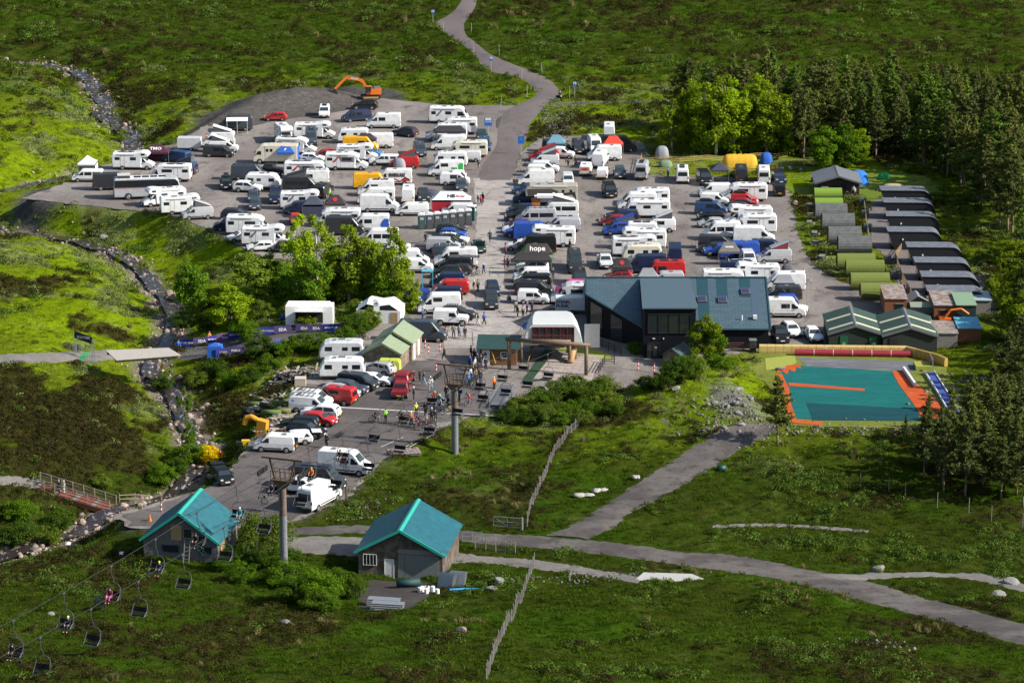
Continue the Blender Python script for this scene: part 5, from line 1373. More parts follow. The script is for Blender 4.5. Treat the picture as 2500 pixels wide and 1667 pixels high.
NW = wood(WOOD, 3.35, 5, ['pine']*5+['spruce'], 9.5, 14, 'dark conifer standing in the dense wood behind the cabins', 'conifers of the wood', ['p','pl','pl','pg'])
NW2 = wood(WOODR, 2.5, 8, ['pine']*6+['spruce'], 5.5, 9.5, 'dark pine in the plantation on the right edge', 'pines of the right-hand plantation', ['p','pl','p'])
for i, (x, y, h) in enumerate([(1640,372,9),(1672,376,11),(1712,378,12.5),(1748,381,11.5),(1790,382,13),(1832,381,12.5),(1872,380,12),(1908,378,10.5),(1690,366,12),(1765,364,13),(1850,366,13),(1928,384,8.5)]):
    tree('birch', x, y, h, [c*1.2 for c in TI['y' if i % 3 else 'b']], 'birch_tree', 'sunlit yellow-green birch in the clump behind the tents', 'tree', 'birches behind the tents', 1.12)
for x, y, h, t, lb in [(2010,412,7,'g','bright green broadleaf tree left of the wood edge'),(2062,415,7.5,'g','rounded green broadleaf tree just behind the brown cabin'),(2095,402,6,'y','small yellow-green tree between the pines and cabin'),(1800,378,2.6,'g','small green bush behind the yellow tent')]:
    tree('round', x, y, h, TI[t], 'broadleaf_tree', lb, 'tree')
for x, y, h in [(2345,452,11.5),(2352,462,12),(2395,505,11.5),(2312,432,11),(2440,560,11)]: tree('pine', x, y, h, TI['pl'], 'pine_tree', 'tall bare-trunked pine on the bank above the black cabins', 'tree', 'pines on the grassy bank')
tree('pine1', 1898, 1088, 8.3, TI['pl'], 'pine_tree', 'lone pine beside the dirt track below the ski mat', 'tree')
for i, (x, y, h) in enumerate([(2440,700,5),(2478,690,6),(2420,740,4),(2490,760,6.5),(2462,800,5.5),(2496,840,7)]): tree('round' if i % 2 else 'birch', x, y, h, TI['bb'[i % 2]], 'broadleaf_tree', f'leafy light green tree on the right edge above the cabins, {ORD[i]} from the back', 'tree', 'trees on the right edge')
for x, y, h, lb in [(2262,1048,3.4,'small pine at the lower right corner of the ski mat'),(2210,1062,2.6,'young dark pine below the teal ski mat')]: tree('spruce', x, y, h, TI['p'], 'young_pine', lb, 'tree')
# clump in front of the left car park
for kd, x, y, h, t, wd, lb in [('thin',728,712,10.5,'y',1.0,'tall airy birch with pale branching trunk beside the car park'),('thin',772,705,10,'b',1.1,'tall slender birch left of the weeping birches'),
 ('birch',850,742,10.5,'b',1.0,'weeping birch in the middle of the clump'),('birch',890,745,9,'o',1.0,'grey-green birch below the blue-backed van'),('birch',962,748,10.5,'b',.95,'weeping birch at the right end of the clump'),('birch',918,742,8.5,'b',1,'birch left of the last weeping birch'),
 ('round',765,752,6.5,'g',1.0,'rounded bright green maple in the clump'),('round',700,748,5.2,'g',1.0,'bright green young maple left of the round maple'),('round',470,772,6.8,'g',1.0,'dark-based bright green tree standing by the stream'),('round',562,805,5.6,'y',1.15,'broad light green willow right of the streamside tree'),
 ('thin',455,742,6.5,'o',1.1,'feathery grey-green tree behind the streamside tree'),('round',630,742,5.4,'o',1.2,'dusty green willow in the left of the clump'),('round',660,715,5,'d',1.1,'dark leafy tree in shadow behind the willow'),('birch',825,735,7.5,'d',1.0,'dark shaded birch inside the clump'),('round',1000,765,4.2,'b',1.0,'small light green tree behind the white medical marquee'),('round',935,752,4.5,'g',1,'bright green small tree below the weeping birches'),
 ('thin',1010,742,4.5,'b',.8,'slim young tree beside the blue skip'),('round',600,700,4.6,'o',1.1,'grey-green willow on the bank below the motorhomes')]:
    tree(kd, x, y, h*1.08, [c*1.4 for c in TI[t]], 'broadleaf_tree', lb, 'tree', 'trees in front of the left car park', wd)
tree('round1', 1722, 890, 6.2, TI['b'], 'broadleaf_tree', 'rounded light green tree in front of the dark building', 'tree', None, .95)
tree('round2', 1742, 888, 4.4, TI['g'], 'broadleaf_tree', 'smaller green tree touching the rounded tree by the building', 'tree')
BU = [(500,808,2.4,'d'),(440,800,2.2,'d'),(640,775,2.4,'o'),(705,778,2.2,'o'),(750,800,1.8,'b'),(600,830,2.6,'g'),(640,870,2.6,'d'),(690,868,2.2,'g'),(740,862,2.8,'g'),(790,858,2.6,'g'),(845,842,2.4,'g'),(865,815,2.8,'d'),(900,800,2.8,'o'),(655,905,2.2,'g'),(520,920,2.6,'d'),(480,940,2,'o'),(560,945,2.2,'g'),(610,930,2,'d'),(395,955,2.2,'d'),
 (450,730,1.8,'w'),(330,715,1.8,'w'),(290,640,1.6,'w'),(350,660,1.7,'w'),(870,770,2.2,'o'),(300,345,2.2,'w'),
 (1270,1010,2.3,'o'),(1310,1000,2.6,'d'),(1350,985,2.8,'d'),(1400,975,3.0,'o'),(1440,985,2.8,'d'),(1480,1000,2.4,'o'),(1330,1030,2.2,'o'),(1290,1035,1.8,'d'),(1390,1020,2.3,'g'),(1430,1015,2.1,'d'),(1240,1030,1.7,'d'),(1470,960,2.2,'o'),(1365,1035,1.8,'g'),(1500,1015,1.7,'d'),(1420,1035,1.7,'o'),
 (1660,930,3,'d'),(1625,945,2.4,'d'),(1690,918,2.8,'o'),(1575,950,1.8,'d'),(1760,905,2,'g'),(1785,898,1.6,'b'),(1552,862,1.6,'g'),(1458,792,1.4,'b'),
 (640,1350,4.2,'o'),(600,1385,2.6,'d'),(560,1395,2.0,'g'),(690,1385,2.2,'d'),(770,1465,2.9,'g'),(815,1450,2.5,'g'),(730,1470,2.5,'d'),(700,1430,2.6,'g'),(850,1455,2.4,'d'),(780,1490,2.2,'g'),(590,1420,2,'g'),
 (400,1180,2.4,'g'),(430,1160,2,'d'),(40,1330,2.6,'d'),(110,1330,2.2,'o'),(150,1290,2.2,'d'),(45,1270,2.4,'g'),(460,1130,2.4,'g'),(250,1190,1.8,'w'),(100,540,1.6,'w'),(2250,600,2,'d'),(2330,640,2.2,'o'),(2450,720,3,'b'),(2480,760,3.4,'b'),(2420,640,2.4,'o')]
NEAR = [('white marquee',920,770),('green-roofed store',940,830),('race banners',640,800),('timber planks heap',740,900),('stream',430,760),('stream',450,1010),('lift station',1370,960),('dark building',1690,880),('teal-roofed sheds',760,1380),('red footbridge',200,1210),('stream',330,680),('black cabins',2330,620),('river',300,330)]
SHADE = dict(d='dark green', g='mid green', o='grey-green', w='silvery', b='light green', y='yellow-green')
seen = {}
bl = []
for x, y, h, t in BU:
    nm = min(NEAR, key=lambda q: (q[1]-x)**2+(q[2]-y)**2)[0]; sz = 'low' if h < 2 else 'tall' if h > 3 else 'rounded'
    bl.append((f'{sz} {SHADE[t]} bush by the {nm}', x))
for (x, y, h, t), (lb, _) in zip(BU, bl):
    m_ = sorted(q[1] for q in bl if q[0] == lb); lab = lb if len(m_) == 1 else f'{lb}, {ORD[m_.index(x)]} from left'
    tree('bush' if t != 'w' else 'willow', x, y, h, TI[t], 'bush', lab, 'bush', 'bushes', 1.15)
# gorse in flower, streamside saplings
g1 = tree('bush2', 508, 1128, 2.0, (5.2,2.6,.25), 'gorse_bush', 'orange-yellow flowering gorse bush on the stream bank', 'bush', None, 1.2)
for x, y, h, lb in [(450,1032,4.8,'slender dark birch sapling beside the stream'),(462,1110,4.4,'leafy sapling on the stream bank left of the gorse')]: tree('thin', x, y, h, TI['g'], 'sapling', lb, 'tree', None, 1.0)
tree('thin', 332, 335, 3.6, TI['o'], 'sapling', 'thin sapling by the upper river bend', 'tree')

# ---------------------------------------------------------------- buildings
def corr_mat(name, col, per_m=6.0, axis='X', rough=.45, col2=None, var=.15, depth=.6, metal=0.0):
    """sheet with ribs in object space"""
    m = bpy.data.materials.new(name); m.use_nodes = True; nt = m.node_tree; b = nt.nodes['Principled BSDF']; b.inputs['Roughness'].default_value = rough; b.inputs['Metallic'].default_value = metal
    tc = nt.nodes.new('ShaderNodeTexCoord'); wv = nt.nodes.new('ShaderNodeTexWave'); wv.bands_direction = axis; wv.inputs['Scale'].default_value = per_m/2; link(nt, tc.outputs['Object'], wv.inputs['Vector'])
    nz = nt.nodes.new('ShaderNodeTexNoise'); nz.inputs['Scale'].default_value = 1.3; nz.inputs['Detail'].default_value = 7; link(nt, tc.outputs['Object'], nz.inputs['Vector'])
    mr = nt.nodes.new('ShaderNodeMapRange'); mr.inputs[1].default_value = .3; mr.inputs[2].default_value = .7; mr.inputs[3].default_value = 1-var; mr.inputs[4].default_value = 1+var; link(nt, nz.outputs[0], mr.inputs[0])
    rgb = nt.nodes.new('ShaderNodeRGB'); rgb.outputs[0].default_value = (*col, 1); src = rgb.outputs[0]
    if col2:
        mx = nt.nodes.new('ShaderNodeMix'); mx.data_type = 'RGBA'; m2 = nt.nodes.new('ShaderNodeMapRange'); m2.inputs[1].default_value = .46; m2.inputs[2].default_value = .56; link(nt, nz.outputs[0], m2.inputs[0]); link(nt, m2.outputs[0], mx.inputs[0]); link(nt, src, mx.inputs[6]); mx.inputs[7].default_value = (*col2, 1); src = mx.outputs[2]
    vm = nt.nodes.new('ShaderNodeVectorMath'); vm.operation = 'MULTIPLY'; link(nt, src, vm.inputs[0]); link(nt, mr.outputs[0], vm.inputs[1]); link(nt, vm.outputs[0], b.inputs['Base Color'])
    bp = nt.nodes.new('ShaderNodeBump'); bp.inputs['Strength'].default_value = depth; bp.inputs['Distance'].default_value = .05; link(nt, wv.outputs[1], bp.inputs['Height']); link(nt, bp.outputs[0], b.inputs['Normal']); return m
TEAL = corr_mat('teal_sheet', (.009,.125,.165), 5, 'Y', .45, None, .22, 1.0); TEALT = mat('teal_trim', (.030,.36,.29), .45)
GRN = corr_mat('green_sheet', (.045,.085,.065), 7, 'Y'); GRNW = corr_mat('green_wall', (.014,.022,.019), 7, 'X', .6); CREAMS = mat('rooflight_cream', (.62,.57,.40), .5)
SAGE = mat('sage_roof', (.215,.27,.17), .8, var=.18, scale=1.5); RENDER = mat('grey_render', (.135,.13,.125), .95, var=.22, scale=1.2, bump=.4)
BOARD = corr_mat('weathered_boards', (.115,.085,.062), 6.5, 'Z', .9, (.16,.135,.11), .25, .9); BOARDL = corr_mat('brown_logs', (.20,.092,.040), 4.5, 'Z', .8, None, .2, 1.0); BOARDV = corr_mat('vertical_boards', (.17,.125,.085), 6, 'X', .9, (.23,.185,.14), .2, .7)
SHUTTER = corr_mat('steel_shutter', (.19,.20,.21), 9, 'Z', .5, (.16,.19,.18), .12, .6); DARKW = mat('dark_cladding', (.007,.008,.012), .7, var=.15, scale=.8, spec=.15)
ROOFS = mat('steel_roof', (.13,.14,.15), .5, var=.12, scale=1); DOORW = mat('door_white', (.62,.62,.60), .6, var=.1, scale=2); FRAMEW = mat('frame_white', (.68,.68,.66), .5); WOODL = mat('pale_timber', (.36,.25,.12), .8, var=.2, scale=3); WOODG = mat('grey_timber', (.20,.185,.165), .9, var=.3, scale=3); BLUEF = mat('blue_frame', (.03,.06,.14), .5)
PANE = mat('window_glass', (.02,.025,.028), .05, spec=.7); BROWNST = mat('brown_steel', (.115,.075,.045), .6, var=.3, scale=2, col2=(.16,.10,.06)); GALV = mat('galvanised', (.34,.355,.37), .4, .5, var=.15, scale=2); RUST = mat('rust', (.17,.065,.03), .85, var=.3, scale=2)

def gable(name, label, px, py, rot, Wd, D, wh, rh, wallm, roofm, trimm=None, over=.35, front=(), sides=(), cat='shed', strips=None, sink=.3):
    """gabled building, gable end to the front; local x right, y depth away, origin at front centre on the ground"""
    p = P(px, py); t = thing(name, label, cat, (p.x, p.y, p.z), R(rot)); h = Wd/2
    mb = MB(); mb.add([(-h,0,-sink),(h,0,-sink),(h,0,wh),(0,0,rh),(-h,0,wh),(-h,D,-sink),(h,D,-sink),(h,D,wh),(0,D,rh),(-h,D,wh)], [(0,1,2,3,4),(9,8,7,6,5),(1,6,7,2),(5,0,4,9)]); mb.build('wall', wallm, t)
    sl = math.hypot(h, rh-wh); u = Vector((h, 0, wh-rh))/sl
    for s in (-1, 1):
        d = Vector((u.x*s, 0, u.z)); e = d*(sl+over); nrm = Vector((-d.z*s if s > 0 else d.z, 0, abs(d.x)))
        a = Vector((0,-over,rh+.02)); b = a+e; c = b+Vector((0,D+2*over,0)); f = a+Vector((0,D+2*over,0)); th = Vector((0,0,.09))
        q = MB().add([a,b,c,f,a+th,b+th,c+th,f+th], [(3,2,1,0),(4,5,6,7),(0,1,5,4),(1,2,6,5),(2,3,7,6),(3,0,4,7)] if s > 0 else [(0,1,2,3),(7,6,5,4),(4,5,1,0),(5,6,2,1),(6,7,3,2),(7,4,0,3)])
        ro = q.build('roof', roofm, t)
        if trimm:
            MB().bar(a+Vector((0,-.03,.04)), b+Vector((0,-.03,.04)), .10, .26).build('barge_board', trimm, ro)
        if strips:
            for f0 in strips:
                y0 = -over+(D+2*over)*f0; k0, k1 = .06, .93
                pa = [Vector((e.x*k0, y0, rh+.14+e.z*k0)), Vector((e.x*k1, y0, rh+.14+e.z*k1)), Vector((e.x*k1, y0+.75, rh+.14+e.z*k1)), Vector((e.x*k0, y0+.75, rh+.14+e.z*k0))]
                MB().poly(pa if s > 0 else pa[::-1]).build('rooflight', CREAMS, ro)
    if trimm: MB().add([(-.28,-over-.04,rh+.03),(0,-over-.04,rh+.17),(.28,-over-.04,rh+.03),(-.28,D+over,rh+.03),(0,D+over,rh+.17),(.28,D+over,rh+.03)], [(0,1,4,3),(1,2,5,4),(0,2,1),(3,4,5)]).build('ridge_cap', trimm, t)
    for nm, x0, x1, z0, z1, m_, fr in front:
        o = MB().box((x0+x1)/2, -.03, (z0+z1)/2, x1-x0, .08, z1-z0).build(nm, m_, t)
        if fr:
            f = MB()
            for a, b in (((x0,z0),(x1,z0)),((x1,z0),(x1,z1)),((x1,z1),(x0,z1)),((x0,z1),(x0,z0))): f.bar((a[0],-.07,a[1]), (b[0],-.07,b[1]), .07, .05)
            f.build('frame', fr, o)
    for nm, y0, y1, z0, z1, m_ in sides: MB().box(h+.03, (y0+y1)/2, (z0+z1)/2, .08, y1-y0, z1-z0).build(nm, m_, t)
    return t
# two turquoise-roofed sheds in front
s1 = gable('shed', 'grey rendered shed with turquoise roof and hayloft door', 442, 1366, -10, 7.6, 7.2, 2.1, 4.9, RENDER, TEAL, TEALT, .4,
 front=[('window',-1.9,-.2,.75,1.5,PANE,BLUEF),('window',1.9,3.2,.75,1.5,PANE,BLUEF),('loft_opening',.35,1.2,2.35,3.3,PANE,WOODG),('loft_shutter',-.95,.15,2.05,3.6,WOODL,None)], cat='shed')
mb = MB(); [mb.bar((.5+k,-.9,0),(.5+k,-.12,2.3),.07) for k in (0,.55)]; [mb.bar((.5,-.9+.13*q,.37*q),(1.05,-.9+.13*q,.37*q),.05) for q in range(1,6)]; mb.build('ladder', WOODG, s1)
MB().box(3.84,1.6,1.0,.08,1.6,1.9).build('side_door', WOODL, s1)
s2 = gable('shed', 'weathered timber shed with turquoise roof and roller shutter', 978, 1413, -9, 8.3, 9.0, 2.75, 5.0, BOARD, TEAL, TEALT, .4,
 front=[('window',-3.65,-2.35,1.3,2.4,PANE,FRAMEW),('door',-1.55,-.65,.05,2.0,DOORW,FRAMEW),('shutter',.45,3.8,.0,2.55,SHUTTER,None),('side_panel',-.25,.42,.0,2.55,SHUTTER,None),('lintel',-.2,4.1,2.6,3.1,WOODG,None)], cat='shed')
for k in range(3): MB().bar((-3.33+k*.33,-.1,1.3),(-3.33+k*.33,-.1,2.4),.03).build('glazing_bar', FRAMEW, s2)
# green-roofed store, hut, pair of dark green sheds, brown cabin
s3 = gable('store', 'timber store with sage green roof beside the grey van', 934, 902, -12, 4.6, 5.0, 2.1, 3.3, BOARDV, SAGE, SAGE, .25, cat='shed')
s3b = gable('store', 'rear timber store with raised sage green roof', 960, 880, -12, 4.8, 5.2, 2.35, 3.7, BOARDV, SAGE, SAGE, .25, cat='shed', sides=[('door',.6,1.6,.0,2.0,DOORW),('door',2.8,3.8,.0,2.0,FRAMEW)])
d1 = gable('green_shed', 'dark green shed with cream rooflights, left of the pair', 2087, 852, -2, 6.6, 9.6, 1.95, 3.0, GRNW, GRN, ROOFS, .2, front=[('door',-1.9,-.9,.0,1.7,mat('door_green', (.015,.11,.05), .5),None),('door',1.8,2.8,.0,1.7,MATS['door_green'],None),('sign',-1.6,-1.2,.5,.9,FRAMEW,None),('sign',2.1,2.6,.5,.9,FRAMEW,None)], strips=(.14,.56))
d2 = gable('green_shed', 'dark green shed with cream rooflights, right of the pair', 2221, 858, -2, 6.8, 9.8, 2.0, 3.05, GRNW, GRN, ROOFS, .2, front=[('door',-2.6,-1.6,.0,1.7,TRIM,None)], strips=(.14,.56))
cb = gable('log_cabin', 'dark brown log cabin with grey steel roof by the tents', 2046, 478, -2, 6.6, 7.4, 2.1, 3.1, mat('dark_logs', (.040,.018,.014), .8, var=.2, scale=3), corr_mat('standing_seam', (.155,.165,.18), 1.1, 'Y', .45, None, .08, .4), ROOFS, .5, front=[('window',-.9,.0,.6,1.7,PANE,None),('door',.4,1.2,.0,1.9,PANE,None),('sign',-2.6,-1.6,1.0,1.4,INK,FRAMEW),('notice',2.4,2.8,.7,1.2,FRAMEW,None)], cat='cabin')
hut = P(1216, 892); t = thing('ticket_hut', 'brown log hut with green ribbed roof and white door', 'hut', hut, R(-3))
MB().box(0,1.5,1.0,4.6,3.0,2.3).build('wall', BOARDL, t)
q = MB().add([(-2.7,-.5,2.15),(2.75,-.5,2.15),(2.75,3.4,2.95),(-2.7,3.4,2.95),(-2.7,-.5,2.25),(2.75,-.5,2.25),(2.75,3.4,3.05),(-2.7,3.4,3.05)], [(3,2,1,0),(4,5,6,7),(0,1,5,4),(1,2,6,5),(2,3,7,6),(3,0,4,7)]); q.build('roof', corr_mat('hut_roof', (.022,.062,.050), 6, 'X', .45), t)
dd = MB().box(-1.5,-.04,1.0,.95,.1,1.95).build('door', DOORW, t); MB().box(-1.55,-.10,1.45,.3,.04,.4).build('pane', PANE, dd); lettering('i', .2, INKG, dd, (-1.5,-.11,.95))
wn = MB().box(.75,-.02,1.35,.75,.08,.75).build('window', PANE, t); mb = MB(); [mb.bar(a, b, .1, .06) for a, b in (((.35,-.07,.95),(1.15,-.07,.95)),((.35,-.07,1.75),(1.15,-.07,1.75)),((.35,-.07,.95),(.35,-.07,1.75)),((1.15,-.07,.95),(1.15,-.07,1.75)))]; mb.build('frame', FRAMEW, wn)
MB().cyl((-.3,-.1,.3),(-.8,-.3,1.9),.05,.05,6).build('hose', mat('hose_yellow', (.7,.5,.05), .5), t)

# main dark building
def XA(x, Y, z): return (x-1250)/FPX*(Y*cp_+(CAM_H-z)*sp_)
YF, YR, ZE, ZR = 349.5, 360.5, 2.6, 6.6
main = thing('lodge', 'large angular black lodge with blue-grey metal roof', 'building', (0,0,0))
def rp(x, t, off=0.0):
    Y = YR+(YF-YR)*t; z = ZR+(ZE-ZR)*t; return Vector((XA(x, Y, z), Y-off*.34, z+off*.94))
def shingle_mat():
    m = bpy.data.materials.new('metal_shingles'); m.use_nodes = True; nt = m.node_tree; b = nt.nodes['Principled BSDF']; b.inputs['Roughness'].default_value = .42; b.inputs['Metallic'].default_value = .25
    geo = nt.nodes.new('ShaderNodeNewGeometry'); br = nt.nodes.new('ShaderNodeTexBrick'); br.inputs['Scale'].default_value = 1.0; br.inputs['Brick Width'].default_value = .9; br.inputs['Row Height'].default_value = .42; br.inputs['Mortar Size'].default_value = .03
    br.inputs['Color1'].default_value = (.070,.118,.145,1); br.inputs['Color2'].default_value = (.092,.145,.172,1); br.inputs['Mortar'].default_value = (.048,.080,.100,1); link(nt, geo.outputs['Position'], br.inputs['Vector']); link(nt, br.outputs[0], b.inputs['Base Color'])
    bp = nt.nodes.new('ShaderNodeBump'); bp.inputs['Strength'].default_value = .5; bp.inputs['Distance'].default_value = .03; link(nt, br.outputs[1], bp.inputs['Height']); bp.invert = True; link(nt, bp.outputs[0], b.inputs['Normal']); return m
SHING = shingle_mat(); SEAM = mat('metal_sheet_dark', (.030,.085,.105), .35, .3); SEAM2 = mat('metal_sheet_pale', (.085,.13,.175), .35, .3); METR = mat('dormer_roof', (.105,.155,.185), .4, .3, var=.06, scale=1)
A1, A2 = rp(1430, 0), rp(1870, 0); B1, B2, B3 = rp(1430, .33), rp(1572, .98), rp(1882, 1.0); B2b = rp(1690, 1.0)
A3, A4 = Vector((A1.x, 372, ZE)), Vector((A2.x, 372, ZE))
th = Vector((0,0,.14))
q = MB().poly([A1, B1, B2, B2b, B3, A2]).poly([A2, A4, A3, A1]); q.build('roof', SHING, main)
wl = MB()
def wall_to(a, b, m_=0): wl.poly([Vector((a.x,a.y,-.3)), Vector((b.x,b.y,-.3)), b-Vector((0,0,.06)), a-Vector((0,0,.06))], m_)
ind = lambda v, dx, dy: Vector((v.x+dx, v.y+dy, v.z))
w1, w2, w3, w4 = ind(B1,.25,.2), ind(B2,.0,.25), ind(B2b,0,.3), ind(B3,-.25,.3)
wall_to(w1, w2); wall_to(w3, w4); ra = ind(A2,-.25,0); wall_to(w4, ra); wall_to(ra, ind(A4,-.25,-.2)); wall_to(ind(A3,.25,-.2), ind(A1,.25,0)); wall_to(ind(A1,.25,0), w1); wall_to(ind(A4,-.25,-.2), ind(A3,.25,-.2)); wl.build('wall', DARKW, main)
mb = MB(); mb.bar(A1+Vector((0,0,.06)), A2+Vector((0,0,.06)), .35, .12); mb.bar(B1+Vector((0,0,.03)), B2+Vector((0,0,.03)), .16, .16); mb.bar(B2b+Vector((0,-.02,.03)), B3+Vector((0,-.02,.03)), .16, .16); mb.bar(A2+Vector((0,0,.05)), B3+Vector((0,0,.05)), .2, .12); mb.bar(A1+Vector((0,0,.05)), B1+Vector((0,0,.05)), .2, .12); mb.build('roof_trim', SEAM, main)
for x0, x1, t0, t1, m_ in ((1700,1727,.0,.95,SEAM),(1748,1774,.0,.42,SEAM),(1804,1830,.0,.38,SEAM),(1830,1850,.02,.80,SEAM2)):
    MB().poly([rp(x0,t0,.02), rp(x0+8*t1,t1,.02), rp(x1+8*t1,t1,.02), rp(x1,t0,.02)]).build('roof_band', m_, main)
SKYG = mat('skylight_glass', (.045,.04,.10), .08, spec=.7)
for x, t in ((1714,.44),(1764,.45),(1820,.29)):
    c = rp(x, t, .12); o = MB().box(c.x, c.y, c.z, 1.15, 1.25, .28, rx=math.atan2(ZR-ZE, YR-YF)).build('skylight', ROOFS, main); c2 = rp(x, t, .28); MB().box(c2.x, c2.y, c2.z, .92, 1.0, .05, rx=math.atan2(ZR-ZE, YR-YF)).build('pane', SKYG, o)
c = rp(1843,.80,.2); MB().box(c.x,c.y,c.z+.1,.5,.5,.45).build('vent_box', FRAMEW, main); c = rp(1811,.82); MB().cyl((c.x,c.y,c.z-.2),(c.x,c.y,c.z+.6),.1,.1,8).build('flue', FRAMEW, main)
# glazed box in the middle
YB = 345.2; xl, xr = XA(1572, YB, 3), XA(1698, YB, 3); ZT = 6.45
bx = MB(); bx.add([(xl,YB,-.3),(xr,YB,-.3),(xr,YB,ZT),(xl,YB,ZT),(xl,359,-.3),(xr,359,-.3),(xr,359,ZT),(xl,359,ZT)], [(0,1,2,3),(1,5,6,2),(4,0,3,7)]); bx.build('dormer_wall', DARKW, main)
rf = MB().add([(xl-.25,YB-.3,ZT),(xr+.25,YB-.3,ZT),(xr+.1,360,ZT+.05),(xl+.1,360,ZT+.05),(xl-.25,YB-.3,ZT+.16),(xr+.25,YB-.3,ZT+.16),(xr+.1,360,ZT+.22),(xl+.1,360,ZT+.22)], [(3,2,1,0),(4,5,6,7),(0,1,5,4),(1,2,6,5),(2,3,7,6),(3,0,4,7)]).build('dormer_roof', METR, main)
def fwin(x0, x1, z0, z1, cols_, rows_, nm='window', m_=PANE, Y=YB):
    a, b = XA(x0, Y, z0), XA(x1, Y, z0); o = MB().box((a+b)/2, Y-.02, (z0+z1)/2, b-a, .06, z1-z0).build(nm, m_, main); f = MB()
    for k in range(cols_+1): f.bar((a+(b-a)*k/cols_, Y-.08, z0), (a+(b-a)*k/cols_, Y-.08, z1), .07)
    for k in range(rows_+1): f.bar((a, Y-.08, z0+(z1-z0)*k/rows_), (b, Y-.08, z0+(z1-z0)*k/rows_), .07)
    f.build('frame', TRIM, o); return o
fwin(1582,1686,3.3,5.75,4,1); fwin(1580,1609,.0,2.05,2,1,'door')
MB().box(XA(1596,YB,2.4),YB-.06,2.6,.3,.08,.12).build('wall_lamp', FRAMEW, main); MB().box(XA(1620,YB,2.4),YB-.06,2.6,.14,.08,.14).build('wall_lamp', FRAMEW, main)
lettering('EXIT', .12, INKW, main, (XA(1601,YB,1.5), YB-.08, 1.45))
dv = (w2-w1); dv.z = 0; dl = dv.length; dv /= dl; nv = Vector((dv.y, -dv.x, 0))
def topz(s): return (w1.z+(w2.z-w1.z)*s/dl)-.7
for s0, s1 in ((.6,2.6),(4.2,6.2)):
    a, b = w1+dv*s0, w1+dv*s1; zt0, zt1 = topz(s0), topz(s1); o_ = nv*.05
    MB().poly([Vector((a.x,a.y,.2))+o_, Vector((b.x,b.y,.2))+o_, Vector((b.x,b.y,zt1))+o_, Vector((a.x,a.y,zt0))+o_]).build('window', PANE, main)
# side store in front of the lodge
gable('small_shed', 'small dark timber shed with green roof in front of the lodge', 1642, 896, -25, 2.6, 3.2, 1.5, 2.3, BOARDV, mat('hut_green', (.05,.09,.085), .5), None, .3)

# ---------------------------------------------------------------- chairlift
st = thing('lift_station', 'white curved chairlift station with red framed windows', 'lift station', P(1350, 884))
SHELL = mat('station_white', (.56,.58,.56), .5, var=.08, scale=.8)
def oct_(w, z0, z1): return [(-w/2,z0),(w/2,z0),(w/2-.35,z0+(z1-z0)*.55),(w/2-.85,z1-.28),(w/2-1.2,z1),(-w/2+1.2,z1),(-w/2+.85,z1-.28),(-w/2+.35,z0+(z1-z0)*.55)]
a, b, c = oct_(7.4, 2.2, 4.85), oct_(7.4, 1.7, 5.0), oct_(6.8, 2.4, 4.9); mb = MB(); n = 8
rings = [[(x, 0, z) for x, z in a], [(x, .25, z) for x, z in oct_(7.5,2.05,4.92)], [(x, 3.0, z) for x, z in b], [(x, 6.0, z) for x, z in c], [(x*.8, 6.6, z*.85+.7) for x, z in c]]
mb.v = [p for r_ in rings for p in r_]
for i in range(4):
    for k in range(n): mb.f.append((i*n+k, i*n+(k+1) % n, (i+1)*n+(k+1) % n, (i+1)*n+k)); mb.m.append(0)
mb.f += [tuple(range(n))[::-1], tuple(range(4*n, 5*n))]; mb.m += [0,0]; mb.build('shell', SHELL, st)
REDF = mat('red_frame', (.22,.018,.02), .5); wx0, wx1, wz0, wz1 = -2.6, 2.6, 2.45, 4.5
gl = MB().box(0,-.03,(wz0+wz1)/2,wx1-wx0,.08,wz1-wz0).build('window', PANE, st)
for k in range(7): x = wx0+(wx1-wx0)*k/6; MB().bar((x,-.1,wz0),(x,-.1,wz1),.065).build('glazing_bar', REDF, gl)
for z in (wz0, (wz0+wz1)/2, wz1): MB().bar((wx0,-.1,z),(wx1,-.1,z),.065).build('glazing_bar', REDF, gl)
mb = MB(); [MB().cyl((x,y,-.2),(x,y,2.6),.22,.22,10).build('leg', BROWNST, st) for x in (-2.6,2.8) for y in (1.2,5)]
MB().cyl((0,1.0,2.0),(0,1.0,2.25),2.0,2.0,28).build('bullwheel', TRIM, st); MB().box(0,3,1.9,5.4,4.6,.3).build('machinery_deck', TRIM, st)
MB().box(4.9,2.2,2.8,1.9,.12,3.0).build('side_panel', GALV, st)
bl_, br_ = P(1243, 902), P(1431, 917)
gt = thing('gantry', 'brown steel pipe gantry spanning the lift platform', 'gantry', bl_); rel = br_-bl_; rel.z = 0; ht = 3.9
MB().cyl((0,0,0),(0,0,ht),.24,.24,12).build('post', BROWNST, gt, True); MB().cyl((rel.x,rel.y,0),(rel.x,rel.y,ht-.1),.24,.24,12).build('post', BROWNST, gt, True)
MB().cyl((-.4,0,ht),(rel.x+.5,rel.y,ht-.05),.25,.25,12).build('beam', BROWNST, gt, True)
MB().cyl((1.5,3.2,2.9),(7.6,2.6,2.9),.2,.2,10).build('inner_beam', BROWNST, gt, True); MB().cyl((1.5,3.2,0),(1.5,3.2,2.9),.2,.2,10).build('inner_post', BROWNST, gt, True); MB().cyl((7.5,2.6,0),(7.5,2.6,2.9),.2,.2,10).build('inner_post', BROWNST, gt, True); MB().cyl((7.6,2.4,.2),(8.4,6.5,2.8),.42,.42,12).build('pipe', mat('pipe_tan', (.42,.25,.12), .6), gt, True)
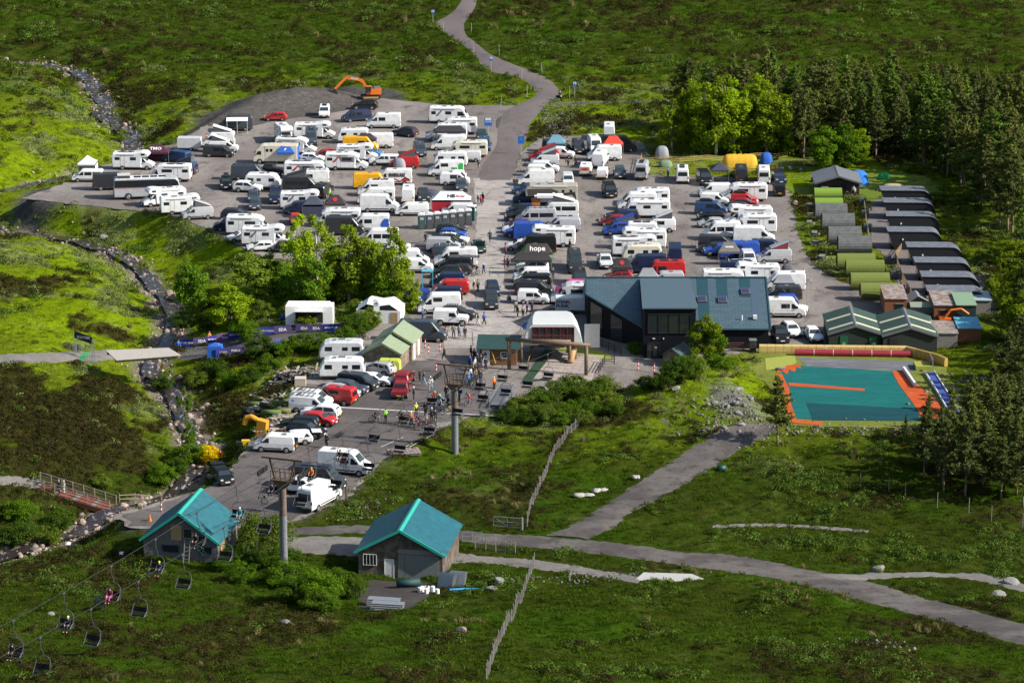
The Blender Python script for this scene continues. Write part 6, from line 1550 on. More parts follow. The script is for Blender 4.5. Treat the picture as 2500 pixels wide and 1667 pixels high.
PAVE = surf_mat('paving', (.33,.28,.25), (.37,.32,.28), (.28,.22,.20), .3, 2.5); CARPG = mat('green_carpet', (.012,.045,.016), .95, var=.25, scale=3); CARPY = mat('yellow_green_mat', (.27,.30,.045), .95, var=.15, scale=1.5)
pav = thing('lift_platform', 'paved boarding platform of square slabs below the lift', 'platform', P(1405, 895))
o0 = pav.location
for i in range(7):
    for j in range(9):
        a = [PZ(1351+(x)*16.5-j2*5.5*(1-x/14), 862+j2*7.2+x*1.3, 0) for x, j2 in ((i,j),(i+.96,j),(i+.96,j+.94),(i,j+.94))]
        mb = MB(); mb.prismz([(p.x-o0.x, p.y-o0.y) for p in a][::-1], 0, .1+.012*rng.random()); mb.build('slab', PAVE, pav)
for nm, pts, m_, z in (('green_carpet', [(1330,852),(1350,852),(1320,930),(1270,937)], CARPG, .055),('yellow_matting', [(1330,838),(1420,842),(1492,868),(1490,880),(1400,862),(1330,852)], CARPY, .06)):
    pp = [PZ(x,y,0) for x,y in pts]; struct(MB().poly([Vector((p.x,p.y,z)) for p in pp][::-1]).build(nm, m_)) if False else sheet(nm, [(p.x,p.y) for p in pp], m_, z, 0)
T1, T2 = P(1112, 1107), P(695, 1400)
def tower(base, h, label, rz):
    t = thing('lift_tower', label, 'lift tower', base, rz)
    MB().cyl((0,0,-.5),(0,0,h*.62),.34,.34,16).build('column', mat('tower_grey', (.165,.175,.185), .6, var=.2, scale=1.5), t); MB().cyl((0,0,h*.62),(0,0,h),.335,.32,16).build('column_upper', mat('tower_stained', (.15,.13,.12), .7, var=.3, scale=1.5, col2=(.12,.075,.05)), t)
    MB().prism([(-.95,h-.05),(.95,h-.05),(.45,h-.7),(-.45,h-.7)], -.35, .35).build('head', BROWNST, t); MB().box(0,0,h+.0,2.2,1.0,.1).build('platform', BROWNST, t)
    mb = MB()
    for x in (-1.05,-.5,0,.5,1.05):
        for y in (-.45,.45): mb.bar((x,y,h),(x,y,h+.95),.05)
    mb.bar((-1.05,-.45,h+.95),(1.05,-.45,h+.95),.05); mb.bar((-1.05,.45,h+.95),(1.05,.45,h+.95),.05); mb.build('guard_rail', BROWNST, t)
    MB().box(0,0,h+2.1,4.3,.2,.17).build('cross_arm', BROWNST, t)
    for s in (-1,1): MB().bar((s*.8,0,h),(s*1.35,0,h+2.1),.15).build('strut', BROWNST, t)
    for s in (-1,1):
        so = MB().bar((s*2.1,-1.1,h+.55),(s*2.1,1.1,h+.55),.12,.22).build('sheave_beam', TRIM, t)
        for k in range(4): MB().cyl((s*2.1-.08,-.9+.6*k,h+.75),(s*2.1+.08,-.9+.6*k,h+.75),.24,.24,12).build('sheave', TRIM, so)
    mb = MB(); [mb.bar((.42,-.1,.4*k),(.42,.1,.4*k),.04) for k in range(1,int(h/.4))]; mb.bar((.42,-.1,.2),(.42,-.1,h),.04); mb.bar((.42,.1,.2),(.42,.1,h),.04); mb.build('ladder', GALV, t)
    return t
LD = Vector((T2.x-T1.x, T2.y-T1.y, 0)).normalized(); LN = Vector((-LD.y, LD.x, 0)); rzl = math.atan2(LD.y, LD.x)-math.pi/2
HT1, HT2 = 8.2, 9.6
tower(T1, HT1, 'grey lift tower beside the waiting riders', rzl); tower(T2, HT2, 'grey lift tower between the turquoise-roofed sheds', rzl)
S0 = P(1350, 884); S0.z += 2.3
C1, C2 = Vector((T1.x,T1.y,T1.z+HT1+.98)), Vector((T2.x,T2.y,T2.z+HT2+.98)); C3 = C2.copy()
for _d in range(20, 120):                                        # the line runs on up the hill past the left edge of the view
    _q = C2+LD*_d; _u = -1250/FPX
    if _q.x/(_q.y*cp_+(CAM_H-_q.z)*sp_) < _u: break
_zc = _q.x/_u; _v = (1508-833.5)/FPX
_q.z = CAM_H-(_v*_zc*cp_+sp_*_zc)
C3 = C2+(_q-C2)*1.35
PTH = [S0+Vector((0,1,0)), C1, C2, C3]
CAB = mat('steel_cable', (.03,.03,.032), .6)
def lerp3(a, b, t, sag): p = a.lerp(b, t); p.z -= sag*4*t*(1-t); return p
def cablepts(s):
    out = []
    for a, b, sg in ((PTH[0],PTH[1],.5),(PTH[1],PTH[2],.6),(PTH[2],PTH[3],1.2)):
        for k in range(12): out.append(lerp3(a, b, k/12, sg)+LN*2.1*s)
    return out+[PTH[3]+LN*2.1*s]
cbl = thing('haul_cable', 'long steel haul cables of the chairlift', 'cable', PTH[0])
for s in (-1,1): MB().tube([p-PTH[0] for p in cablepts(s)], .026, 5).build('cable', CAB, cbl)
CHF = mat('chair_steel', (.085,.095,.10), .5, .3); CHS = mat('chair_seat', (.010,.010,.012), .8, spec=.2)
def chair_parts():
    hg = MB(); hg.tube([(0,0,0),(0,.05,-.8),(.0,.35,-1.25),(.0,.35,-1.6)], .035, 6); hg.box(0,0,.03,.12,.4,.12)
    fr = MB(); arc = [(-.62,-.35,-2.95),(-.68,.1,-2.6),(-.62,.38,-2.0),(-.38,.40,-1.68),(0,.38,-1.58),(.38,.40,-1.68),(.62,.38,-2.0),(.68,.1,-2.6),(.62,-.35,-2.95)]; fr.tube(arc, .03, 6)
    for s in (-1,1): fr.tube([(s*.62,-.35,-2.95),(s*.62,.35,-2.95),(s*.64,.38,-2.1)], .025, 5)
    fr.tube([(-.62,-.45,-3.0),(.62,-.45,-3.0)], .03, 5)
    se = MB().box(0,0,-2.92,1.2,.5,.09); bk = MB().box(0,.32,-2.55,1.2,.07,.42,rx=R(-12))
    return dict(hanger=(hg,CHF), frame=(fr,CHF), seat=(se,CHS), backrest=(bk,CHS))
CHP = {k: mb.mesh(k, m_) for k, (mb, m_) in chair_parts().items()}
# chair positions along the line: metres from the station, cable side
CHAIRS = []
segs = [(PTH[0],PTH[1],.5),(PTH[1],PTH[2],.6),(PTH[2],PTH[3],1.2)]
def along(d):
    for a, b, sg in segs:
        L = (b-a).length
        if d <= L: return lerp3(a, b, d/L, sg)
        d -= L
    return PTH[3]
tot = sum((b-a).length for a, b, _ in segs); d = 6.0; k = 0
while d < tot-26:
    for s in (-1, 1): CHAIRS.append((d+(3.2 if s > 0 else 0), s))
    d += 8.6
chn = {-1: 0, 1: 0}; CH_OBJ = []
for d, s in CHAIRS:
    p = along(d)+LN*2.1*s; p.z -= .12; chn[s] += 1; side = 'left' if s*LN.x < 0 else 'right'
    t = thing('lift_chair', f'two-seat lift chair, {ORD[chn[s]-1]} from the station on the {side} cable', 'lift chair', p, rzl+math.pi if s*LN.x < 0 else rzl+math.pi, 'chairs of the lift')
    for nm, me in CHP.items(): obj(nm, me, t)
    CH_OBJ.append((t, s, d))

# ---------------------------------------------------------------- camping pods, black cabins, containers
def pod(px, py, L_, r, roofm, endm, name, label, group, hgt=1.0):
    p = P(px, py); t = thing(name, label, 'pod', (p.x, p.y+r, p.z), R(rng.uniform(-2,2)), group); n = 14
    prof = [(math.cos(a)*r, r*.95+math.sin(a)*r*hgt) for a in [math.pi*(-.22+1.44*k/n) for k in range(n+1)]]
    mb = MB(); vs = [(x, y, z) for x in (-L_/2, L_/2) for y, z in prof]; m_ = n+1
    mb.add(vs, [(k, k+1, m_+k+1, m_+k) for k in range(n)][::1]); mb.build('roof', roofm, t)
    e = MB(); q = [(y*.97, z*.98) for y, z in prof]
    for x in (-L_/2+.18, L_/2-.12): e.poly([(x, y, z) for y, z in q])
    e.build('end_wall', endm, t); MB().box(-L_/2+.14,0,1.05,.08,.8,1.7).build('door', WOODL if endm != RUST else TRIM, t); MB().box(0,0,.12,L_-.6,r*1.3,.24).build('base', WOODG, t)
    return t
MOSS = mat('moss_shingle', (.135,.170,.030), .95, var=.25, scale=3, bump=.5, bscale=9); LIME = mat('lime_roof', (.16,.26,.025), .85, var=.15, scale=3); GREYSH = corr_mat('grey_shingle_boards', (.145,.15,.15), 5, 'Y', .9, (.09,.095,.095), .3, .9); REDW = mat('red_brown_wood', (.11,.035,.022), .85, var=.2, scale=4)
for i, (x, y, m_, L_, lb) in enumerate([(2022,492,LIME,4.3,'bright lime green barrel roof pod nearest the log cabin'),(2024,517,LIME,4.3,'second bright lime green roofed pod below the log cabin')]): pod(x, y, L_, 1.0, m_, REDW, 'camping_pod', lb, 'camping pods')
for i, (x, y) in enumerate([(2030,544),(2047,569),(2063,602),(2088,626)]): pod(x, y, 4.8, 1.35, GREYSH, WOODG, 'camping_pod', f'weathered grey shingle pod with picnic deck, {ORD[i]} from the back', 'camping pods', 1.05)
for i, (x, y) in enumerate([(2091,664),(2113,680),(2125,712),(2150,738)]): pod(x, y, 5.3, 1.22, MOSS, REDW, 'barrel_pod', f'mossy green barrel pod, {ORD[i]} from the back', 'mossy barrel pods')
BLK = mat('black_cladding', (.010,.011,.015), .55); WETR = surf_mat('wet_felt_roof', (.135,.145,.165), (.135,.145,.165), (.27,.285,.31), .55, 1.5, rough=.4, bump=.1)
for i, (x, y) in enumerate([(2212,508),(2220,538),(2228,572),(2233,611),(2282,650),(2302,688),(2320,724),(2335,760)]):
    p = P(x, y); L_, D_, H_ = 7.9, 3.3, 2.7; t = thing('holiday_cabin', f'black cabin with curved grey roof, {ORD[i]} from the back of the line', 'cabin', (p.x, p.y, p.z), R(-2), 'black curved-roof cabins')
    pr = [(-L_/2,H_),(L_/2-1.6,H_)]+[(L_/2-1.6+1.6*math.sin(a), H_-1.75+1.75*math.cos(a)) for a in [math.pi/2*k/7 for k in range(1,8)]]+[(L_/2,0)]
    full = pr+[(-L_/2+1.1,0),(-L_/2+.9,.4)]
    MB().prism(full, 0, D_).build('wall', BLK, t)
    mb = MB(); up = [(x_, z_+.05) for x_, z_ in pr]; vs = [(x_, y_, z_) for y_ in (-.12, D_+.12) for x_, z_ in up]; n_ = len(up); mb.add(vs, [(k, k+1, n_+k+1, n_+k) for k in range(n_-1)]); mb.build('roof', WETR, t)
    MB().box(-L_/2+2.2,-.05,1.6,.22,.1,.22).build('wall_lamp', FRAMEW, t); MB().box(-L_/2+.5,D_/2,1.3,.1,D_-.4,2.2).build('glazed_end', PANE, t)
    if i not in (3,): MB().box(-L_/2-2.6,D_/2,.55,1.1,.8,1.1).build('storage_box', mat('dark_box', (.06,.065,.075), .6), t)
RUSTR = mat('rusty_sheet_roof', (.30,.30,.29), .6, var=.2, scale=1.2, col2=(.22,.10,.05)); RUSTR2 = mat('rusty_dark_roof', (.20,.13,.10), .8, var=.25, scale=2, col2=(.30,.28,.25))
BLUER = mat('blue_sheet_roof', (.07,.30,.42), .6, var=.2, scale=1.5, col2=(.12,.36,.48)); GRNC = mat('green_container', (.20,.30,.19), .6, var=.15, scale=1.5); ORW = mat('orange_brown_wall', (.22,.085,.035), .8, var=.2, scale=3)
def shack(px, py, W_, D_, H_, wallm, roofm, name, label, win=None, rot=-2, tilt=.25):
    p = P(px, py); t = thing(name, label, 'cabin', p, R(rot)); MB().box(0,D_/2,H_/2-.1,W_,D_,H_+.2).build('wall', wallm, t)
    MB().add([(-W_/2-.1,-.15,H_+.02),(W_/2+.1,-.15,H_+.02),(W_/2+.1,D_+.15,H_+tilt),(-W_/2-.1,D_+.15,H_+tilt),(-W_/2-.1,-.15,H_+.1),(W_/2+.1,-.15,H_+.1),(W_/2+.1,D_+.15,H_+tilt+.08),(-W_/2-.1,D_+.15,H_+tilt+.08)], [(3,2,1,0),(4,5,6,7),(0,1,5,4),(1,2,6,5),(2,3,7,6),(3,0,4,7)]).build('roof', roofm, t)
    if win:
        o = MB().box(win[0],-.03,1.3,win[1],.08,.8).build('window', PANE, t); MB().box(win[0],-.06,1.72,win[1]+.15,.08,.08).box(win[0],-.06,.88,win[1]+.15,.08,.08).build('frame', WOODG, o)
    return t
shack(2186,772,2.9,6.6,2.3,ORW,RUSTR,'site_cabin','orange-brown site cabin with flaking grey roof, left one',(.5,1.0)); shack(2308,788,3.0,6.6,2.3,ORW,RUSTR,'site_cabin','orange-brown site cabin with flaking grey roof, right one',(-.2,1.0))
gable('garden_shed','small grey timber shed between the two site cabins',2240,764,0,2.6,3.0,1.5,2.2,BOARDV,mat('felt_grey', (.20,.205,.20), .8, var=.1, scale=2),None,.2,front=[('notice',-.9,-.6,.5,.9,FRAMEW,None),('notice',.7,1.0,.5,.9,FRAMEW,None)])
shack(2358,786,2.5,5.8,2.2,mat('dark_green_steel', (.015,.035,.03), .6),GRNC,'shipping_container','green roofed shipping container behind the pines',None); shack(2308,850,3.0,5.2,1.9,WOODG,RUSTR2,'storage_shack','low shack with rusty brown roof beside the green sheds',None); shack(2366,834,2.9,4.6,1.7,RUST,BLUER,'storage_shack','low shack with bright blue roof at the wood edge',None); shack(2252,778,3.0,1.6,1.5,WOODG,mat('lid_green', (.22,.25,.19), .8),'lean_to','pale green topped lean-to behind the green sheds')
shack(2398,770,2.2,4,2,WOODG,mat('pale_blue_roof', (.28,.36,.38), .7),'storage_shack','pale blue topped shack half hidden by pines')
SMALLEX = mat('digger_orange', (.70,.16,.02), .45); mb = MB(); q = P(2330,792); t = thing('mini_digger','orange mini digger arm resting behind the rusty shack','digger',q); MB().tube([(-1.4,0,.8),(-.6,0,1.9),(.8,0,2.1),(1.8,0,1.4)],.16,6).build('arm', SMALLEX, t); MB().box(-1.2,.4,.5,1.5,1.2,.7).build('body', SMALLEX, t); MB().box(-1.2,.4,.12,1.8,1.3,.3).build('tracks', TRIM, t)
sheet('cabin_gravel', CABG, surf_mat('pink_gravel', (.17,.147,.14), (.145,.127,.122), (.11,.097,.093), .3, 3), .05, .3)
sheet('camp_lawn', LAWN1, surf_mat('mown_lawn', (.105,.155,.010), (.135,.185,.014), (.075,.115,.009), .12, 3), .05, .4); sheet('tent_lawn', LAWN2, bpy.data.materials['mown_lawn'], .05, .4)
# picnic tables on the pod decks
def picnic(px, py, label):
    p = P(px, py); t = thing('picnic_table', label, 'table', p, R(rng.uniform(-15,15)), 'picnic tables')
    for k in range(4): MB().box(-.3+k*.2,0,.74,.17,1.5,.05).build('board', WOODG, t)
    for s in (-1,1): MB().box(s*.72,0,.45,.25,1.5,.05).build('bench', WOODG, t)
    [MB().bar((-.75,y,0),(.3,y,.72),.07).bar((.75,y,0),(-.3,y,.72),.07).bar((-.72,y,.42),(.72,y,.42),.07).build('leg_frame', WOODG, t) for y in (-.5,.5)]
for i, (x, y) in enumerate([(1978,510),(1980,534),(1976,552),(1988,578),(1990,598),(2006,636)]): picnic(x, y, f'grey wooden picnic table beside the pods, {ORD[i]} from the back')

# ---------------------------------------------------------------- fences
def fence(name, label, pts, mat_, h=1.05, gap=1.9, rails=(.4,.7,1.0), group=None, pw=.1, rw=.09, rail_m=None):
    W_ = [P(x, y) for x, y in pts]; o0 = W_[0]; t = thing(name, label, 'fence', o0, 0, group); posts = []
    for a, b in zip(W_[:-1], W_[1:]):
        n_ = max(1, int(round((b-a).length/gap)))
        for k in range(n_): posts.append(a.lerp(b, k/n_))
    posts.append(W_[-1])
    key = ('fp', mat_.name, h, pw)
    pm = vpart(key, lambda: MB().box(0,0,h/2-.1,pw,pw,h+.2).mesh('post', mat_))
    for q in posts: q.z = float(g(q.x, q.y)); obj('post', pm, t, q-o0)
    for a, b in zip(posts[:-1], posts[1:]):
        for z in rails: MB().bar(a-o0+Vector((0,-pw*.6,z)), b-o0+Vector((0,-pw*.6,z)), .035, rw).build('rail', rail_m or mat_, t)
    return t
TIMY = mat('new_timber', (.44,.30,.10), .8, var=.2, scale=3); TIMD = mat('black_timber', (.022,.019,.016), .8); TIMO = mat('old_timber', (.30,.25,.18), .9, var=.25, scale=3)
fence('rail_fence', 'yellow timber rail fence along the front of the tents', [(1555,425),(1640,425),(1760,425),(1898,416)], TIMY, 1.0, 2.2)
fence('rail_fence', 'yellow timber rail fence behind the yellow tent', [(1560,400),(1660,399),(1760,397),(1922,386)], TIMY, 1.0, 2.2)
fence('rail_fence', 'short yellow rail fence at the camp entrance', [(1925,372),(1962,372),(1960,368)], TIMY, 1.0, 1.5); fence('rail_fence', 'short yellow rail fence left of the log cabin', [(1962,402),(1986,407)], TIMY, 1.0, 1.6)
fence('rail_fence', 'leaning yellow posts beside the small tents', [(1558,430),(1566,392)], TIMY, 1.2, 3.0)
fence('rail_fence', 'pale rail fence down the left edge of the black cabins', [(2110,505),(2116,560),(2128,618)], TIMO, 1.0, 2.2); fence('rail_fence', 'pale timber fence curving between barrel pods and cabins', [(2200,612),(2185,632),(2200,680),(2226,730)], WOODL, 1.1, 1.2, (.3,.6,.9))

fence('rail_fence', 'black rail fence beside the lift platform ramp', [(1428,838),(1470,850),(1516,868)], TIMD, 1.1, 1.6); fence('rail_fence', 'black rail fence at the end of the platform', [(1462,912),(1476,888),(1500,890)], TIMD, 1.1, 1.5); fence('rail_fence', 'brown railings between lodge and ski mat', [(1780,858),(1815,858),(1845,862)], mat('brown_rail', (.12,.05,.03), .8), 1.2, 1.4, (.3,.6,.9,1.15))
fence('rail_fence', 'red and black railings beside the small shed', [(1625,886),(1650,880)], MATS['brown_rail'], 1.1, 1.2)
# chestnut paling fences in the foreground
def paling(label, pts, gap=1.6, h=1.15):
    W_ = [P(x, y) for x, y in pts]; o0 = W_[0].copy(); t = thing('paling_fence', label, 'fence', o0); prev = None; pal = MB(); rr = random.Random(len(label)); pm = vpart(('pf',), lambda: MB().cyl((0,0,-.2),(0,0,1.3),.06,.05,6).mesh('post', WOODG))
    for a, b in zip(W_[:-1], W_[1:]):
        n_ = max(1, int((b-a).length/gap))
        for k in range(n_+1):
            q = a.lerp(b, k/n_); q.z = float(g(q.x, q.y)); o = obj('post', pm, t, q-o0); o.rotation_euler = (rr.uniform(-.08,.08), rr.uniform(-.08,.08), 0)
            if prev:
                for j in range(7):
                    c = prev.lerp(q, j/7); z0 = float(g(c.x, c.y)); pal.bar((c.x-o0.x+rr.uniform(-.02,.02), c.y-o0.y, z0-o0.z+.05), (c.x-o0.x+rr.uniform(-.05,.05), c.y-o0.y, z0-o0.z+h*rr.uniform(.85,1)), .03, .02)
                for z in (.3,.9): pal.bar(prev-o0+Vector((0,0,z)), q-o0+Vector((0,0,z)), .02)
            prev = q
    o = pal.build('paling', WOODG, t); o['kind'] = 'stuff'; return t
paling('weathered paling fence running down the foreground grass', [(1304,1378),(1290,1420),(1262,1485),(1235,1540),(1208,1600),(1188,1670)])
paling('weathered paling fence climbing from the gate to the bushes', [(1286,1290),(1296,1240),(1318,1190),(1345,1130),(1385,1065),(1432,1020)])
paling('short paling fence beside the track behind the timber shed', [(1160,1338),(1210,1345),(1258,1352)], 1.0)
gp = P(1205, 1288); t = thing('field_gate', 'galvanised field gate standing open at the track', 'gate', gp, R(-14)); W_ = 2.9
mb = MB(); [mb.cyl((0,0,z),(W_,0,z),.035) for z in (.25,.75,1.25)]; [mb.cyl((x,0,.25),(x,0,1.25),.035) for x in (0,W_/2,W_)]; mb.cyl((0,0,1.25),(W_/2,0,.25),.03); mb.cyl((W_,0,1.25),(W_/2,0,.25),.03); mb.build('gate_frame', GALV, t); MB().cyl((W_+.12,0,-.3),(W_+.12,0,1.35),.12).build('gate_post', GALV, t)
gp = P(1128, 1326); t = thing('field_gate', 'galvanised gate behind the timber shed corner', 'gate', gp, R(-6)); mb = MB(); [mb.cyl((0,0,z),(2.1,0,z),.035) for z in (.25,.75,1.2)]; [mb.cyl((x,0,.25),(x,0,1.2),.035) for x in (0,1.05,2.1)]; mb.build('gate_frame', GALV, t)
# deer fence posts at the plantation edge, snow poles along the road
for i, (x, y) in enumerate([(2210,1215),(2288,1240),(2365,1252),(2420,1272),(2496,1290),(2100,1190),(2170,1200)]): p = P(x, y); tag(MB().cyl((0,0,-.2),(0,0,1.7),.05,.04,6).build('fence_post', WOODG, loc=p), f'grey fence post below the plantation, {ORD[i]} listed from the centre', 'post', 'posts below the plantation')['label'] = 'lone grey fence post on the grass below the plantation'
POLE = mat('pole_grey', (.40,.42,.43), .5); 
for i, (x, y) in enumerate([(1082,80),(1151,82),(1157,135),(1219,135),(1273,195),(1323,180),(1287,238),(1390,240),(1222,262)]):
    p = P(x, y); tag(MB().cyl((0,0,-.1),(rng.uniform(-.1,.25),0,2.2),.05,.04,6).build('snow_pole', POLE, loc=p), f'thin grey snow pole beside the access road, {ORD[i]} from the top', 'pole', 'snow poles along the road')
for i, (x, y, w_, lb, tx) in enumerate([(1057,58,.7,'blue passing place sign at the first road bend','P'),(1199,175,.7,'blue passing place sign at the second road bend','P'),(1403,238,.7,'blue passing place sign right of the road junction','P'),(1192,332,1.3,'blue and white notice sign at the car park edge','PARKING'),(1272,378,1.1,'blue notice sign at the road verge','i')]):
    p = P(x, y); t = thing('road_sign', lb, 'sign', p, 0, 'road signs'); MB().cyl((0,0,-.1),(0,0,2.6),.045,.045,6).build('pole', POLE, t)
    MB().box(0,-.03,2.5,w_,.04,w_*1.15).build('panel', mat('sign_blue', (.02,.14,.50), .4), t)
    if w_ < 1 or i == 3: MB().box(0,-.06,2.5+w_*.22,w_*.8,.02,w_*.6).build('white_panel', FRAMEW, t)
    lettering(tx, .3 if w_ < 1 else .22, INKW if i == 4 else INKB, t, (0,-.085,2.62))
# ---------------------------------------------------------------- ski mat slope
TEALM = surf_mat('ski_mat_teal', (.002,.105,.100), (.003,.128,.12), (.002,.085,.083), .25, 1.5, stretch=(.35,2.2,1), bump=.4); TEALD = surf_mat('ski_mat_dark', (.002,.048,.062), (.002,.058,.072), (.002,.042,.055), .25, 1.5, stretch=(.35,2.2,1)); ORM = surf_mat('ski_mat_orange', (.44,.070,.014), (.50,.09,.018), (.36,.055,.012), .3, 1.6, stretch=(.5,2,1)); GREYF = surf_mat('ski_runout', (.115,.12,.135), (.135,.14,.15), (.22,.225,.235), .2, 2, stretch=(.3,1.5,1))
YG = surf_mat('yellow_green_turf', (.13,.155,.018), (.17,.19,.028), (.085,.12,.014), .15, 2.0)
for nm, pts, m_, z, am in (('turf_apron', [(1800,856),(2210,858),(2300,890),(2372,1010),(2330,1048),(1920,1040),(1895,960),(1830,900)], YG, .06, .3),('runout_strip', [(1946,874),(2230,883),(2234,908),(1972,896)], GREYF, .075, 0),
  ('ski_mat', [(1903,912),(1956,894),(2180,908),(2200,940),(2235,985),(2250,1028),(1940,1024),(1925,980),(1918,940)], TEALM, .09, .1),('ski_mat_darker', [(1968,985),(2246,1000),(2248,1029),(1984,1027)], TEALD, .105, 0),
  ('orange_mat', [(2178,908),(2208,909),(2250,950),(2292,984),(2306,1032),(2258,1030),(2226,982),(2193,938)], ORM, .115, 0),('orange_mat', [(1893,918),(1908,913),(1926,950),(1930,985),(1945,1026),(2010,1032),(2006,1040),(1935,1034),(1910,980)], ORM, .115, 0),('orange_line', [(1924,936),(2112,951),(2110,956),(1926,944)], ORM, .12, 0),
  ('orange_mat', [(1893,918),(1905,905),(1922,916),(1926,904),(1940,910),(1944,898),(1955,902),(1953,892),(1925,893),(1900,902)], ORM, .118, 0),('orange_mat', [(2240,882),(2272,882),(2276,895),(2244,896)], ORM, .118, 0),('lime_mat', [(1868,876),(1940,868),(1945,888),(1905,900),(1870,905)], CARPY, .08, 0),('carpet_turf', [(2216,910),(2256,908),(2330,1010),(2320,1030),(2295,985),(2250,945)], YG, .1, 0)): sheet(nm, pxpoly(pts), m_, z, am)
MATY = mat('crash_mat', (.58,.42,.15), .55, var=.12, scale=1); MATY2 = mat('crash_mat_dark', (.45,.29,.06), .55, var=.12, scale=1)
wp = [PZ(x, y, 0) for x, y in ((1853,862),(2212,866),(2250,876),(2288,886),(2310,896))]; o0 = wp[0]; t = thing('crash_wall', 'long wall of yellow crash mats behind the ski mat', 'barrier', o0); n_ = 0
for a, b in zip(wp[:-1], wp[1:]):
    L_ = (b-a).length; m2 = max(1, round(L_/1.0)); ang = math.atan2((b-a).y, (b-a).x)
    for k in range(m2):
        c = a.lerp(b, (k+.5)/m2)-o0; ww = L_/m2-.03; mb = MB(); pf = [(-.22,.05),(-.26,.3),(-.26,.95),(-.18,1.12),(0,1.18),(.18,1.12),(.22,.95),(.22,.05)]; vs = [(x, y_, z_) for x in (-ww/2, ww/2) for y_, z_ in pf]; mb.add(vs, [tuple(range(8))[::-1], tuple(range(8,16))]+[(j, (j+1)%8, 8+(j+1)%8, 8+j) for j in range(8)]); mb.build('mat', MATY if n_ < 20 else MATY2, t, loc=(c.x, c.y, 0), rz=ang); n_ += 1
for x in (2013, 2125): c = PZ(x, 864, 0)-o0; MB().box(c.x,c.y-.32,.62,.35,.04,.45).build('notice', FRAMEW, t); MB().box(c.x,c.y-.35,.62,.2,.02,.3).build('notice_print', INKB, t)
a, b = PZ(1940,868,0), PZ(2222,872,0); t = thing('safety_tube', 'long red inflatable tube in front of the crash mats', 'inflatable', a); d_ = b-a
for k in range(6): MB().cyl(d_*(k/6)+Vector((0,0,.42)), d_*((k+1)/6)+Vector((0,0,.42)), .42, .42, 16, 0, k in (0,5)).build('section', mat('tube_red', (.26,.014,.026), .6, var=.1, scale=1), t)
for k in range(1,6): MB().cyl(d_*(k/6-.002)+Vector((0,0,.42)), d_*(k/6+.002)+Vector((0,0,.42)), .432, .432, 14).build('band', FRAMEW, t)
a, b = PZ(2206,906,0), PZ(2234,946,0); t = tag(MB().bar((0,0,.3), b-a+Vector((0,0,.3)), .3, .6).build('edge_board', FRAMEW, loc=a), 'white raised edge board beside the orange mat', 'board')
cw = thing('conveyor_lift', 'blue conveyor carpet running down beside the ski mat', 'conveyor', PZ(2270,914,0)); o0 = cw.location; cpts = [(2270,914),(2300,962),(2322,1000),(2338,1030)]
for (a, b) in zip(cpts[:-1], cpts[1:]): MB().bar(PZ(*a,0)-o0+Vector((0,0,.25)), PZ(*b,0)-o0+Vector((0,0,.25)), .95, .12).build('belt', mat('belt_blue', (.05,.085,.30), .6), cw); [MB().bar(PZ(*a,0)-o0+Vector((s*.58,0,.3)), PZ(*b,0)-o0+Vector((s*.58,0,.3)), .12, .3).build('side_rail', FRAMEW, cw) for s in (-1,1)]
t = thing('ramp', 'small ramp with orange top beside the conveyor', 'ramp', PZ(2256,906,0)); MB().box(0,1.2,.3,2.0,2.4,.6).build('deck', CARPY, t); MB().box(1.1,1.8,.7,.1,3,1.4).build('side_board', GALV, t)
for i, (x, y, w_, lb) in enumerate([(1905,905,1.2,'rolled grey mat lying on the orange mat corner')]): p = PZ(x,y,0); tag(MB().cyl((-w_/2,-.2,.3),(w_/2,.3,.3),.14,.14,10).build('rolled_mat', GREYF, loc=p, smooth=True), lb, 'mat')
p = PZ(1908,862,0); t = thing('bench', 'orange-brown wooden bench beneath the crash mats', 'bench', p); MB().box(0,0,.45,1.7,.4,.06).build('seat', ORW, t); [MB().box(x,0,.22,.08,.4,.44).build('leg', ORW, t) for x in (-.7,.7)]
p = PZ(1838,860,0); t = thing('cabinet', 'dark green cabinet at the left end of the crash mats', 'cabinet', p); MB().box(0,.4,.75,.8,.8,1.5).build('body', mat('cab_green', (.03,.05,.045), .6), t); MB().box(0,.4,1.55,.95,.95,.1).build('lid', GALV, t)
# ---------------------------------------------------------------- rocks
ROCKM = mat('grey_boulder', (.20,.195,.18), .9, var=.35, scale=2.5, bump=.6); ROCKB = mat('brown_boulder', (.26,.20,.16), .9, var=.3, scale=2.5)
RM = [rock_mesh(700+k, ROCKM) for k in range(4)]; RMB = [rock_mesh(720+k, ROCKB) for k in range(2)]
for i, (x, y, r_, b_, lb) in enumerate([(2145,1397,.95,0,'pale lichen-covered boulder beside the moor path'),(2436,1455,.75,0,'upright pale stone on the grass at the right'),(2470,1425,.8,0,'flat grey boulder beside the moor path'),(1410,1030,1.25,0,'large grey boulder at the edge of the bushes'),(1128,1545,.7,1,'brown-faced boulder in the foreground grass'),(700,1525,.7,0,'grey stone ridge in the foreground heather'),(254,582,1.0,0,'large grey boulder in the stream near the top'),(415,730,1.3,1,'big brown boulder in the stream below the trees'),(1218,1425,.75,0,'boulder beside the timber shed rubble'),(1200,1440,.6,0,'smaller boulder beside the timber shed rubble'),(1905,412,.55,0,'white rock at the edge of the camping field'),(1928,414,.6,0,'second white rock along the camping field edge'),(1955,417,.5,0,'third white rock along the camping field edge'),(1941,500,.7,1,'sandy boulder at the corner of the pod terrace'),(126,1500,.35,0,'small pale stone in the left heather'),(1250,1420,.4,0,'small stone by the fence corner')]):
    p = P(x, y); o = obj('boulder', (RMB if b_ else RM)[i % 2 if b_ else i % 4], None, (p.x, p.y, p.z+r_*.25), rng.uniform(0,6)); o.scale = (r_, r_*rng.uniform(.7,1.1), r_); tag(o, lb, 'rock')
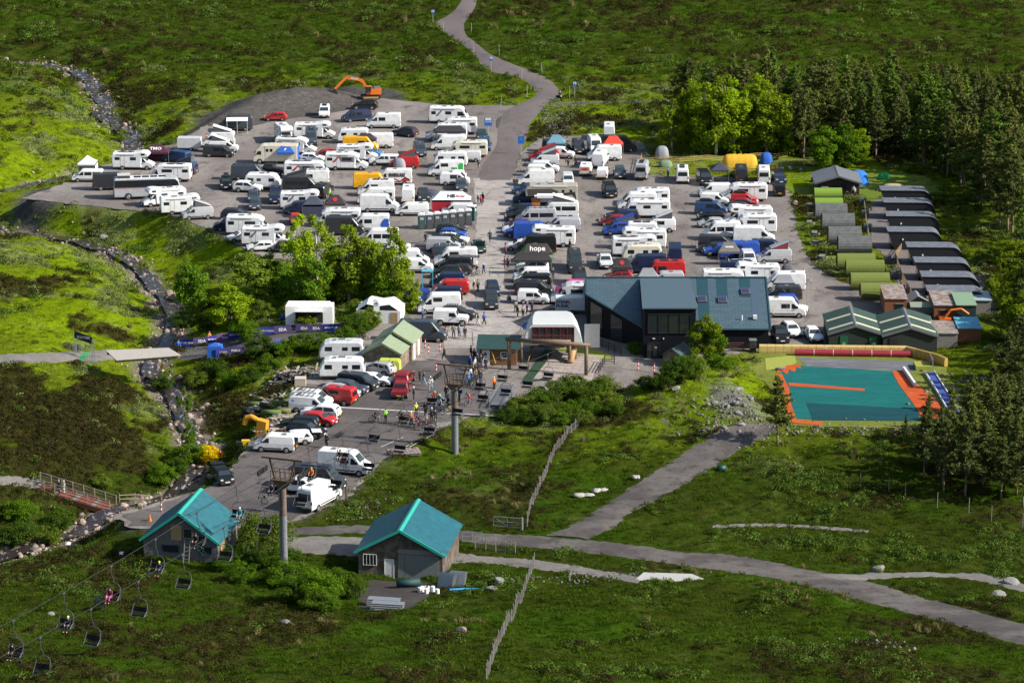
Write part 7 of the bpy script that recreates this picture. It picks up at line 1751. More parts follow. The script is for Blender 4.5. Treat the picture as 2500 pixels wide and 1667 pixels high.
def heap(label, name, px, py, n_, rx, ry, s0, s1, key, z_=.1, hgt=0):
    p = P(px, py); r = np.random.default_rng(px); X = p.x+r.normal(0, rx, n_); Y = p.y+r.normal(0, ry, n_); Z = g(X, Y)+z_*.2
    scatter(name, key, np.stack([X,Y,Z],-1), r.uniform(s0, s1, n_), label, 'rubble', tilt=.6)
protos['rubble'] = bpy.data.objects.new('clump_rubble', rock_mesh(744, mat('rubble_grey', (.135,.122,.105), .9, rand=.5)))
heap('grey rubble and boulders heaped beside the dirt track', 'rubble_heap', 1795, 1010, 420, 2.6, 3.6, .05, .26, 'rubble'); heap('loose stones along the near edge of the ski mat', 'rubble_edge', 2110, 1050, 420, 11, 1.6, .06, .3, 'rubble')
heap('rocky drainage channel beside the conveyor', 'rubble_channel', 2380, 985, 500, 3.2, 6, .08, .4, 'rubble'); heap('stones spilling at the end of the lower yard', 'rubble_spill', 880, 1235, 140, 1.5, 2.6, .05, .16, 'rubble'); heap('stones along the side path edge', 'rubble_path', 1480, 1408, 200, 5, 1.0, .05, .2, 'rubble'); heap('stones and gravel where the small ditch crosses the grass', 'rubble_ditch', 2140, 1570, 90, 1.4, 1.6, .05, .2, 'rubble'); heap('dark rocks lining the ditch beside the road', 'rubble_road', 1352, 315, 420, 1.4, 9, .1, .45, 'rubble'); heap('pale stones scattered on the bank behind the black cabins', 'rubble_bank', 2400, 690, 220, 3.5, 9, .08, .35, 'rubble'); heap('pale gravel verge beside the road', 'rubble_verge', 1282, 400, 300, .8, 6, .05, .18, 'rubble')

rr = random.Random(21)
for i in range(26):
    a, b = rr.gauss(0, 2.6), rr.gauss(0, 3.6); r_ = rr.uniform(.22,.6); X_, Y_ = M1[0]+a, M1[1]+b-2; o = obj('boulder', RM[i % 4], None, (X_, Y_, float(g(X_, Y_))+r_*.2), rr.uniform(0,6)); o.scale = (r_, r_*.8, r_); tag(o, 'grey boulder lying on the rubble heap beside the dirt track', 'rock', 'boulders of the rubble heap')

# ---------------------------------------------------------------- tents, toilets, barriers
def fabric(name, c): return mat(name, c, .85, var=.10, scale=1.5)
FW, FK, FN, FB, FR_, FG, FBur, FGr, FY = fabric('fabric_white', (.78,.78,.76)), fabric('fabric_black', (.030,.028,.032)), fabric('fabric_navy', (.05,.055,.09)), fabric('fabric_blue', (.015,.10,.42)), fabric('fabric_red', (.62,.06,.03)), fabric('fabric_grey', (.26,.27,.29)), fabric('fabric_burgundy', (.055,.012,.028)), fabric('fabric_lime', (.32,.48,.03)), fabric('fabric_yellow', (.62,.36,.02))
def gazebo(px, py, W_, D_, m_, label, h=2.1, top=1.1, hip=.35, rot=0, walls=(), wm=None, text=None, tm=None, val=None, ts=.5):
    p = PZ(px, py, 0); t = thing('gazebo', label, 'gazebo', (p.x, p.y+D_/2, .05), R(rot), 'gazebos'); x, y = W_/2, D_/2; rx = max(.02, x-y)*1.0 if W_ > D_+.5 else .05
    mb = MB(); N_ = 4; cor = [(-x,-y),(x,-y),(x,y),(-x,y)]; tp = [(-rx,-.04),(rx,-.04),(rx,.04),(-rx,.04)]; vs = []
    for k in range(N_+1):
        f = k/N_; f2 = f**.75; zz = h+top*(f**1.25)
        for (cx_, cy_), (tx_, ty_) in zip(cor, tp): vs.append((cx_+(tx_-cx_)*f, cy_+(ty_-cy_)*f, zz))
    for k in range(N_):
        for j in range(4): mb.f.append((k*4+j, k*4+(j+1)%4, (k+1)*4+(j+1)%4, (k+1)*4+j)); mb.m.append(0)
    mb.v = vs; mb.f.append((N_*4,N_*4+1,N_*4+2,N_*4+3)); mb.m.append(0); mb.build('canopy', m_, t)
    v_ = MB(); [v_.poly([(a[0],a[1],h-.28),(b[0],b[1],h-.28),(b[0],b[1],h+.01),(a[0],a[1],h+.01)]) for a, b in zip(cor, cor[1:]+cor[:1])]; v_.build('valance', val or m_, t)
    lm = vpart(('gleg',h), lambda: MB().bar((0,0,0),(0,0,h),.05).mesh('leg', GALV))
    for cx_, cy_ in cor: obj('leg', lm, t, (cx_*.985, cy_*.985, 0))
    for wd in walls:
        a, b = {'b': (cor[2],cor[3]), 'l': (cor[3],cor[0]), 'r': (cor[1],cor[2]), 'f': (cor[0],cor[1]), 'fl': (cor[0],(0,-y))}[wd]
        MB().poly([(a[0],a[1],.05),(b[0],b[1],.05),(b[0],b[1],h-.02),(a[0],a[1],h-.02)]).build('side_wall', wm or m_, t)
    if text: sl = math.atan2(top, y); o = lettering(text, ts, tm, t, (0, -y*.55, h+top*.40+.08), (sl*.95, 0, 0), .02)
    return t
def near_clear(px, py): pass
gazebo(212,432,2.9,2.8,FW,'small white gazebo with window walls at the far left',walls='blr',wm=FW); gazebo(380,404,4.4,3.0,FBur,'burgundy TMO gazebo behind the overcab motorhome',walls='b',wm=FBur,text='TMO',tm=INKW,ts=.9)
gazebo(697,404,3.0,1.6,FB,'bright blue gazebo beside the cream horse lorry',top=1.0,text='JF',tm=INKW,ts=.45); gazebo(893,372,3.6,2.0,FK,'black gazebo beside the yellow van',top=.9); gazebo(1098,352,5.6,1.8,FK,'wide black gazebo among the far motorhomes',top=.9); gazebo(1080,352,1.8,1.2,FW,'small white gazebo in front of the wide black one',h=1.9,top=.5)
gazebo(764,534,3.2,2.2,FN,'grey-navy gazebo with walls beside the overcab motorhome',walls='fb',wm=FN); gazebo(818,532,3.2,2.0,FK,'black gazebo with red logo in the left car park',top=1.2,text='\u25cf',tm=INKR,ts=.9)
gz = gazebo(1102,524,6.0,2.6,FW,'white HB Racing gazebo with red wall behind the toilets',h=2.2,top=1.1,walls=('fl','b'),wm=fabric('fabric_crimson', (.38,.012,.03)),text='HB',tm=INK,val=FK,ts=.95); lettering('Racing', .5, INKR, gz, (1.35,-.72,2.72), (R(38),0,0), .01, .3)
gazebo(1358,380,3.2,2.0,fabric('fabric_paleblue', (.12,.26,.34)),'pale blue gazebo beside the charcoal van',top=1.2); gazebo(1497,384,3.4,2.0,FR_,'bright red gazebo among the white vans',top=1.3); gazebo(1757,448,2.9,2.6,fabric('fabric_slate', (.04,.042,.07)),'dark gazebo in front of the yellow tent')
gazebo(1312,652,4.2,1.4,fabric('fabric_brown', (.055,.042,.038)),'dark brown hope gazebo with white lettering',h=2.0,top=1.2,text='hope',tm=INKW,ts=1.1); gazebo(1300,672,5.4,1.4,FK,'wide black gazebo over the white SUV',h=2.1,top=1.0)
gazebo(1518,690,2.8,1.3,FK,'black gazebo with red logo behind the lodge',top=1.2,text='\u25cf',tm=INKR,ts=.8); gazebo(1582,716,3.0,1.6,FG,'grey gazebo peak showing above the lodge roof',top=1.2); gazebo(1780,650,3.0,1.5,fabric('fabric_greybrown', (.16,.15,.145)),'grey-brown gazebo beside the bright blue van',top=1.2,text='RACING',tm=INKW,ts=.3); gazebo(1914,725,2.9,1.2,FG,'grey gazebo in front of the white van',h=1.9,top=1.0,val=FK)
# arch tent behind the hope gazebo
p = PZ(1306,648,0); t = thing('inflatable_arch', 'green inflatable arch tent behind the hope gazebo', 'tent', (p.x,p.y+1.6,.05)); MB().tube([(-2.3,0,0),(-2.0,0,1.3),(-1.2,0,2.25),(0,0,2.6),(1.2,0,2.25),(2.0,0,1.3),(2.3,0,0)],.26,10).build('arch', fabric('fabric_green', (.04,.32,.04)), t)
# camping tents
def dome(px, py, L_, D_, h, m_, label, kind='tent', segs=1, m2=None):
    p = P(px, py); t = thing('tent', label, 'tent', (p.x, p.y+D_/2, p.z), R(rng.uniform(-8,8)), 'camping tents'); n, m = 14, 7; mb = MB(); vs = []
    for i in range(n+1):
        u = -1+2*i/n; s = (1-abs(u)**3.2)**.5 if segs == 1 else (1-abs(u)**7)**.5*(1+.03*math.cos(u*segs*math.pi)); hh = max(.02, h*s); dd = max(.05, D_/2*s)
        for j in range(m+1): a = math.pi*j/m; vs.append((u*L_/2, -math.cos(a)*dd, math.sin(a)**.85*hh))
    mb.add(vs, [(i*(m+1)+j, (i+1)*(m+1)+j, (i+1)*(m+1)+j+1, i*(m+1)+j+1) for i in range(n) for j in range(m)]); mb.build('flysheet', m_, t, True)
    d_ = MB(); d_.poly([(-.4,-D_/2*.98-.05,.05),(.4,-D_/2*.98-.05,.05),(.3,-D_/2*.72-.06,h*.62),(-.3,-D_/2*.72-.06,h*.62)]); d_.build('door_panel', m2 or m_, t)
    gl = MB(); [gl.bar((sx*L_/2,sy*D_/2*.3,.3),(sx*(L_/2+.7),sy*D_/2*.6,0),.02) for sx in (-1,1) for sy in (-1,1)]; gl.build('guy_lines', FRAMEW, t); return t
dome(1808,412,6.2,3.2,2.1,FY,'large yellow tunnel tent behind the rail fence',segs=6,m2=fabric('fabric_amber', (.48,.22,.01))); dome(1872,402,2.2,2.6,1.8,FB,'blue tent behind the yellow tunnel tent'); dome(2098,455,3.4,3.4,2.2,fabric('fabric_sky', (.015,.17,.62)),'bright blue tent behind the log cabin'); dome(2160,440,2.1,2.0,1.1,fabric('fabric_leaf', (.02,.30,.06)),'small green dome tent on the lawn'); dome(2184,472,4.4,2.4,1.3,fabric('fabric_sand', (.40,.31,.20)),'beige tunnel tent above the black cabins'); dome(1617,388,2.4,2.2,2.0,FG,'grey domed shelter at the left of the camp'); dome(1625,408,2.4,2.0,1.0,fabric('fabric_sage', (.16,.22,.13)),'low green tent beside the rail fence'); dome(1312,447,2.8,1.8,2.3,FGr,'lime green tent roof above the white van'); dome(1045,484,3.8,2.2,1.2,FN,'crumpled dark tent beside the HB gazebo'); dome(1990,448,1.2,1.6,1.3,FK,'black tent tucked behind the log cabin')
dome(975,418,2.2,1.6,2.0,FG,'grey drive-away awning tent beside the red van'); dome(1925,668,2.0,1.6,1.2,fabric('fabric_mauve', (.10,.09,.11)),'dark grey dome tent at the edge of the far right rows')
p = PZ(526,870,0); p = P(526, 872); t = thing('pop_up_shelter', 'bright blue pop-up shelter by the race path', 'tent', p); MB().add([(-1,-.8,0),(1,-.8,0),(1.05,.8,0),(-1.05,.8,0),(-.9,-.7,1.6),(.9,-.7,1.6),(.9,.7,1.6),(-.9,.7,1.6),(0,0,2.0)], [(0,1,5,4),(1,2,6,5),(2,3,7,6),(3,0,4,7),(4,5,8),(5,6,8),(6,7,8),(7,4,8)]).build('cover', FB, t); MB().bar((.15,-.95,0),(.5,-.3,1.95),.05).build('pole', FRAMEW, t)
# white medical marquee
p = P(924, 790); t = thing('marquee', 'white twin-peaked medical marquee beside the trees', 'marquee', p, R(-6), None); mb = MB(); pk = [(-2.9,2.0),(-1.5,2.95),(0,2.7),(1.5,2.95),(2.9,2.0)]
vs = [(x,0,z-.35) for x,z in pk]+[(x,2.2,z) for x,z in pk]+[(x,4.4,z-.35) for x,z in pk]; mb.add(vs, [(k,k+1,k+6,k+5) for k in range(4)]+[(5+k,6+k,11+k,10+k) for k in range(4)]); mb.build('canopy', FW, t)
MB().add([(-2.9,0,0),(2.9,0,0),(2.9,4.4,0),(-2.9,4.4,0),(-2.9,0,1.8),(2.9,0,1.8),(2.9,4.4,1.8),(-2.9,4.4,1.8)], [(0,1,5,4),(1,2,6,5),(2,3,7,6),(3,0,4,7)]).build('side_wall', FW, t); MB().box(2.1,-.04,.8,.9,.05,1.5).build('doorway', WOODL, t)
p = P(922, 796); t = thing('feather_flag', 'white feather flag with blue medical star', 'flag', p); MB().cyl((-.5,0,0),(-.5,0,3.6),.03).build('pole', GALV, t); MB().poly([(-.5,0,.9),(.15,0,1.4),(.3,0,2.6),(.1,0,3.4),(-.2,0,3.7),(-.5,0,3.6)]).build('banner', FW, t); lettering('*', 1.0, INKB, t, (-.1,-.03,2.75), bold=.04)
# catering / timing trailer with raised flap
p = P(755, 796); t = thing('event_trailer', 'white event trailer with raised hatch by the race banners', 'trailer', p, R(-1)); MB().box(0,1.3,1.35,6.2,2.4,2.5).build('body', FW, t); MB().add([(-3.1,.1,2.6),(3.1,.1,2.6),(2.6,2.5,2.75),(-2.9,2.5,2.75)], [(0,1,2,3)]).build('roof', FW, t); MB().box(0,.06,1.2,3.6,.1,1.5).build('hatch_opening', DARKIN, t); MB().box(0,-.5,2.05,3.7,1.3,.06,rx=R(-14)).build('hatch_flap', FW, t); MB().box(0,-.02,.42,3.8,.3,.08).build('counter', GALV, t)
# portable toilets
TD, TG, TRF = mat('toilet_grey', (.070,.078,.085), .6), mat('toilet_green', (.012,.10,.085), .5), mat('toilet_roof', (.74,.75,.74), .5)
def toilet(px, py, m_, label, rot=0):
    p = PZ(px, py, 0); t = thing('portable_toilet', label, 'toilet', (p.x, p.y+.55, .05), R(rot), 'portable toilets'); MB().box(0,0,1.08,1.08,1.1,2.1).build('cabin', m_, t); MB().box(0,-.565,1.0,.72,.04,1.85).build('door', TD, t); MB().box(0,0,.06,1.14,1.16,.12).build('base', TRIM, t)
    MB().prism([(-.56,2.12),(.56,2.12),(.52,2.24),(.25,2.36),(-.25,2.36),(-.52,2.24)], -.57, .57).build('roof', TRF, t); MB().box(.02,-.60,1.62,.5,.02,.32).build('notice', FRAMEW, t); MB().box(.02,-.615,1.68,.4,.01,.05).box(.02,-.615,1.56,.34,.01,.05).build('notice_print', INKB, t)
for i, (x, y) in enumerate([(1029,561),(1048,560),(1067,558),(1086,556),(1105,554),(1124,552),(1143,550)]): toilet(x, y, MATS['toilet_grey'] if i else TG, f'grey portable toilet, {ORD[i]} from the left in the row', 4)
toilet(1152,540,TG,'green portable toilet standing end-on at the right of the row',70)
# race barriers with banners
PUR, BLU, PNK = fabric('banner_purple', (.065,.045,.15)), fabric('banner_blue', (.045,.05,.34)), fabric('banner_pink', (.16,.07,.22))
def barrier_frame():
    mb = MB(); [mb.cyl((x,0,.1),(x,0,1.05),.02,.02,5) for x in [-1.1+.2*k for k in range(12)]]; [mb.cyl((-1.1,0,z),(1.1,0,z),.03,.03,6) for z in (.12,1.05)]; [mb.bar((x,-.3,0),(x,.3,0),.04) for x in (-.8,.8)]; [mb.bar((x,0,0),(x,0,.12),.04) for x in (-.8,.8)]; return mb.mesh('frame', GALV)
BF = barrier_frame()
BN = [(460,847,B_,tx) for B_, tx in ()]
for i, (x, y, m_, tx, sz, rot) in enumerate([(460,847,BLU,'BRITISH CYCLING',.24,0),(493,843,PUR,'SDA',.55,14),(526,838,BLU,'BRITISH CYCLING',.24,12),(549,834,PNK,'SDA',.4,14),(578,827,BLU,'BRITISH CYCLING',.24,12),(613,821,PUR,'WEATHERPROOF',.22,10),(651,818,BLU,'BRITISH CYCLING',.24,-2),(690,815,PUR,'SDA',.55,8),(743,812,PUR,'SDA',.5,0),(772,812,PUR,'SDA',.5,0),(811,810,BLU,'BRITISH CYCLING',.24,3),(851,809,PUR,'SDA',.55,2),(548,870,BLU,'CYCLING',.3,6),(576,866,PUR,'PUBLIC',.35,6),(672,850,BLU,'SDA',.4,60),(860,838,PUR,'SDA',.4,5)]):
    p = P(x, y); t = thing('banner_barrier', f'{"blue" if m_ is BLU else "purple" if m_ is PUR else "pink"} banner barrier reading {tx}, {ORD[i]} along the race path', 'barrier', p, R(rot), 'banner barriers'); obj('frame', BF, t); MB().box(0,-.05,.6,2.2,.03,.98).build('banner', m_, t); lettering(tx, sz, INKW, t, (0,-.075,.58), bold=.012)
for i, (x, y) in enumerate([(474,868),(498,866),(182,858),(205,856),(205,890),(225,888)]): p = P(x, y); t = thing('crowd_barrier', f'plain galvanised crowd barrier on the race path, {ORD[i]} from the right', 'barrier', p, R(rng.uniform(-8,8)), 'plain barriers'); obj('frame', BF, t)
t = thing('start_banner', 'dark overhead banner on trusses at the race path', 'banner', P(184,868)); b = P(228,884)-P(184,868); L0, L1 = Vector((0,0,0)), b
for q in (L0, L1):
    m_ = MB(); [m_.bar(q+Vector((dx,dy,0)), q+Vector((dx,dy,3.1)), .05) for dx in (-.14,.14) for dy in (-.14,.14)]; [m_.bar(q+Vector((-.14,-.14,.3*k)), q+Vector((.14,.14,.3*k+.3)), .03) for k in range(10)]; m_.build('truss', GALV, t)
MB().add([L0+Vector((0,-.2,2.4)), L1+Vector((0,-.2,2.4)), L1+Vector((0,-.2,3.35)), L0+Vector((0,-.2,3.35))], [(0,1,2,3)]).build('banner', fabric('banner_navy', (.012,.014,.05)), t); lettering('SCOTTISH', .42, INKW, t, tuple((L0+L1)/2+Vector((0,-.26,2.88))), (math.pi/2,0,math.atan2(b.y,b.x)), .01)
sheet('green_start_mat', pxpoly([(178,862),(192,862),(222,884),(208,888)], -.8), mat('start_green', (.01,.30,.07), .9), -.4, 0) if False else None
q = P(200,874); struct(MB().box(0,0,.14,.9,4.2,.04,rz=R(-12)).build('start_mat', mat('start_green', (.01,.30,.07), .9), loc=q))
# ---------------------------------------------------------------- bridges
DECK = mat('deck_boards', (.42,.38,.33), .85, var=.18, scale=3)
def plank_deck(name, label, corners, n_, m_, z, beams=True):
    A_, B_, C_, D_ = [PZ(x, y, z) for x, y in corners]; o0 = A_.copy(); t = thing(name, label, 'bridge', o0)
    for k in range(n_):
        f0, f1 = k/n_, (k+.93)/n_; a, b = A_.lerp(B_, f0), A_.lerp(B_, f1); d, c = D_.lerp(C_, f0), D_.lerp(C_, f1)
        MB().prismz([((p-o0).x, (p-o0).y) for p in (a, d, c, b)], -.02+rng.uniform(-.01,.01), .08).build('plank', m_, t)
    if beams:
        for f in (.12,.88): MB().bar(A_.lerp(D_, f)-o0-Vector((0,0,.2)), B_.lerp(C_, f)-o0-Vector((0,0,.2)), .25, .35).build('beam', WOODG, t)
    return t
plank_deck('plank_bridge', 'grey plank bridge crossing the stream on the race path', [(258,856),(412,850),(442,868),(284,880)], 38, DECK, .1)
plank_deck('plank_ramp', 'white planked ramp bridging the ditch beside the track', [(1572,1398),(1690,1402),(1742,1424),(1548,1418)], 26, mat('white_boards', (.42,.41,.395), .8, var=.1, scale=2), float(P(1640,1412).z)+.45)
REDD = mat('red_deck', (.20,.060,.040), .8, var=.2, scale=2); A_, B_ = P(82,1195), P(268,1252); zb = A_.z+.2; dzb = B_.z-A_.z; t = thing('footbridge', 'red footbridge with timber handrails over the stream', 'bridge', (A_.x, A_.y, zb)); o0 = Vector((A_.x, A_.y, zb)); d_ = Vector((B_.x-A_.x, B_.y-A_.y, 0)); L_ = d_.length; u = d_/L_; nn = Vector((-u.y, u.x, 0))
for k in range(36): c = u*(L_*(k+.5)/36)+nn*1.0; MB().box(c.x,c.y,.05+dzb*(k+.5)/36,L_/36*.92,2.2,.07,rz=math.atan2(u.y,u.x)).build('plank', REDD if k % 9 > 1 else WOODG, t)
for s in (-.05,2.05): MB().bar(nn*s+Vector((0,0,-.25)), nn*s+u*L_+Vector((0,0,dzb-.25)), .18, .5).build('girder', RUST, t)
for s in (0,2.0):
    for k in range(8): c = nn*s+u*(L_*k/7)+Vector((0,0,dzb*k/7)); MB().bar(c, c+Vector((0,0,1.2)), .1).build('post', TIMO, t)
    for z in (.45,.8,1.15): MB().bar(nn*s+Vector((0,0,z)), nn*s+u*L_+Vector((0,0,z+dzb)), .04, .11).build('rail', TIMO, t)
fence('rail_fence', 'timber rail fence continuing from the red footbridge', [(292,1228),(330,1226),(366,1226)], TIMO, 1.1, 2.0, (.5,.95))
for i, (x, y, lb) in enumerate([(394,1250,'red and white marker post by the grey shed'),(1065,908,'red and white post nearest the timber store'),(1046,864,'red and white post in the flower bed'),(1074,858,'red and white post at the right of the flower bed'),(1038,850,'red and white post at the left of the flower bed'),(2126*0+1558,905,'red and white post left of the lodge door'),(1597,910,'red and white post in front of the lodge door')]):
    p = P(x, y); t = thing('marker_post', lb, 'post', p, 0, 'marker posts')
    for k in range(5): MB().cyl((0,0,.25*k),(0,0,.25*k+.25),.08,.08,8).build('band', FRAMEW if k % 2 else INKR, t)
for x, y, lb in [(1896,772,'orange traffic cone beside the white van'),(1545,372,'orange traffic cone near the red gazebo'),(366,1272,'orange cone beside the grey shed')]: p = P(x, y); t = thing('traffic_cone', lb, 'cone', p); MB().cyl((0,0,.05),(0,0,.75),.2,.04,12).build('cone', SMALLEX, t); MB().box(0,0,.03,.45,.45,.06).build('base', SMALLEX, t)
# ---------------------------------------------------------------- excavator
p = P(905, 243); ex = thing('excavator', 'orange tracked excavator on the gravel heap', 'excavator', (p.x, p.y, p.z+.1), R(6)); OR = SMALLEX
for s in (-1,1):
    tr_ = MB(); pf = [(-1.8,.15),(1.8,.15),(2.1,.45),(1.9,.85),(-1.9,.85),(-2.1,.45)]; tr_.prism(pf, s*1.1-.3, s*1.1+.3); to = tr_.build('track', TRIM, ex); MB().box(0,s*1.42,.5,3.2,.04,.35).build('track_frame', mat('track_amber', (.45,.26,.06), .6), to)
MB().box(0,0,.95,2.0,2.0,.3).build('turntable', TRIM, ex); MB().prism([(-.9,1.1),(2.2,1.1),(2.25,2.2),(1.2,2.35),(.2,2.25),(-.9,1.6)], -1.2, 1.2).build('body', OR, ex); MB().box(1.4,0,2.4,1.3,1.8,.25).build('engine_cover', mat('digger_grey', (.14,.15,.16), .5), ex)
cb_ = MB().prism([(-1.1,1.1),(-.1,1.1),(.15,2.75),(-.75,2.8),(-1.1,2.0)], -1.2, -.1).build('cab', TRIM, ex); MB().add([(-1.05,-1.22,1.7),(-.05,-1.22,1.7),(.05,-1.22,2.6),(-.7,-1.22,2.65)], [(0,1,2,3)]).build('cab_window', GLASSG, cb_); MB().box(-.35,-.65,2.83,1.1,1.15,.08).build('cab_roof', OR, cb_)
def arm(pts, w0, w1, y, nm, m_): 
    mb = MB(); n_ = len(pts)
    for a, b in zip(pts[:-1], pts[1:]): mb.bar((a[0],y,a[1]),(b[0],y,b[1]),w0,w1)
    return mb.build(nm, m_, ex)
arm([(-.6,1.7),(-1.5,3.6),(-2.2,4.1),(-4.8,4.5)],.4,.55,.3,'boom',OR); arm([(-4.7,4.9),(-5.6,4.2),(-7.6,2.2)],.35,.5,.3,'dipper',OR); arm([(-2.4,4.5),(-4.6,5.0)],.14,.14,.3,'hydraulic_ram',GALV); arm([(-5.4,4.6),(-7.5,2.6)],.13,.13,.3,'hydraulic_ram',TRIM)
MB().prism([(-7.9,2.3),(-7.4,2.2),(-7.0,1.3),(-7.3,.6),(-8.0,.5),(-8.1,1.2)], -.3, .9).build('bucket', TRIM, ex); ex.scale = (.87,.87,.87); lettering('DEVELON', .35, INKW, ex, (-3.4,.05,4.32), (math.pi/2,R(9),0), .01)
# ---------------------------------------------------------------- yard clutter
t = thing('skip', 'blue waste skip beside the trees', 'skip', (PZ(1020,745,0).x, PZ(1020,745,0).y+.9, .05), R(10)); MB().add([(-1.3,-.8,.1),(1.1,-.8,.1),(1.1,.8,.1),(-1.3,.8,.1),(-2.0,-.9,1.5),(1.6,-.9,1.5),(1.6,.9,1.5),(-2.0,.9,1.5)], [(3,2,1,0),(0,1,5,4),(1,2,6,5),(2,3,7,6),(3,0,4,7),(4,5,6,7)]).build('body', mat('skip_blue', (.018,.045,.24), .5, var=.15, scale=2), t); MB().box(-.2,0,1.65,3.5,1.9,.3).build('lid', MATS['skip_blue'], t); lettering('BIFFA', .3, INKW, t, (-.1,-.93,1.0), (R(85),0,0)); lettering('MIXED', .22, INKW, t, (.1,-.92,.65), (R(85),0,0))
t = thing('kiosk', 'pale blue framed kiosk beside the skip', 'kiosk', PZ(1044,708,0)); MB().box(0,.5,2.6,1.6,1.2,.12).build('roof', mat('kiosk_blue', (.10,.38,.50), .5), t); [MB().bar((x,y,0),(x,y,2.6),.09).build('post', MATS['kiosk_blue'], t) for x in (-.7,.7) for y in (0,1)]
t = thing('recycling_bin', 'lime green recycling container in front of the timber store', 'container', P(949,917), R(-6)); MB().box(0,.8,.85,2.6,1.6,1.7).build('body', mat('lime_steel', (.46,.55,.08), .5, var=.1, scale=1.5), t); [MB().box(x,.8,1.78,1.1,1.4,.16).build('lid', MATS['lime_steel'], t) for x in (-.6,.6)]; MB().box(0,-.02,1.0,1.3,.04,.7).build('label', FRAMEW, t); lettering('Recycle', .26, INKG, t, (.1,-.06,1.0))
def planks(name, label, px, py, n_, rx, ry, mats_, hz=.9, l0=.8, l1=2.2, cat='heap'):
    p = P(px, py); t = thing(name, label, cat, p); rr = random.Random(px)
    for k in range(n_):
        a = rr.gauss(0, rx*.5); b = rr.gauss(0, ry*.5); z = .08+hz*max(0, 1-(a/rx)**2-(b/ry)**2)*rr.random(); gz_ = float(g(p.x+a, p.y+b))-p.z; o = MB().box(0,0,0,rr.uniform(l0,l1),rr.uniform(.12,.26),rr.uniform(.06,.16)).build('plank', rr.choice(mats_), t, loc=(a, b, gz_+z)); o.rotation_euler = (rr.uniform(-.3,.3), rr.uniform(-.3,.3), rr.uniform(0,3.1))
    return t
planks('timber_heap', 'big heap of broken grey timber behind the caravan', 712, 925, 150, 3.6, 3.0, [WOODG, TIMO, mat('wood_pale', (.42,.36,.28), .9), mat('wood_dark', (.08,.07,.06), .9)], 1.2); planks('timber_heap', 'stacked pallets and planks beside the parked vans', 660, 985, 60, 2.2, 2.0, [WOODG, TIMO, MATS['wood_pale']], .5); planks('timber_heap', 'broken pallets in the grass behind the white SUV', 700, 1022, 45, 1.8, 1.2, [WOODG, TIMO], .3); planks('timber_heap', 'grey slatted pallets behind the black estate car', 668, 1052, 40, 1.8, 1.2, [WOODG, MATS['wood_pale']], .25)
p = P(733,945); t = thing('crate', 'square cream crate in front of the timber heap', 'crate', p); MB().box(0,.6,.5,1.3,1.2,1.0).build('box', MATS['wood_pale'], t); MB().box(0,.6,1.02,1.35,1.25,.06).build('lid', mat('lid_cream', (.5,.44,.36), .9), t)
MROLL = [mat('mat_green', (.10,.15,.04), .9, var=.3, scale=2), mat('mat_dark', (.035,.04,.04), .8), mat('mat_olive', (.16,.17,.05), .9, var=.2, scale=2)]
for i, (x, y, L_, rot, mi) in enumerate([(625,992,2.4,-8,0),(660,995,2.6,-14,1),(690,990,2.4,-10,0),(618,1008,2.6,-6,1),(662,1012,2.4,-5,0),(690,1008,2.0,-12,2),(640,980,2.2,-12,2)]): p = P(x, y); tag(MB().cyl((-L_/2,0,.3),(L_/2,0,.3),.32,.32,12).build('rolled_mat', MROLL[mi], loc=p, rz=R(rot), smooth=True), f'rolled {"dark" if mi==1 else "green"} slope matting in the grass pile, {ORD[i]} listed', 'mat', 'rolled slope mats')['label'] = ['green matting roll at the back left of the pile','dark roll in the middle of the matting pile','green roll at the right end of the matting pile','dark grey roll at the front left of the matting pile','green roll at the front of the matting pile','olive roll beside the pallets','olive roll at the back of the matting pile'][i]
YOR = mat('machine_orange', (.66,.30,.02), .5, var=.15, scale=3); p = P(640,1068); t = thing('snow_blower', 'orange-yellow machine frame standing in the grass', 'machine', p, R(-15)); MB().prism([(-.5,1.0),(.6,1.0),(.7,2.0),(-.4,2.2)], -.5, .5).build('hopper', YOR, t); MB().tube([(-.4,0,2.0),(-1.2,0,2.4),(-1.9,0,2.2),(-2.1,0,1.4)],.3,8).build('chute', YOR, t); mb = MB(); [mb.bar((x,y,0),(x,y,1.1),.1) for x in (-.5,.6) for y in (-.45,.45)]; mb.bar((-.5,-.45,.5),(.6,-.45,.5),.1); mb.bar((-.5,-.45,.2),(.6,-.45,1.0),.08); mb.bar((-.5,.45,.5),(.6,.45,.5),.1); mb.bar((-.5,-.45,.5),(-.5,.45,.5),.1); mb.build('frame', YOR, t)
for x, y, lb in [(610,1018,'stack of black tyres at the pile edge')]: p = P(x,y); t = thing('tyre_stack', lb, 'tyres', p); [MB().ring((0,0,.15+.28*k),.38,.15,16,6,'z').build('tyre', TYRE, t, True) for k in range(3)]
p = P(600,1085); t = thing('strimmer', 'yellow and black garden machine lying by the white van', 'machine', p); MB().box(0,0,.3,.9,.5,.5).build('engine', INKY, t); MB().tube([(.4,0,.4),(1.4,.1,.8)],.05,6).build('handle', TRIM, t); MB().box(-.7,0,.2,.8,.7,.35).build('deck', TRIM, t)
p = P(990,1112); t = thing('wooden_platform', 'weathered square wooden platform at the yard edge', 'platform', p, R(12))
for k in range(9): MB().box(-1.6+k*.4,.9,.25,.36,2.2,.08).build('board', mat('board_pinkish', (.24,.19,.17), .9, var=.2, scale=3), t)
MB().box(0,.9,.1,3.5,2.0,.2).build('base', WOODG, t)
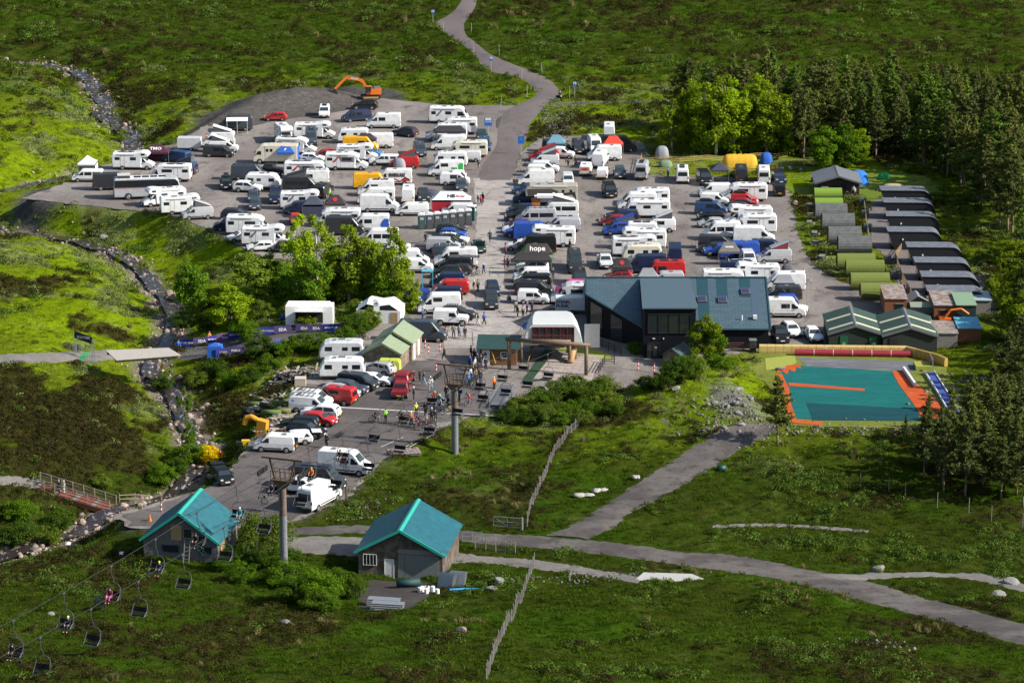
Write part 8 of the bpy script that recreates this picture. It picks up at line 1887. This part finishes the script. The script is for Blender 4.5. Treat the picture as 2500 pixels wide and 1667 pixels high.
# steel ramp, fence panels and scrap by the sheds
p = P(1212,1000); t = thing('boarding_ramp', 'galvanised lattice ramp beside the waiting riders', 'ramp', p, R(-10)); mb = MB()
for s in (-1,1):
    mb.bar((s*.9,0,.9),(s*.9,7.5,1.1),.08); mb.bar((s*.9,0,.1),(s*.9,7.5,.1),.08); [mb.bar((s*.9,k*.75,.1),(s*.9,k*.75+.75,1.0),.05) for k in range(10)]
[mb.bar((-.9,k*.4,.95),(.9,k*.4,.95),.05) for k in range(19)]; mb.build('lattice', GALV, t); MB().box(0,3.8,.5,1.6,7.0,.05).build('deck', GALV, t)
for x, y, rot, lb in [(1088,1432,60,'bundle of galvanised sheets leaning on the timber shed'),(1115,1428,72,'second bundle of sheets beside the timber shed')]:
    p = P(x, y); t = thing('sheet_bundle', lb, 'sheets', p, R(rot)); [MB().box(k*.12,0,.6,.04,1.6,1.3,ry=R(18+3*k)).build('sheet', GALV, t) for k in range(5)]
for i, (x, y, lb) in enumerate([(935,1478,'stack of galvanised fence panels beside the shed forecourt'),(945,1488,'lower stack of galvanised bars in front')]): p = P(x, y); t = thing('panel_stack', lb, 'panels', p, R(-10)); [MB().box(0,k*.16,.12+.13*k,3.0,.9,.06).build('panel', GALV, t) for k in range(4)]
p = P(1040,1446); t = thing('scrap_pile', 'white buckets and scrap heaped at the forecourt edge', 'scrap', p); rr = random.Random(4); [MB().cyl((0,0,0),(0,0,.5),.22,.2,10).build('bucket', FRAMEW, t, loc=(rr.gauss(0,.7), rr.gauss(0,.6), .05)) for k in range(7)]
p = P(1155,1443); tag(MB().tube([(-2.2,0,.15),(-.8,.3,.15),(.7,.2,.12),(2.1,.6,.1)],.12,6).build('blue_pipe', mat('pipe_blue', (.03,.25,.50), .5), loc=p), 'bright blue plastic pipe lying in the grass', 'pipe')
p = P(1050,1440); tag(MB().cyl((-2.0,.6,.35),(.2,1.0,.35),.35,.35,10).build('tarp_roll', mat('tarp_green', (.012,.05,.05), .7), loc=(p.x-1.2,p.y+.3,p.z), smooth=True), 'dark green tarpaulin roll in front of the shutter', 'tarpaulin')
WRAP = mat('mesh_wrap', (.33,.32,.29), .85, var=.2, scale=4)
for x, y, rot, L_, lb in [(1424,1212,4,2.2,'pale bundle of plastic netting beside the track'),(1464,1200,20,1.9,'second pale netting bundle nearer the track'),(1553,1168,20,.9,'small pale netting roll at the track edge')]: p = P(x, y); tag(MB().ball((-.2*L_,0,.16),(L_*.32,.42,.26),12,7,jit=.25).ball((.22*L_,.05,.14),(L_*.3,.38,.22),12,7,jit=.25).build('netting_bundle', WRAP, loc=p, rz=R(rot), smooth=True), lb, 'netting')
p = P(1752,1150); t = thing('drum', 'dark green drum dumped beside the track', 'drum', p); MB().cyl((0,0,.3),(.9,.2,.35),.35,.35,12).build('barrel', mat('drum_green', (.01,.06,.05), .5), t, True)
for x, y, lb in [(168,1333,'white tile lying in the heather, left one'),(297,1357,'white tile lying in the heather, right one')]: p = P(x, y); tag(MB().box(0,0,.3,.42,.42,.04,rx=.5).build('white_tile', FRAMEW, loc=p), lb, 'tile')
p = P(1628,1060); t = thing('wooden_sign', 'leaning grey wooden sign on the grassy slope', 'sign', p); MB().bar((0,0,0),(.05,0,1.9),.1).build('post', WOODG, t); MB().box(-.2,-.05,1.55,.9,.05,.35,ry=.3).build('board', WOODG, t)
p = P(1178,1018); t = thing('electric_box', 'small dark metal box on the grass below the yard', 'box', p); MB().box(0,0,.35,.7,.5,.7).build('body', TD, t); MB().box(0,0,.72,.8,.6,.06).build('lid', GALV, t)
fence('crowd_fence', 'dark steel mesh fence below the waiting riders', [(1170,1004),(1215,1004),(1256,1002)], TD, 1.0, 2.2, (.15,.35,.55,.75,.95), None, .05, .03)
p = P(846,1225); tag(MB().cyl((0,0,-.2),(0,0,1.7),.12,.11,8).build('timber_post', BARK, loc=p), 'thick dark timber post at the yard corner', 'post')
# food stall with picture boards in front of the fifth wheel
p = PZ(1340,523,0); t = thing('food_stall', 'white burger stall with food picture boards', 'food stall', (p.x,p.y+.8,.05)); MB().box(0,.8,1.3,4.4,1.6,2.2).build('body', FW, t); MB().box(0,-.1,1.15,2.6,.1,1.0).build('serving_hatch', DARKIN, t); MB().box(.2,-.1,2.65,4.0,1.5,.4).build('roof', FW, t)
FOOD = mat('food_print', (.62,.30,.05), .5, var=.5, scale=5, col2=(.45,.05,.03)); [MB().box(x,-.5,1.5,1.3,.08,1.7).build('picture_board', FOOD, t) for x in (-2.0,1.5)]

# ---------------------------------------------------------------- people, bicycles, riders
def pose(kind):
    J = dict(pel=(0,0,.95), ch=(0,0,1.30), nk=(0,.0,1.47), hd=(0,-.02,1.60), tp=(0,-.01,1.70))
    L = lambda *p: Vector(p)
    for s, n in ((-1,'l'),(1,'r')):
        J['sh'+n] = (s*.19,0,1.41); J['hp'+n] = (s*.10,0,.92); J['kn'+n] = (s*.11,-.02,.50); J['an'+n] = (s*.12,.02,.09); J['to'+n] = (s*.13,-.16,.05)
        J['el'+n] = (s*.25,.04,1.14); J['wr'+n] = (s*.26,-.06,.90)
    if kind == 'walk':
        J['knl'] = (-.10,-.18,.52); J['anl'] = (-.10,-.26,.10); J['tol'] = (-.10,-.42,.07); J['knr'] = (.10,.10,.50); J['anr'] = (.10,.34,.13); J['tor'] = (.10,.22,.04); J['ell'] = (-.25,.16,1.16); J['wrl'] = (-.24,.18,.92); J['elr'] = (.25,-.08,1.14); J['wrr'] = (.22,-.28,.98)
    if kind == 'pocket':
        for s, n in ((-1,'l'),(1,'r')): J['el'+n] = (s*.32,.08,1.16); J['wr'+n] = (s*.20,-.12,1.00)
        J['anr'] = (.2,.02,.09); J['tor'] = (.24,-.14,.05); J['knr'] = (.16,-.02,.5)
    if kind == 'bend':
        J.update(pel=(0,.1,.88), ch=(0,-.28,1.08), nk=(0,-.42,1.14), hd=(0,-.53,1.13), tp=(0,-.62,1.12))
        for s, n in ((-1,'l'),(1,'r')): J['sh'+n] = (s*.18,-.36,1.12); J['el'+n] = (s*.22,-.42,.84); J['wr'+n] = (s*.18,-.52,.62); J['hp'+n] = (s*.1,.1,.86)
    if kind == 'crouch':
        J.update(pel=(0,.12,.36), ch=(0,-.06,.66), nk=(0,-.14,.81), hd=(0,-.20,.93), tp=(0,-.20,1.03))
        for s, n in ((-1,'l'),(1,'r')): J['sh'+n] = (s*.19,-.10,.77); J['el'+n] = (s*.24,-.28,.58); J['wr'+n] = (s*.16,-.42,.44); J['hp'+n] = (s*.1,.1,.34); J['kn'+n] = (s*.17,-.28,.46); J['an'+n] = (s*.14,-.06,.09); J['to'+n] = (s*.15,-.24,.05)
    if kind == 'ride':
        J.update(pel=(0,.28,.98), ch=(0,-.02,1.28), nk=(0,-.14,1.40), hd=(0,-.23,1.50), tp=(0,-.25,1.60))
        for s, n in ((-1,'l'),(1,'r')): J['sh'+n] = (s*.19,-.08,1.35); J['el'+n] = (s*.30,-.26,1.16); J['wr'+n] = (s*.27,-.46,1.04); J['hp'+n] = (s*.1,.26,.95)
        J['knl'] = (-.12,-.12,.78); J['anl'] = (-.11,.06,.42); J['tol'] = (-.11,-.10,.38); J['knr'] = (.12,.02,.58); J['anr'] = (.11,.10,.20); J['tor'] = (.11,-.06,.16)
    if kind == 'sit':
        J.update(pel=(0,.1,.08), ch=(0,.14,.44), nk=(0,.12,.60), hd=(0,.09,.73), tp=(0,.10,.83))
        for s, n in ((-1,'l'),(1,'r')): J['sh'+n] = (s*.19,.12,.55); J['el'+n] = (s*.25,.0,.32); J['wr'+n] = (s*.18,-.2,.22); J['hp'+n] = (s*.1,.08,.06); J['kn'+n] = (s*.14,-.36,.10); J['an'+n] = (s*.14,-.42,-.32); J['to'+n] = (s*.14,-.58,-.36)
    return {k: Vector(v) for k, v in J.items()}
PEND = []
def skin(key, verts, edges, radii, root=0):
    me = bpy.data.meshes.new(key); me.from_pydata([tuple(v) for v in verts], edges, []); o = bpy.data.objects.new(key, me); C.objects.link(o)
    md = o.modifiers.new('skin', 'SKIN'); sv = me.skin_vertices[0].data if me.skin_vertices else None
    if sv is None:
        bm = bmesh.new(); bm.from_mesh(me); bm.verts.layers.skin.verify(); bm.to_mesh(me); bm.free(); sv = me.skin_vertices[0].data
    for i, r in enumerate(radii): sv[i].radius = (r, r); sv[i].use_root = (i == root)
    o.modifiers.new('sub', 'SUBSURF').levels = 1; PEND.append((key, o))
def chain(J, segs, rad):
    names = []; E = []
    for s in segs:
        for a in s:
            if a not in names: names.append(a)
        E += [(names.index(a), names.index(b)) for a, b in zip(s[:-1], s[1:])]
    return [J[n] for n in names], E, [rad[n[:2]] for n in names]
POSES = ['stand','walk','pocket','bend','crouch','ride','sit']
for k in POSES:
    J = pose(k)
    for s, n in ((-1,'l'),(1,'r')):
        w_, e_ = J['wr'+n], J['el'+n]; d_ = (w_-e_).normalized(); sd_ = Vector((0,1,0)); sd_ = (sd_-d_*sd_.dot(d_)).normalized(); J['pa'+n] = w_+d_*.07
        for f, (o_, l_) in enumerate(((-.035,.085),(-.012,.10),(.012,.095),(.034,.075))): J[f'f{f}'+n] = w_+d_*(.10+l_)+sd_*o_+Vector((-s*.01,0,0))
        J['th'+n] = w_+d_*.07-sd_*.07
    rad = dict(pe=.12, ch=.13, nk=.055, hd=.092, tp=.06, sh=.062, el=.042, wr=.03, hp=.085, kn=.058, an=.04, to=.038, pa=.034, th=.011, f0=.009, f1=.0095, f2=.0095, f3=.009)
    segs = [('pel','ch','nk','hd','tp')]
    for n in 'lr': segs += [('ch','sh'+n,'el'+n,'wr'+n,'pa'+n),('pa'+n,'th'+n),('pel','hp'+n,'kn'+n,'an'+n,'to'+n)]+[('pa'+n,f'f{f}'+n) for f in range(4)]
    skin('body_'+k, *chain(J, segs, rad))
    rj = dict(pe=.145, ch=.158, nk=.075, sh=.085, el=.062, wr=.048); skin('jacket_'+k, *chain(J, [('pel','ch','nk')]+[('ch','sh'+n,'el'+n,'wr'+n) for n in 'lr'], rj))
    rt = dict(pe=.135, hp=.105, kn=.076, an=.056); skin('trousers_'+k, *chain(J, [('pel','hp'+n,'kn'+n,'an'+n) for n in 'lr'], rt))
dg = bpy.context.evaluated_depsgraph_get(); PM = {}
SKIN_ = mat('skin', (.50,.30,.22), .6); CLOTH = mat('clothing', (1,1,1), .9, objcol=True, var=.08, scale=6); HAIR = mat('hair_or_helmet', (1,1,1), .7, objcol=True)
for key, o in PEND:
    me = bpy.data.meshes.new_from_object(o.evaluated_get(dg)); me.name = key.split('_')[0]; me.materials.clear(); me.materials.append(SKIN_ if key.startswith('body') else CLOTH); me.polygons.foreach_set('use_smooth', [True]*len(me.polygons)); PM[key] = me
for key, o in PEND: bpy.data.objects.remove(o)
for k in POSES:
    J = pose(k); c = J['hd'].lerp(J['tp'], .45); PM['hair_'+k] = MB().ball((c.x, c.y+.018, c.z+.015), (.108,.118,.112), 10, 7).mesh('hair', HAIR, True); f = J['hd']; PM['face_'+k] = MB().ball((f.x,f.y-.095,f.z+.0), (.016,.022,.024), 6, 4).ball((f.x-.04,f.y-.082,f.z+.03), .013, 6, 4).ball((f.x+.04,f.y-.082,f.z+.03), .013, 6, 4).mesh('face', SKIN_)
PC = dict(k=('black',(.015,.015,.017)), n=('navy',(.02,.03,.07)), b=('blue',(.02,.13,.45)), r=('red',(.5,.02,.02)), m=('maroon',(.14,.02,.05)), g=('grey',(.22,.23,.24)), w=('white',(.62,.62,.6)), o=('orange',(.75,.17,.02)), v=('bright green',(.25,.62,.05)), y=('hi-vis yellow',(.65,.65,.04)), t=('teal',(.02,.25,.30)), p=('purple',(.14,.05,.28)), e=('olive',(.12,.12,.07)), s=('tan',(.32,.22,.14)), l=('pale blue',(.30,.40,.52)), i=('pink',(.55,.10,.28)))
PW = dict(stand='standing', walk='walking', pocket='standing with hands on hips', bend='bending forward', crouch='crouching', ride='astride a bike', sit='seated')
def person(kind, loc, rz, top, bot, head, label, group=None):
    t = thing('person', label, 'person', loc, rz, group); s = rng.uniform(.95, 1.05); t.scale = (s, s, s)
    bo = obj('body', PM['body_'+kind], t); obj('face', PM['face_'+kind], t); obj('jacket', PM['jacket_'+kind], t, color=PC[top][1]); obj('trousers', PM['trousers_'+kind], t, color=PC[bot][1]); obj('helmet' if head in 'kwyb' and kind == 'ride' else 'hair', PM['hair_'+kind], t, color=PC[head][1] if head != 's' else (.10,.06,.035)); return t
def bike_meshes():
    wh = MB().ring((0,0,0),.34,.03,18,6,'y'); wh2 = MB(); [wh2.bar((0,0,0),(.32*math.cos(a),0,.32*math.sin(a)),.012) for a in [k*math.pi/4 for k in range(8)]]
    fr = MB(); bb, st_, hd_, rr_, hb = (-.05,0,.33),(-.2,0,.78),(.42,0,.86),(-.55,0,.36),(.38,0,1.02)
    for a, b in ((bb,st_),(bb,hd_),(st_,hd_),(bb,rr_),(st_,rr_),(hd_,(.62,0,.36)),(hd_,hb)): fr.cyl(a, b, .028, .028, 6)
    fr.cyl(st_,(-.23,0,.94),.016,.016,5); ba = MB().cyl((.38,-.36,1.04),(.38,.36,1.04),.016,.016,6); sa = MB().box(-.24,0,.96,.26,.12,.06); ck = MB().cyl((-.05,-.06,.33),(-.05,.06,.33),.10,.10,10)
    return dict(wheel=wh.mesh('wheel', TYRE, True), spokes=wh2.mesh('spokes', GALV), frame=fr.mesh('frame', PAINT), handlebar=ba.mesh('handlebar', TRIM), saddle=sa.mesh('saddle', TRIM), crank=ck.mesh('crank', TRIM))
BK = bike_meshes()
def bike(loc, rz, col, label, tilt=0.0, name='bicycle'):
    t = thing(name, label, 'bicycle', loc, rz, 'bicycles'); t.rotation_euler = (tilt, 0, rz)
    for x in (-.55,.62): w_ = obj('wheel', BK['wheel'], t, (x,0,.36)); obj('spokes', BK['spokes'], w_)
    obj('frame', BK['frame'], t, color=col)
    for n_ in ('handlebar','saddle','crank'): obj(n_, BK[n_], t)
    return t
BCOL = [(.02,.02,.022),(.35,.03,.03),(.05,.15,.4),(.6,.6,.58),(.1,.35,.12),(.6,.45,.05),(.25,.25,.27)]
ZN = [('on the lane near the toilets',(1170,500)),('on the access road',(1170,415)),('by the right-of-lane rows',(1260,460)),('near the red gazebo',(1400,400)),('on the central lane',(1200,640)),('beside the grey van',(1110,828)),('near the lift station',(1275,770)),('in the lift queue by the hut',(1160,900)),('in the crowd of riders',(1080,995)),('on the lower yard',(930,1030)),('in the lower yard crowd',(1040,1030)),('by the lime container',(960,920)),('beside the red pickups',(1030,945)),('on the race path',(440,862)),('by the event trailer',(700,792)),('on the red footbridge',(150,1212)),('at the far right rows',(1962,684)),('by the log cabin',(2083,480)),('at the camp fence',(1630,434)),('beside the black hatchback',(538,1130)),('behind the middle right rows',(1400,600)),('by the flower bed',(1085,880)),('among the left car park vans',(600,470))]
PLIST = """walk 1169 417 n s;stand 1167 500 k k;walk 1174 503 r k;stand 1179 498 k n;stand 1256 460 k k;stand 1263 459 g n;bend 1387 408 k k;stand 1406 408 k n;stand 1631 435 b k;stand 1418 369 k k;walk 1196 592 n k;stand 1234 625 r k;stand 1232 657 m k;stand 1241 657 g k;walk 1181 672 b k;stand 1157 716 k s;stand 1167 714 e k;walk 1182 795 b k;walk 1167 796 k w;stand 1089 830 s k;pocket 1107 826 e n;pocket 1121 825 l n;stand 1135 828 k k;walk 1085 881 k k;stand 1264 777 k k;stand 1277 776 s k;stand 1287 765 p k;stand 1299 763 n k;stand 1259 764 g k;crouch 1244 738 n n;stand 1350 684 k n;stand 1391 613 k k;walk 1400 595 t n;bend 1163 668 k k;stand 1025 933 k k;walk 1035 942 n l;pocket 1051 954 w l;stand 1010 980 k k;walk 1039 596 k k;stand 1032 785 b n;sit 946 912 b n;stand 960 918 s e;stand 1150 876 k k;stand 1158 886 k k;stand 1166 893 n k;stand 1174 899 k n;stand 1160 906 w k;stand 1147 901 b k;stand 1179 891 k k;pocket 1186 906 k k;stand 1155 916 g k;stand 1168 917 k k;stand 1149 931 l k;stand 1163 941 k k;stand 1173 936 k n;stand 1144 946 b k;ride 1060 988 r k;stand 1069 994 k n;ride 1078 996 t k;stand 1090 976 k k;stand 1093 988 n k;stand 1076 1008 g k;ride 1097 1002 k k;stand 1121 987 b k;stand 1105 992 i k;ride 1143 990 s r;ride 917 1034 k k;stand 942 1033 v k;ride 980 1037 k k;stand 1016 1017 y k;stand 1004 1042 o k;ride 1022 1046 m n;stand 1041 1039 w s;stand 1054 1031 k k;stand 1063 1034 k k;stand 1039 1018 k k;stand 798 1094 k k;walk 436 863 b k;stand 512 842 o k;stand 689 795 b k;stand 708 793 k r;stand 844 808 y n;stand 145 1213 k k;stand 157 1213 g w;stand 1962 686 w n;stand 2083 481 w k;stand 538 1132 r k;stand 708 362 n b;stand 806 488 v k;stand 505 352 o k;bend 1117 462 s e;stand 1206 955 o k"""
pl = []; cnt = {}
for e in PLIST.split(';'):
    k, x, y, a, b = e.split(); x, y = float(x), float(y); zn = min(ZN, key=lambda q: (q[1][0]-x)**2+(q[1][1]-y)**2)[0]; pl.append((k, x, y, a, b, f'person in {PC[a][0]} top and {PC[b][0]} trousers {PW[k]} {zn}'))
for i, (k, x, y, a, b, lb) in enumerate(pl):
    m_ = sorted(q[1] for q in pl if q[5] == lb); lab = lb if len(m_) == 1 else f'{lb}, {ORD[m_.index(x)]} from left'
    if len(lab.split()) > 16: lab = lab.replace(' in the lift queue by the hut', ' in the lift queue').replace('standing with hands on hips', 'hands on hips').replace('trousers ', 'legs ').replace(' top and', ',')
    r_ = random.Random(i*7+1); rz = r_.uniform(-2.6, 2.6) if k not in ('ride','walk') else r_.choice((-1.3,1.3,.4,-.5)); q = P(x, y, .06)
    if k == 'sit': q.z += .42
    elif y > 1195 and x < 200: q.z = zb+.1+dzb*.38
    person(k, q, rz, a, b, r_.choice('kkswsgs') if k != 'ride' else r_.choice('kwyb'), lab)
    if k == 'ride': bike((q.x, q.y, q.z-.02), rz-math.pi/2, BCOL[i % 7], f'bicycle under the rider in {PC[a][0]} top '+min(ZN, key=lambda z_: (z_[1][0]-x)**2+(z_[1][1]-y)**2)[0]+(' at left' if i == 66 else ' at right' if i == 68 else ''))
for i, (x, y, a, tl, lb) in enumerate([(1615,432,0,.1,'bicycle held beside the camp fence'),(1399,409,80,.1,'orange bicycle near the crouching riders'),(1162,674,60,.1,'bicycle with pale tyres beside the open tailgate'),(1150,905,70,.15,'dark bicycle in the queue by the hut'),(1160,922,80,.15,'bicycle in the queue nearest the ramp'),(1170,925,75,.1,'bicycle beside the ramp rail'),(1152,945,80,.12,'bicycle at the tail of the queue'),(1172,950,85,.1,'bicycle leaning by the barrier'),(1085,1002,20,.1,'bicycle in the middle of the crowd'),(1055,1000,10,.1,'bicycle left of the crowd'),(1070,1012,150,.1,'green bicycle at the front of the crowd'),(1100,1008,20,.1,'red bicycle behind the tower'),(1045,1042,0,.1,'bicycle beside the white-topped rider'),(1062,1040,100,.1,'bicycle at the right of the lower group'),(1030,1052,170,.1,'bicycle at the front of the lower group'),(1512,590,20,.1,'bicycle leaning on the blue van'),(1275,838,80,.1,'bicycle beside the station steps'),(1331,775,90,.1,'bicycle behind the lift station'),(1290,885,80,.2,'bicycle hanging by the gantry'),(1462,930,30,.5,'bicycle lying at the platform edge'),(1478,935,-20,.6,'second bicycle lying at the platform edge'),(1284,512,0,.1,'bicycle on the trailer rack behind the dark SUV'),(790,968,90,.1,'bicycle behind the charcoal van')]):
    q = P(x, y, .06); bike(q, R(a), BCOL[(i*3) % 7], lb, tl)
# riders on the left cable chairs
up = [(t, s, d) for t, s, d in CH_OBJ if s*LN.x < 0]; dn = [(t, s, d) for t, s, d in CH_OBJ if s*LN.x > 0]
for i, (t, s, d) in enumerate(sorted(up, key=lambda q: -q[2])[:9]):
    M_ = Matrix.Rotation(t.rotation_euler.z, 3, 'Z'); q = t.location + M_ @ Vector((.25 if i % 2 else -.25, -.02, -2.86)); a, b = 'kkmnktnok'[i], 'knikkgkkg'[i]
    person('sit', q, t.rotation_euler.z, a, b, 'kwky'[i % 4], f'rider in {PC[a][0]} top on the lift chair, {ORD[i]} from the bottom left', 'riders on the lift')
    if i % 2 == 0: bo = bike(t.location + M_ @ Vector((-.75 if i % 4 else .75, .1, -3.4)), t.rotation_euler.z, BCOL[i % 7], f'bicycle hung on a lift chair, {ORD[i]} chair from the bottom left'); bo.rotation_euler = (0, -math.pi/2, t.rotation_euler.z)
# motorcycle and rider on the access road, dogs
q = P(1367, 246, .06); t = thing('motorcycle', 'black motorcycle waiting at the road bend', 'motorcycle', q, R(-70)); [MB().ring((x,0,.32),.26,.08,16,6,'y').build('wheel', TYRE, t, True) for x in (-.7,.7)]; MB().prism([(-.6,.5),(.4,.45),(.55,.85),(.2,1.0),(-.2,.85),(-.7,.85)],-.16,.16).build('body', TRIM, t); MB().cyl((.45,-.4,1.1),(.45,.4,1.1),.02).build('handlebar', TRIM, t); [MB().box(-.6,s*.38,.65,.5,.25,.4).build('pannier', TRIM, t) for s in (-1,1)]; MB().box(.62,0,.9,.15,.2,.25).build('headlight', LAMP, t)
person('ride', (q.x,q.y,q.z+.02), R(20), 'k', 'k', 'w', 'motorcyclist in black with white helmet at the road bend')
for x, y, c_, lb in [(1976,688,(.5,.48,.45),'small black and white dog beside the walker'),(1291,768,(.02,.02,.02),'black dog standing among the group by the station')]:
    q = P(x, y, .06); V_ = [(0,.28,.42),(0,.05,.40),(0,-.2,.42),(0,-.34,.56),(0,-.48,.58),(0,.42,.52)]; E_ = [(0,1),(1,2),(2,3),(3,4),(0,5)]; R_ = [.09,.10,.115,.07,.05,.025]
    for s in (-1,1):
        i0 = len(V_); V_ += [(s*.08,.30,.28),(s*.08,.36,.14),(s*.08,.32,.02)]; E_ += [(0,i0),(i0,i0+1),(i0+1,i0+2)]; R_ += [.06,.03,.028]; i0 = len(V_); V_ += [(s*.08,-.2,.24),(s*.08,-.2,.02)]; E_ += [(2,i0),(i0,i0+1)]; R_ += [.045,.028]
    PEND.clear(); skin('dog_'+lb[:4], V_, E_, R_); o = PEND[0][1]; dg = bpy.context.evaluated_depsgraph_get(); me = bpy.data.meshes.new_from_object(o.evaluated_get(dg)); bpy.data.objects.remove(o); me.materials.clear(); me.materials.append(mat('fur'+lb[:8], c_, .9)); tag(obj('dog', me, None, q, R(70)), lb, 'dog')
# flags at the station
q = P(1285, 842, .05); t = thing('flag', 'blue and white saltire flag beside the station', 'flag', q); MB().cyl((0,0,0),(.3,0,3.2),.03).build('pole', GALV, t); MB().poly([(.3,0,3.1),(-.5,.1,2.6),(-.4,.1,1.9),(.2,0,2.3)]).build('cloth', INKB, t); MB().bar((.28,-.02,3.0),(-.42,.06,2.0),.1,.02).build('cross', INKW, t)
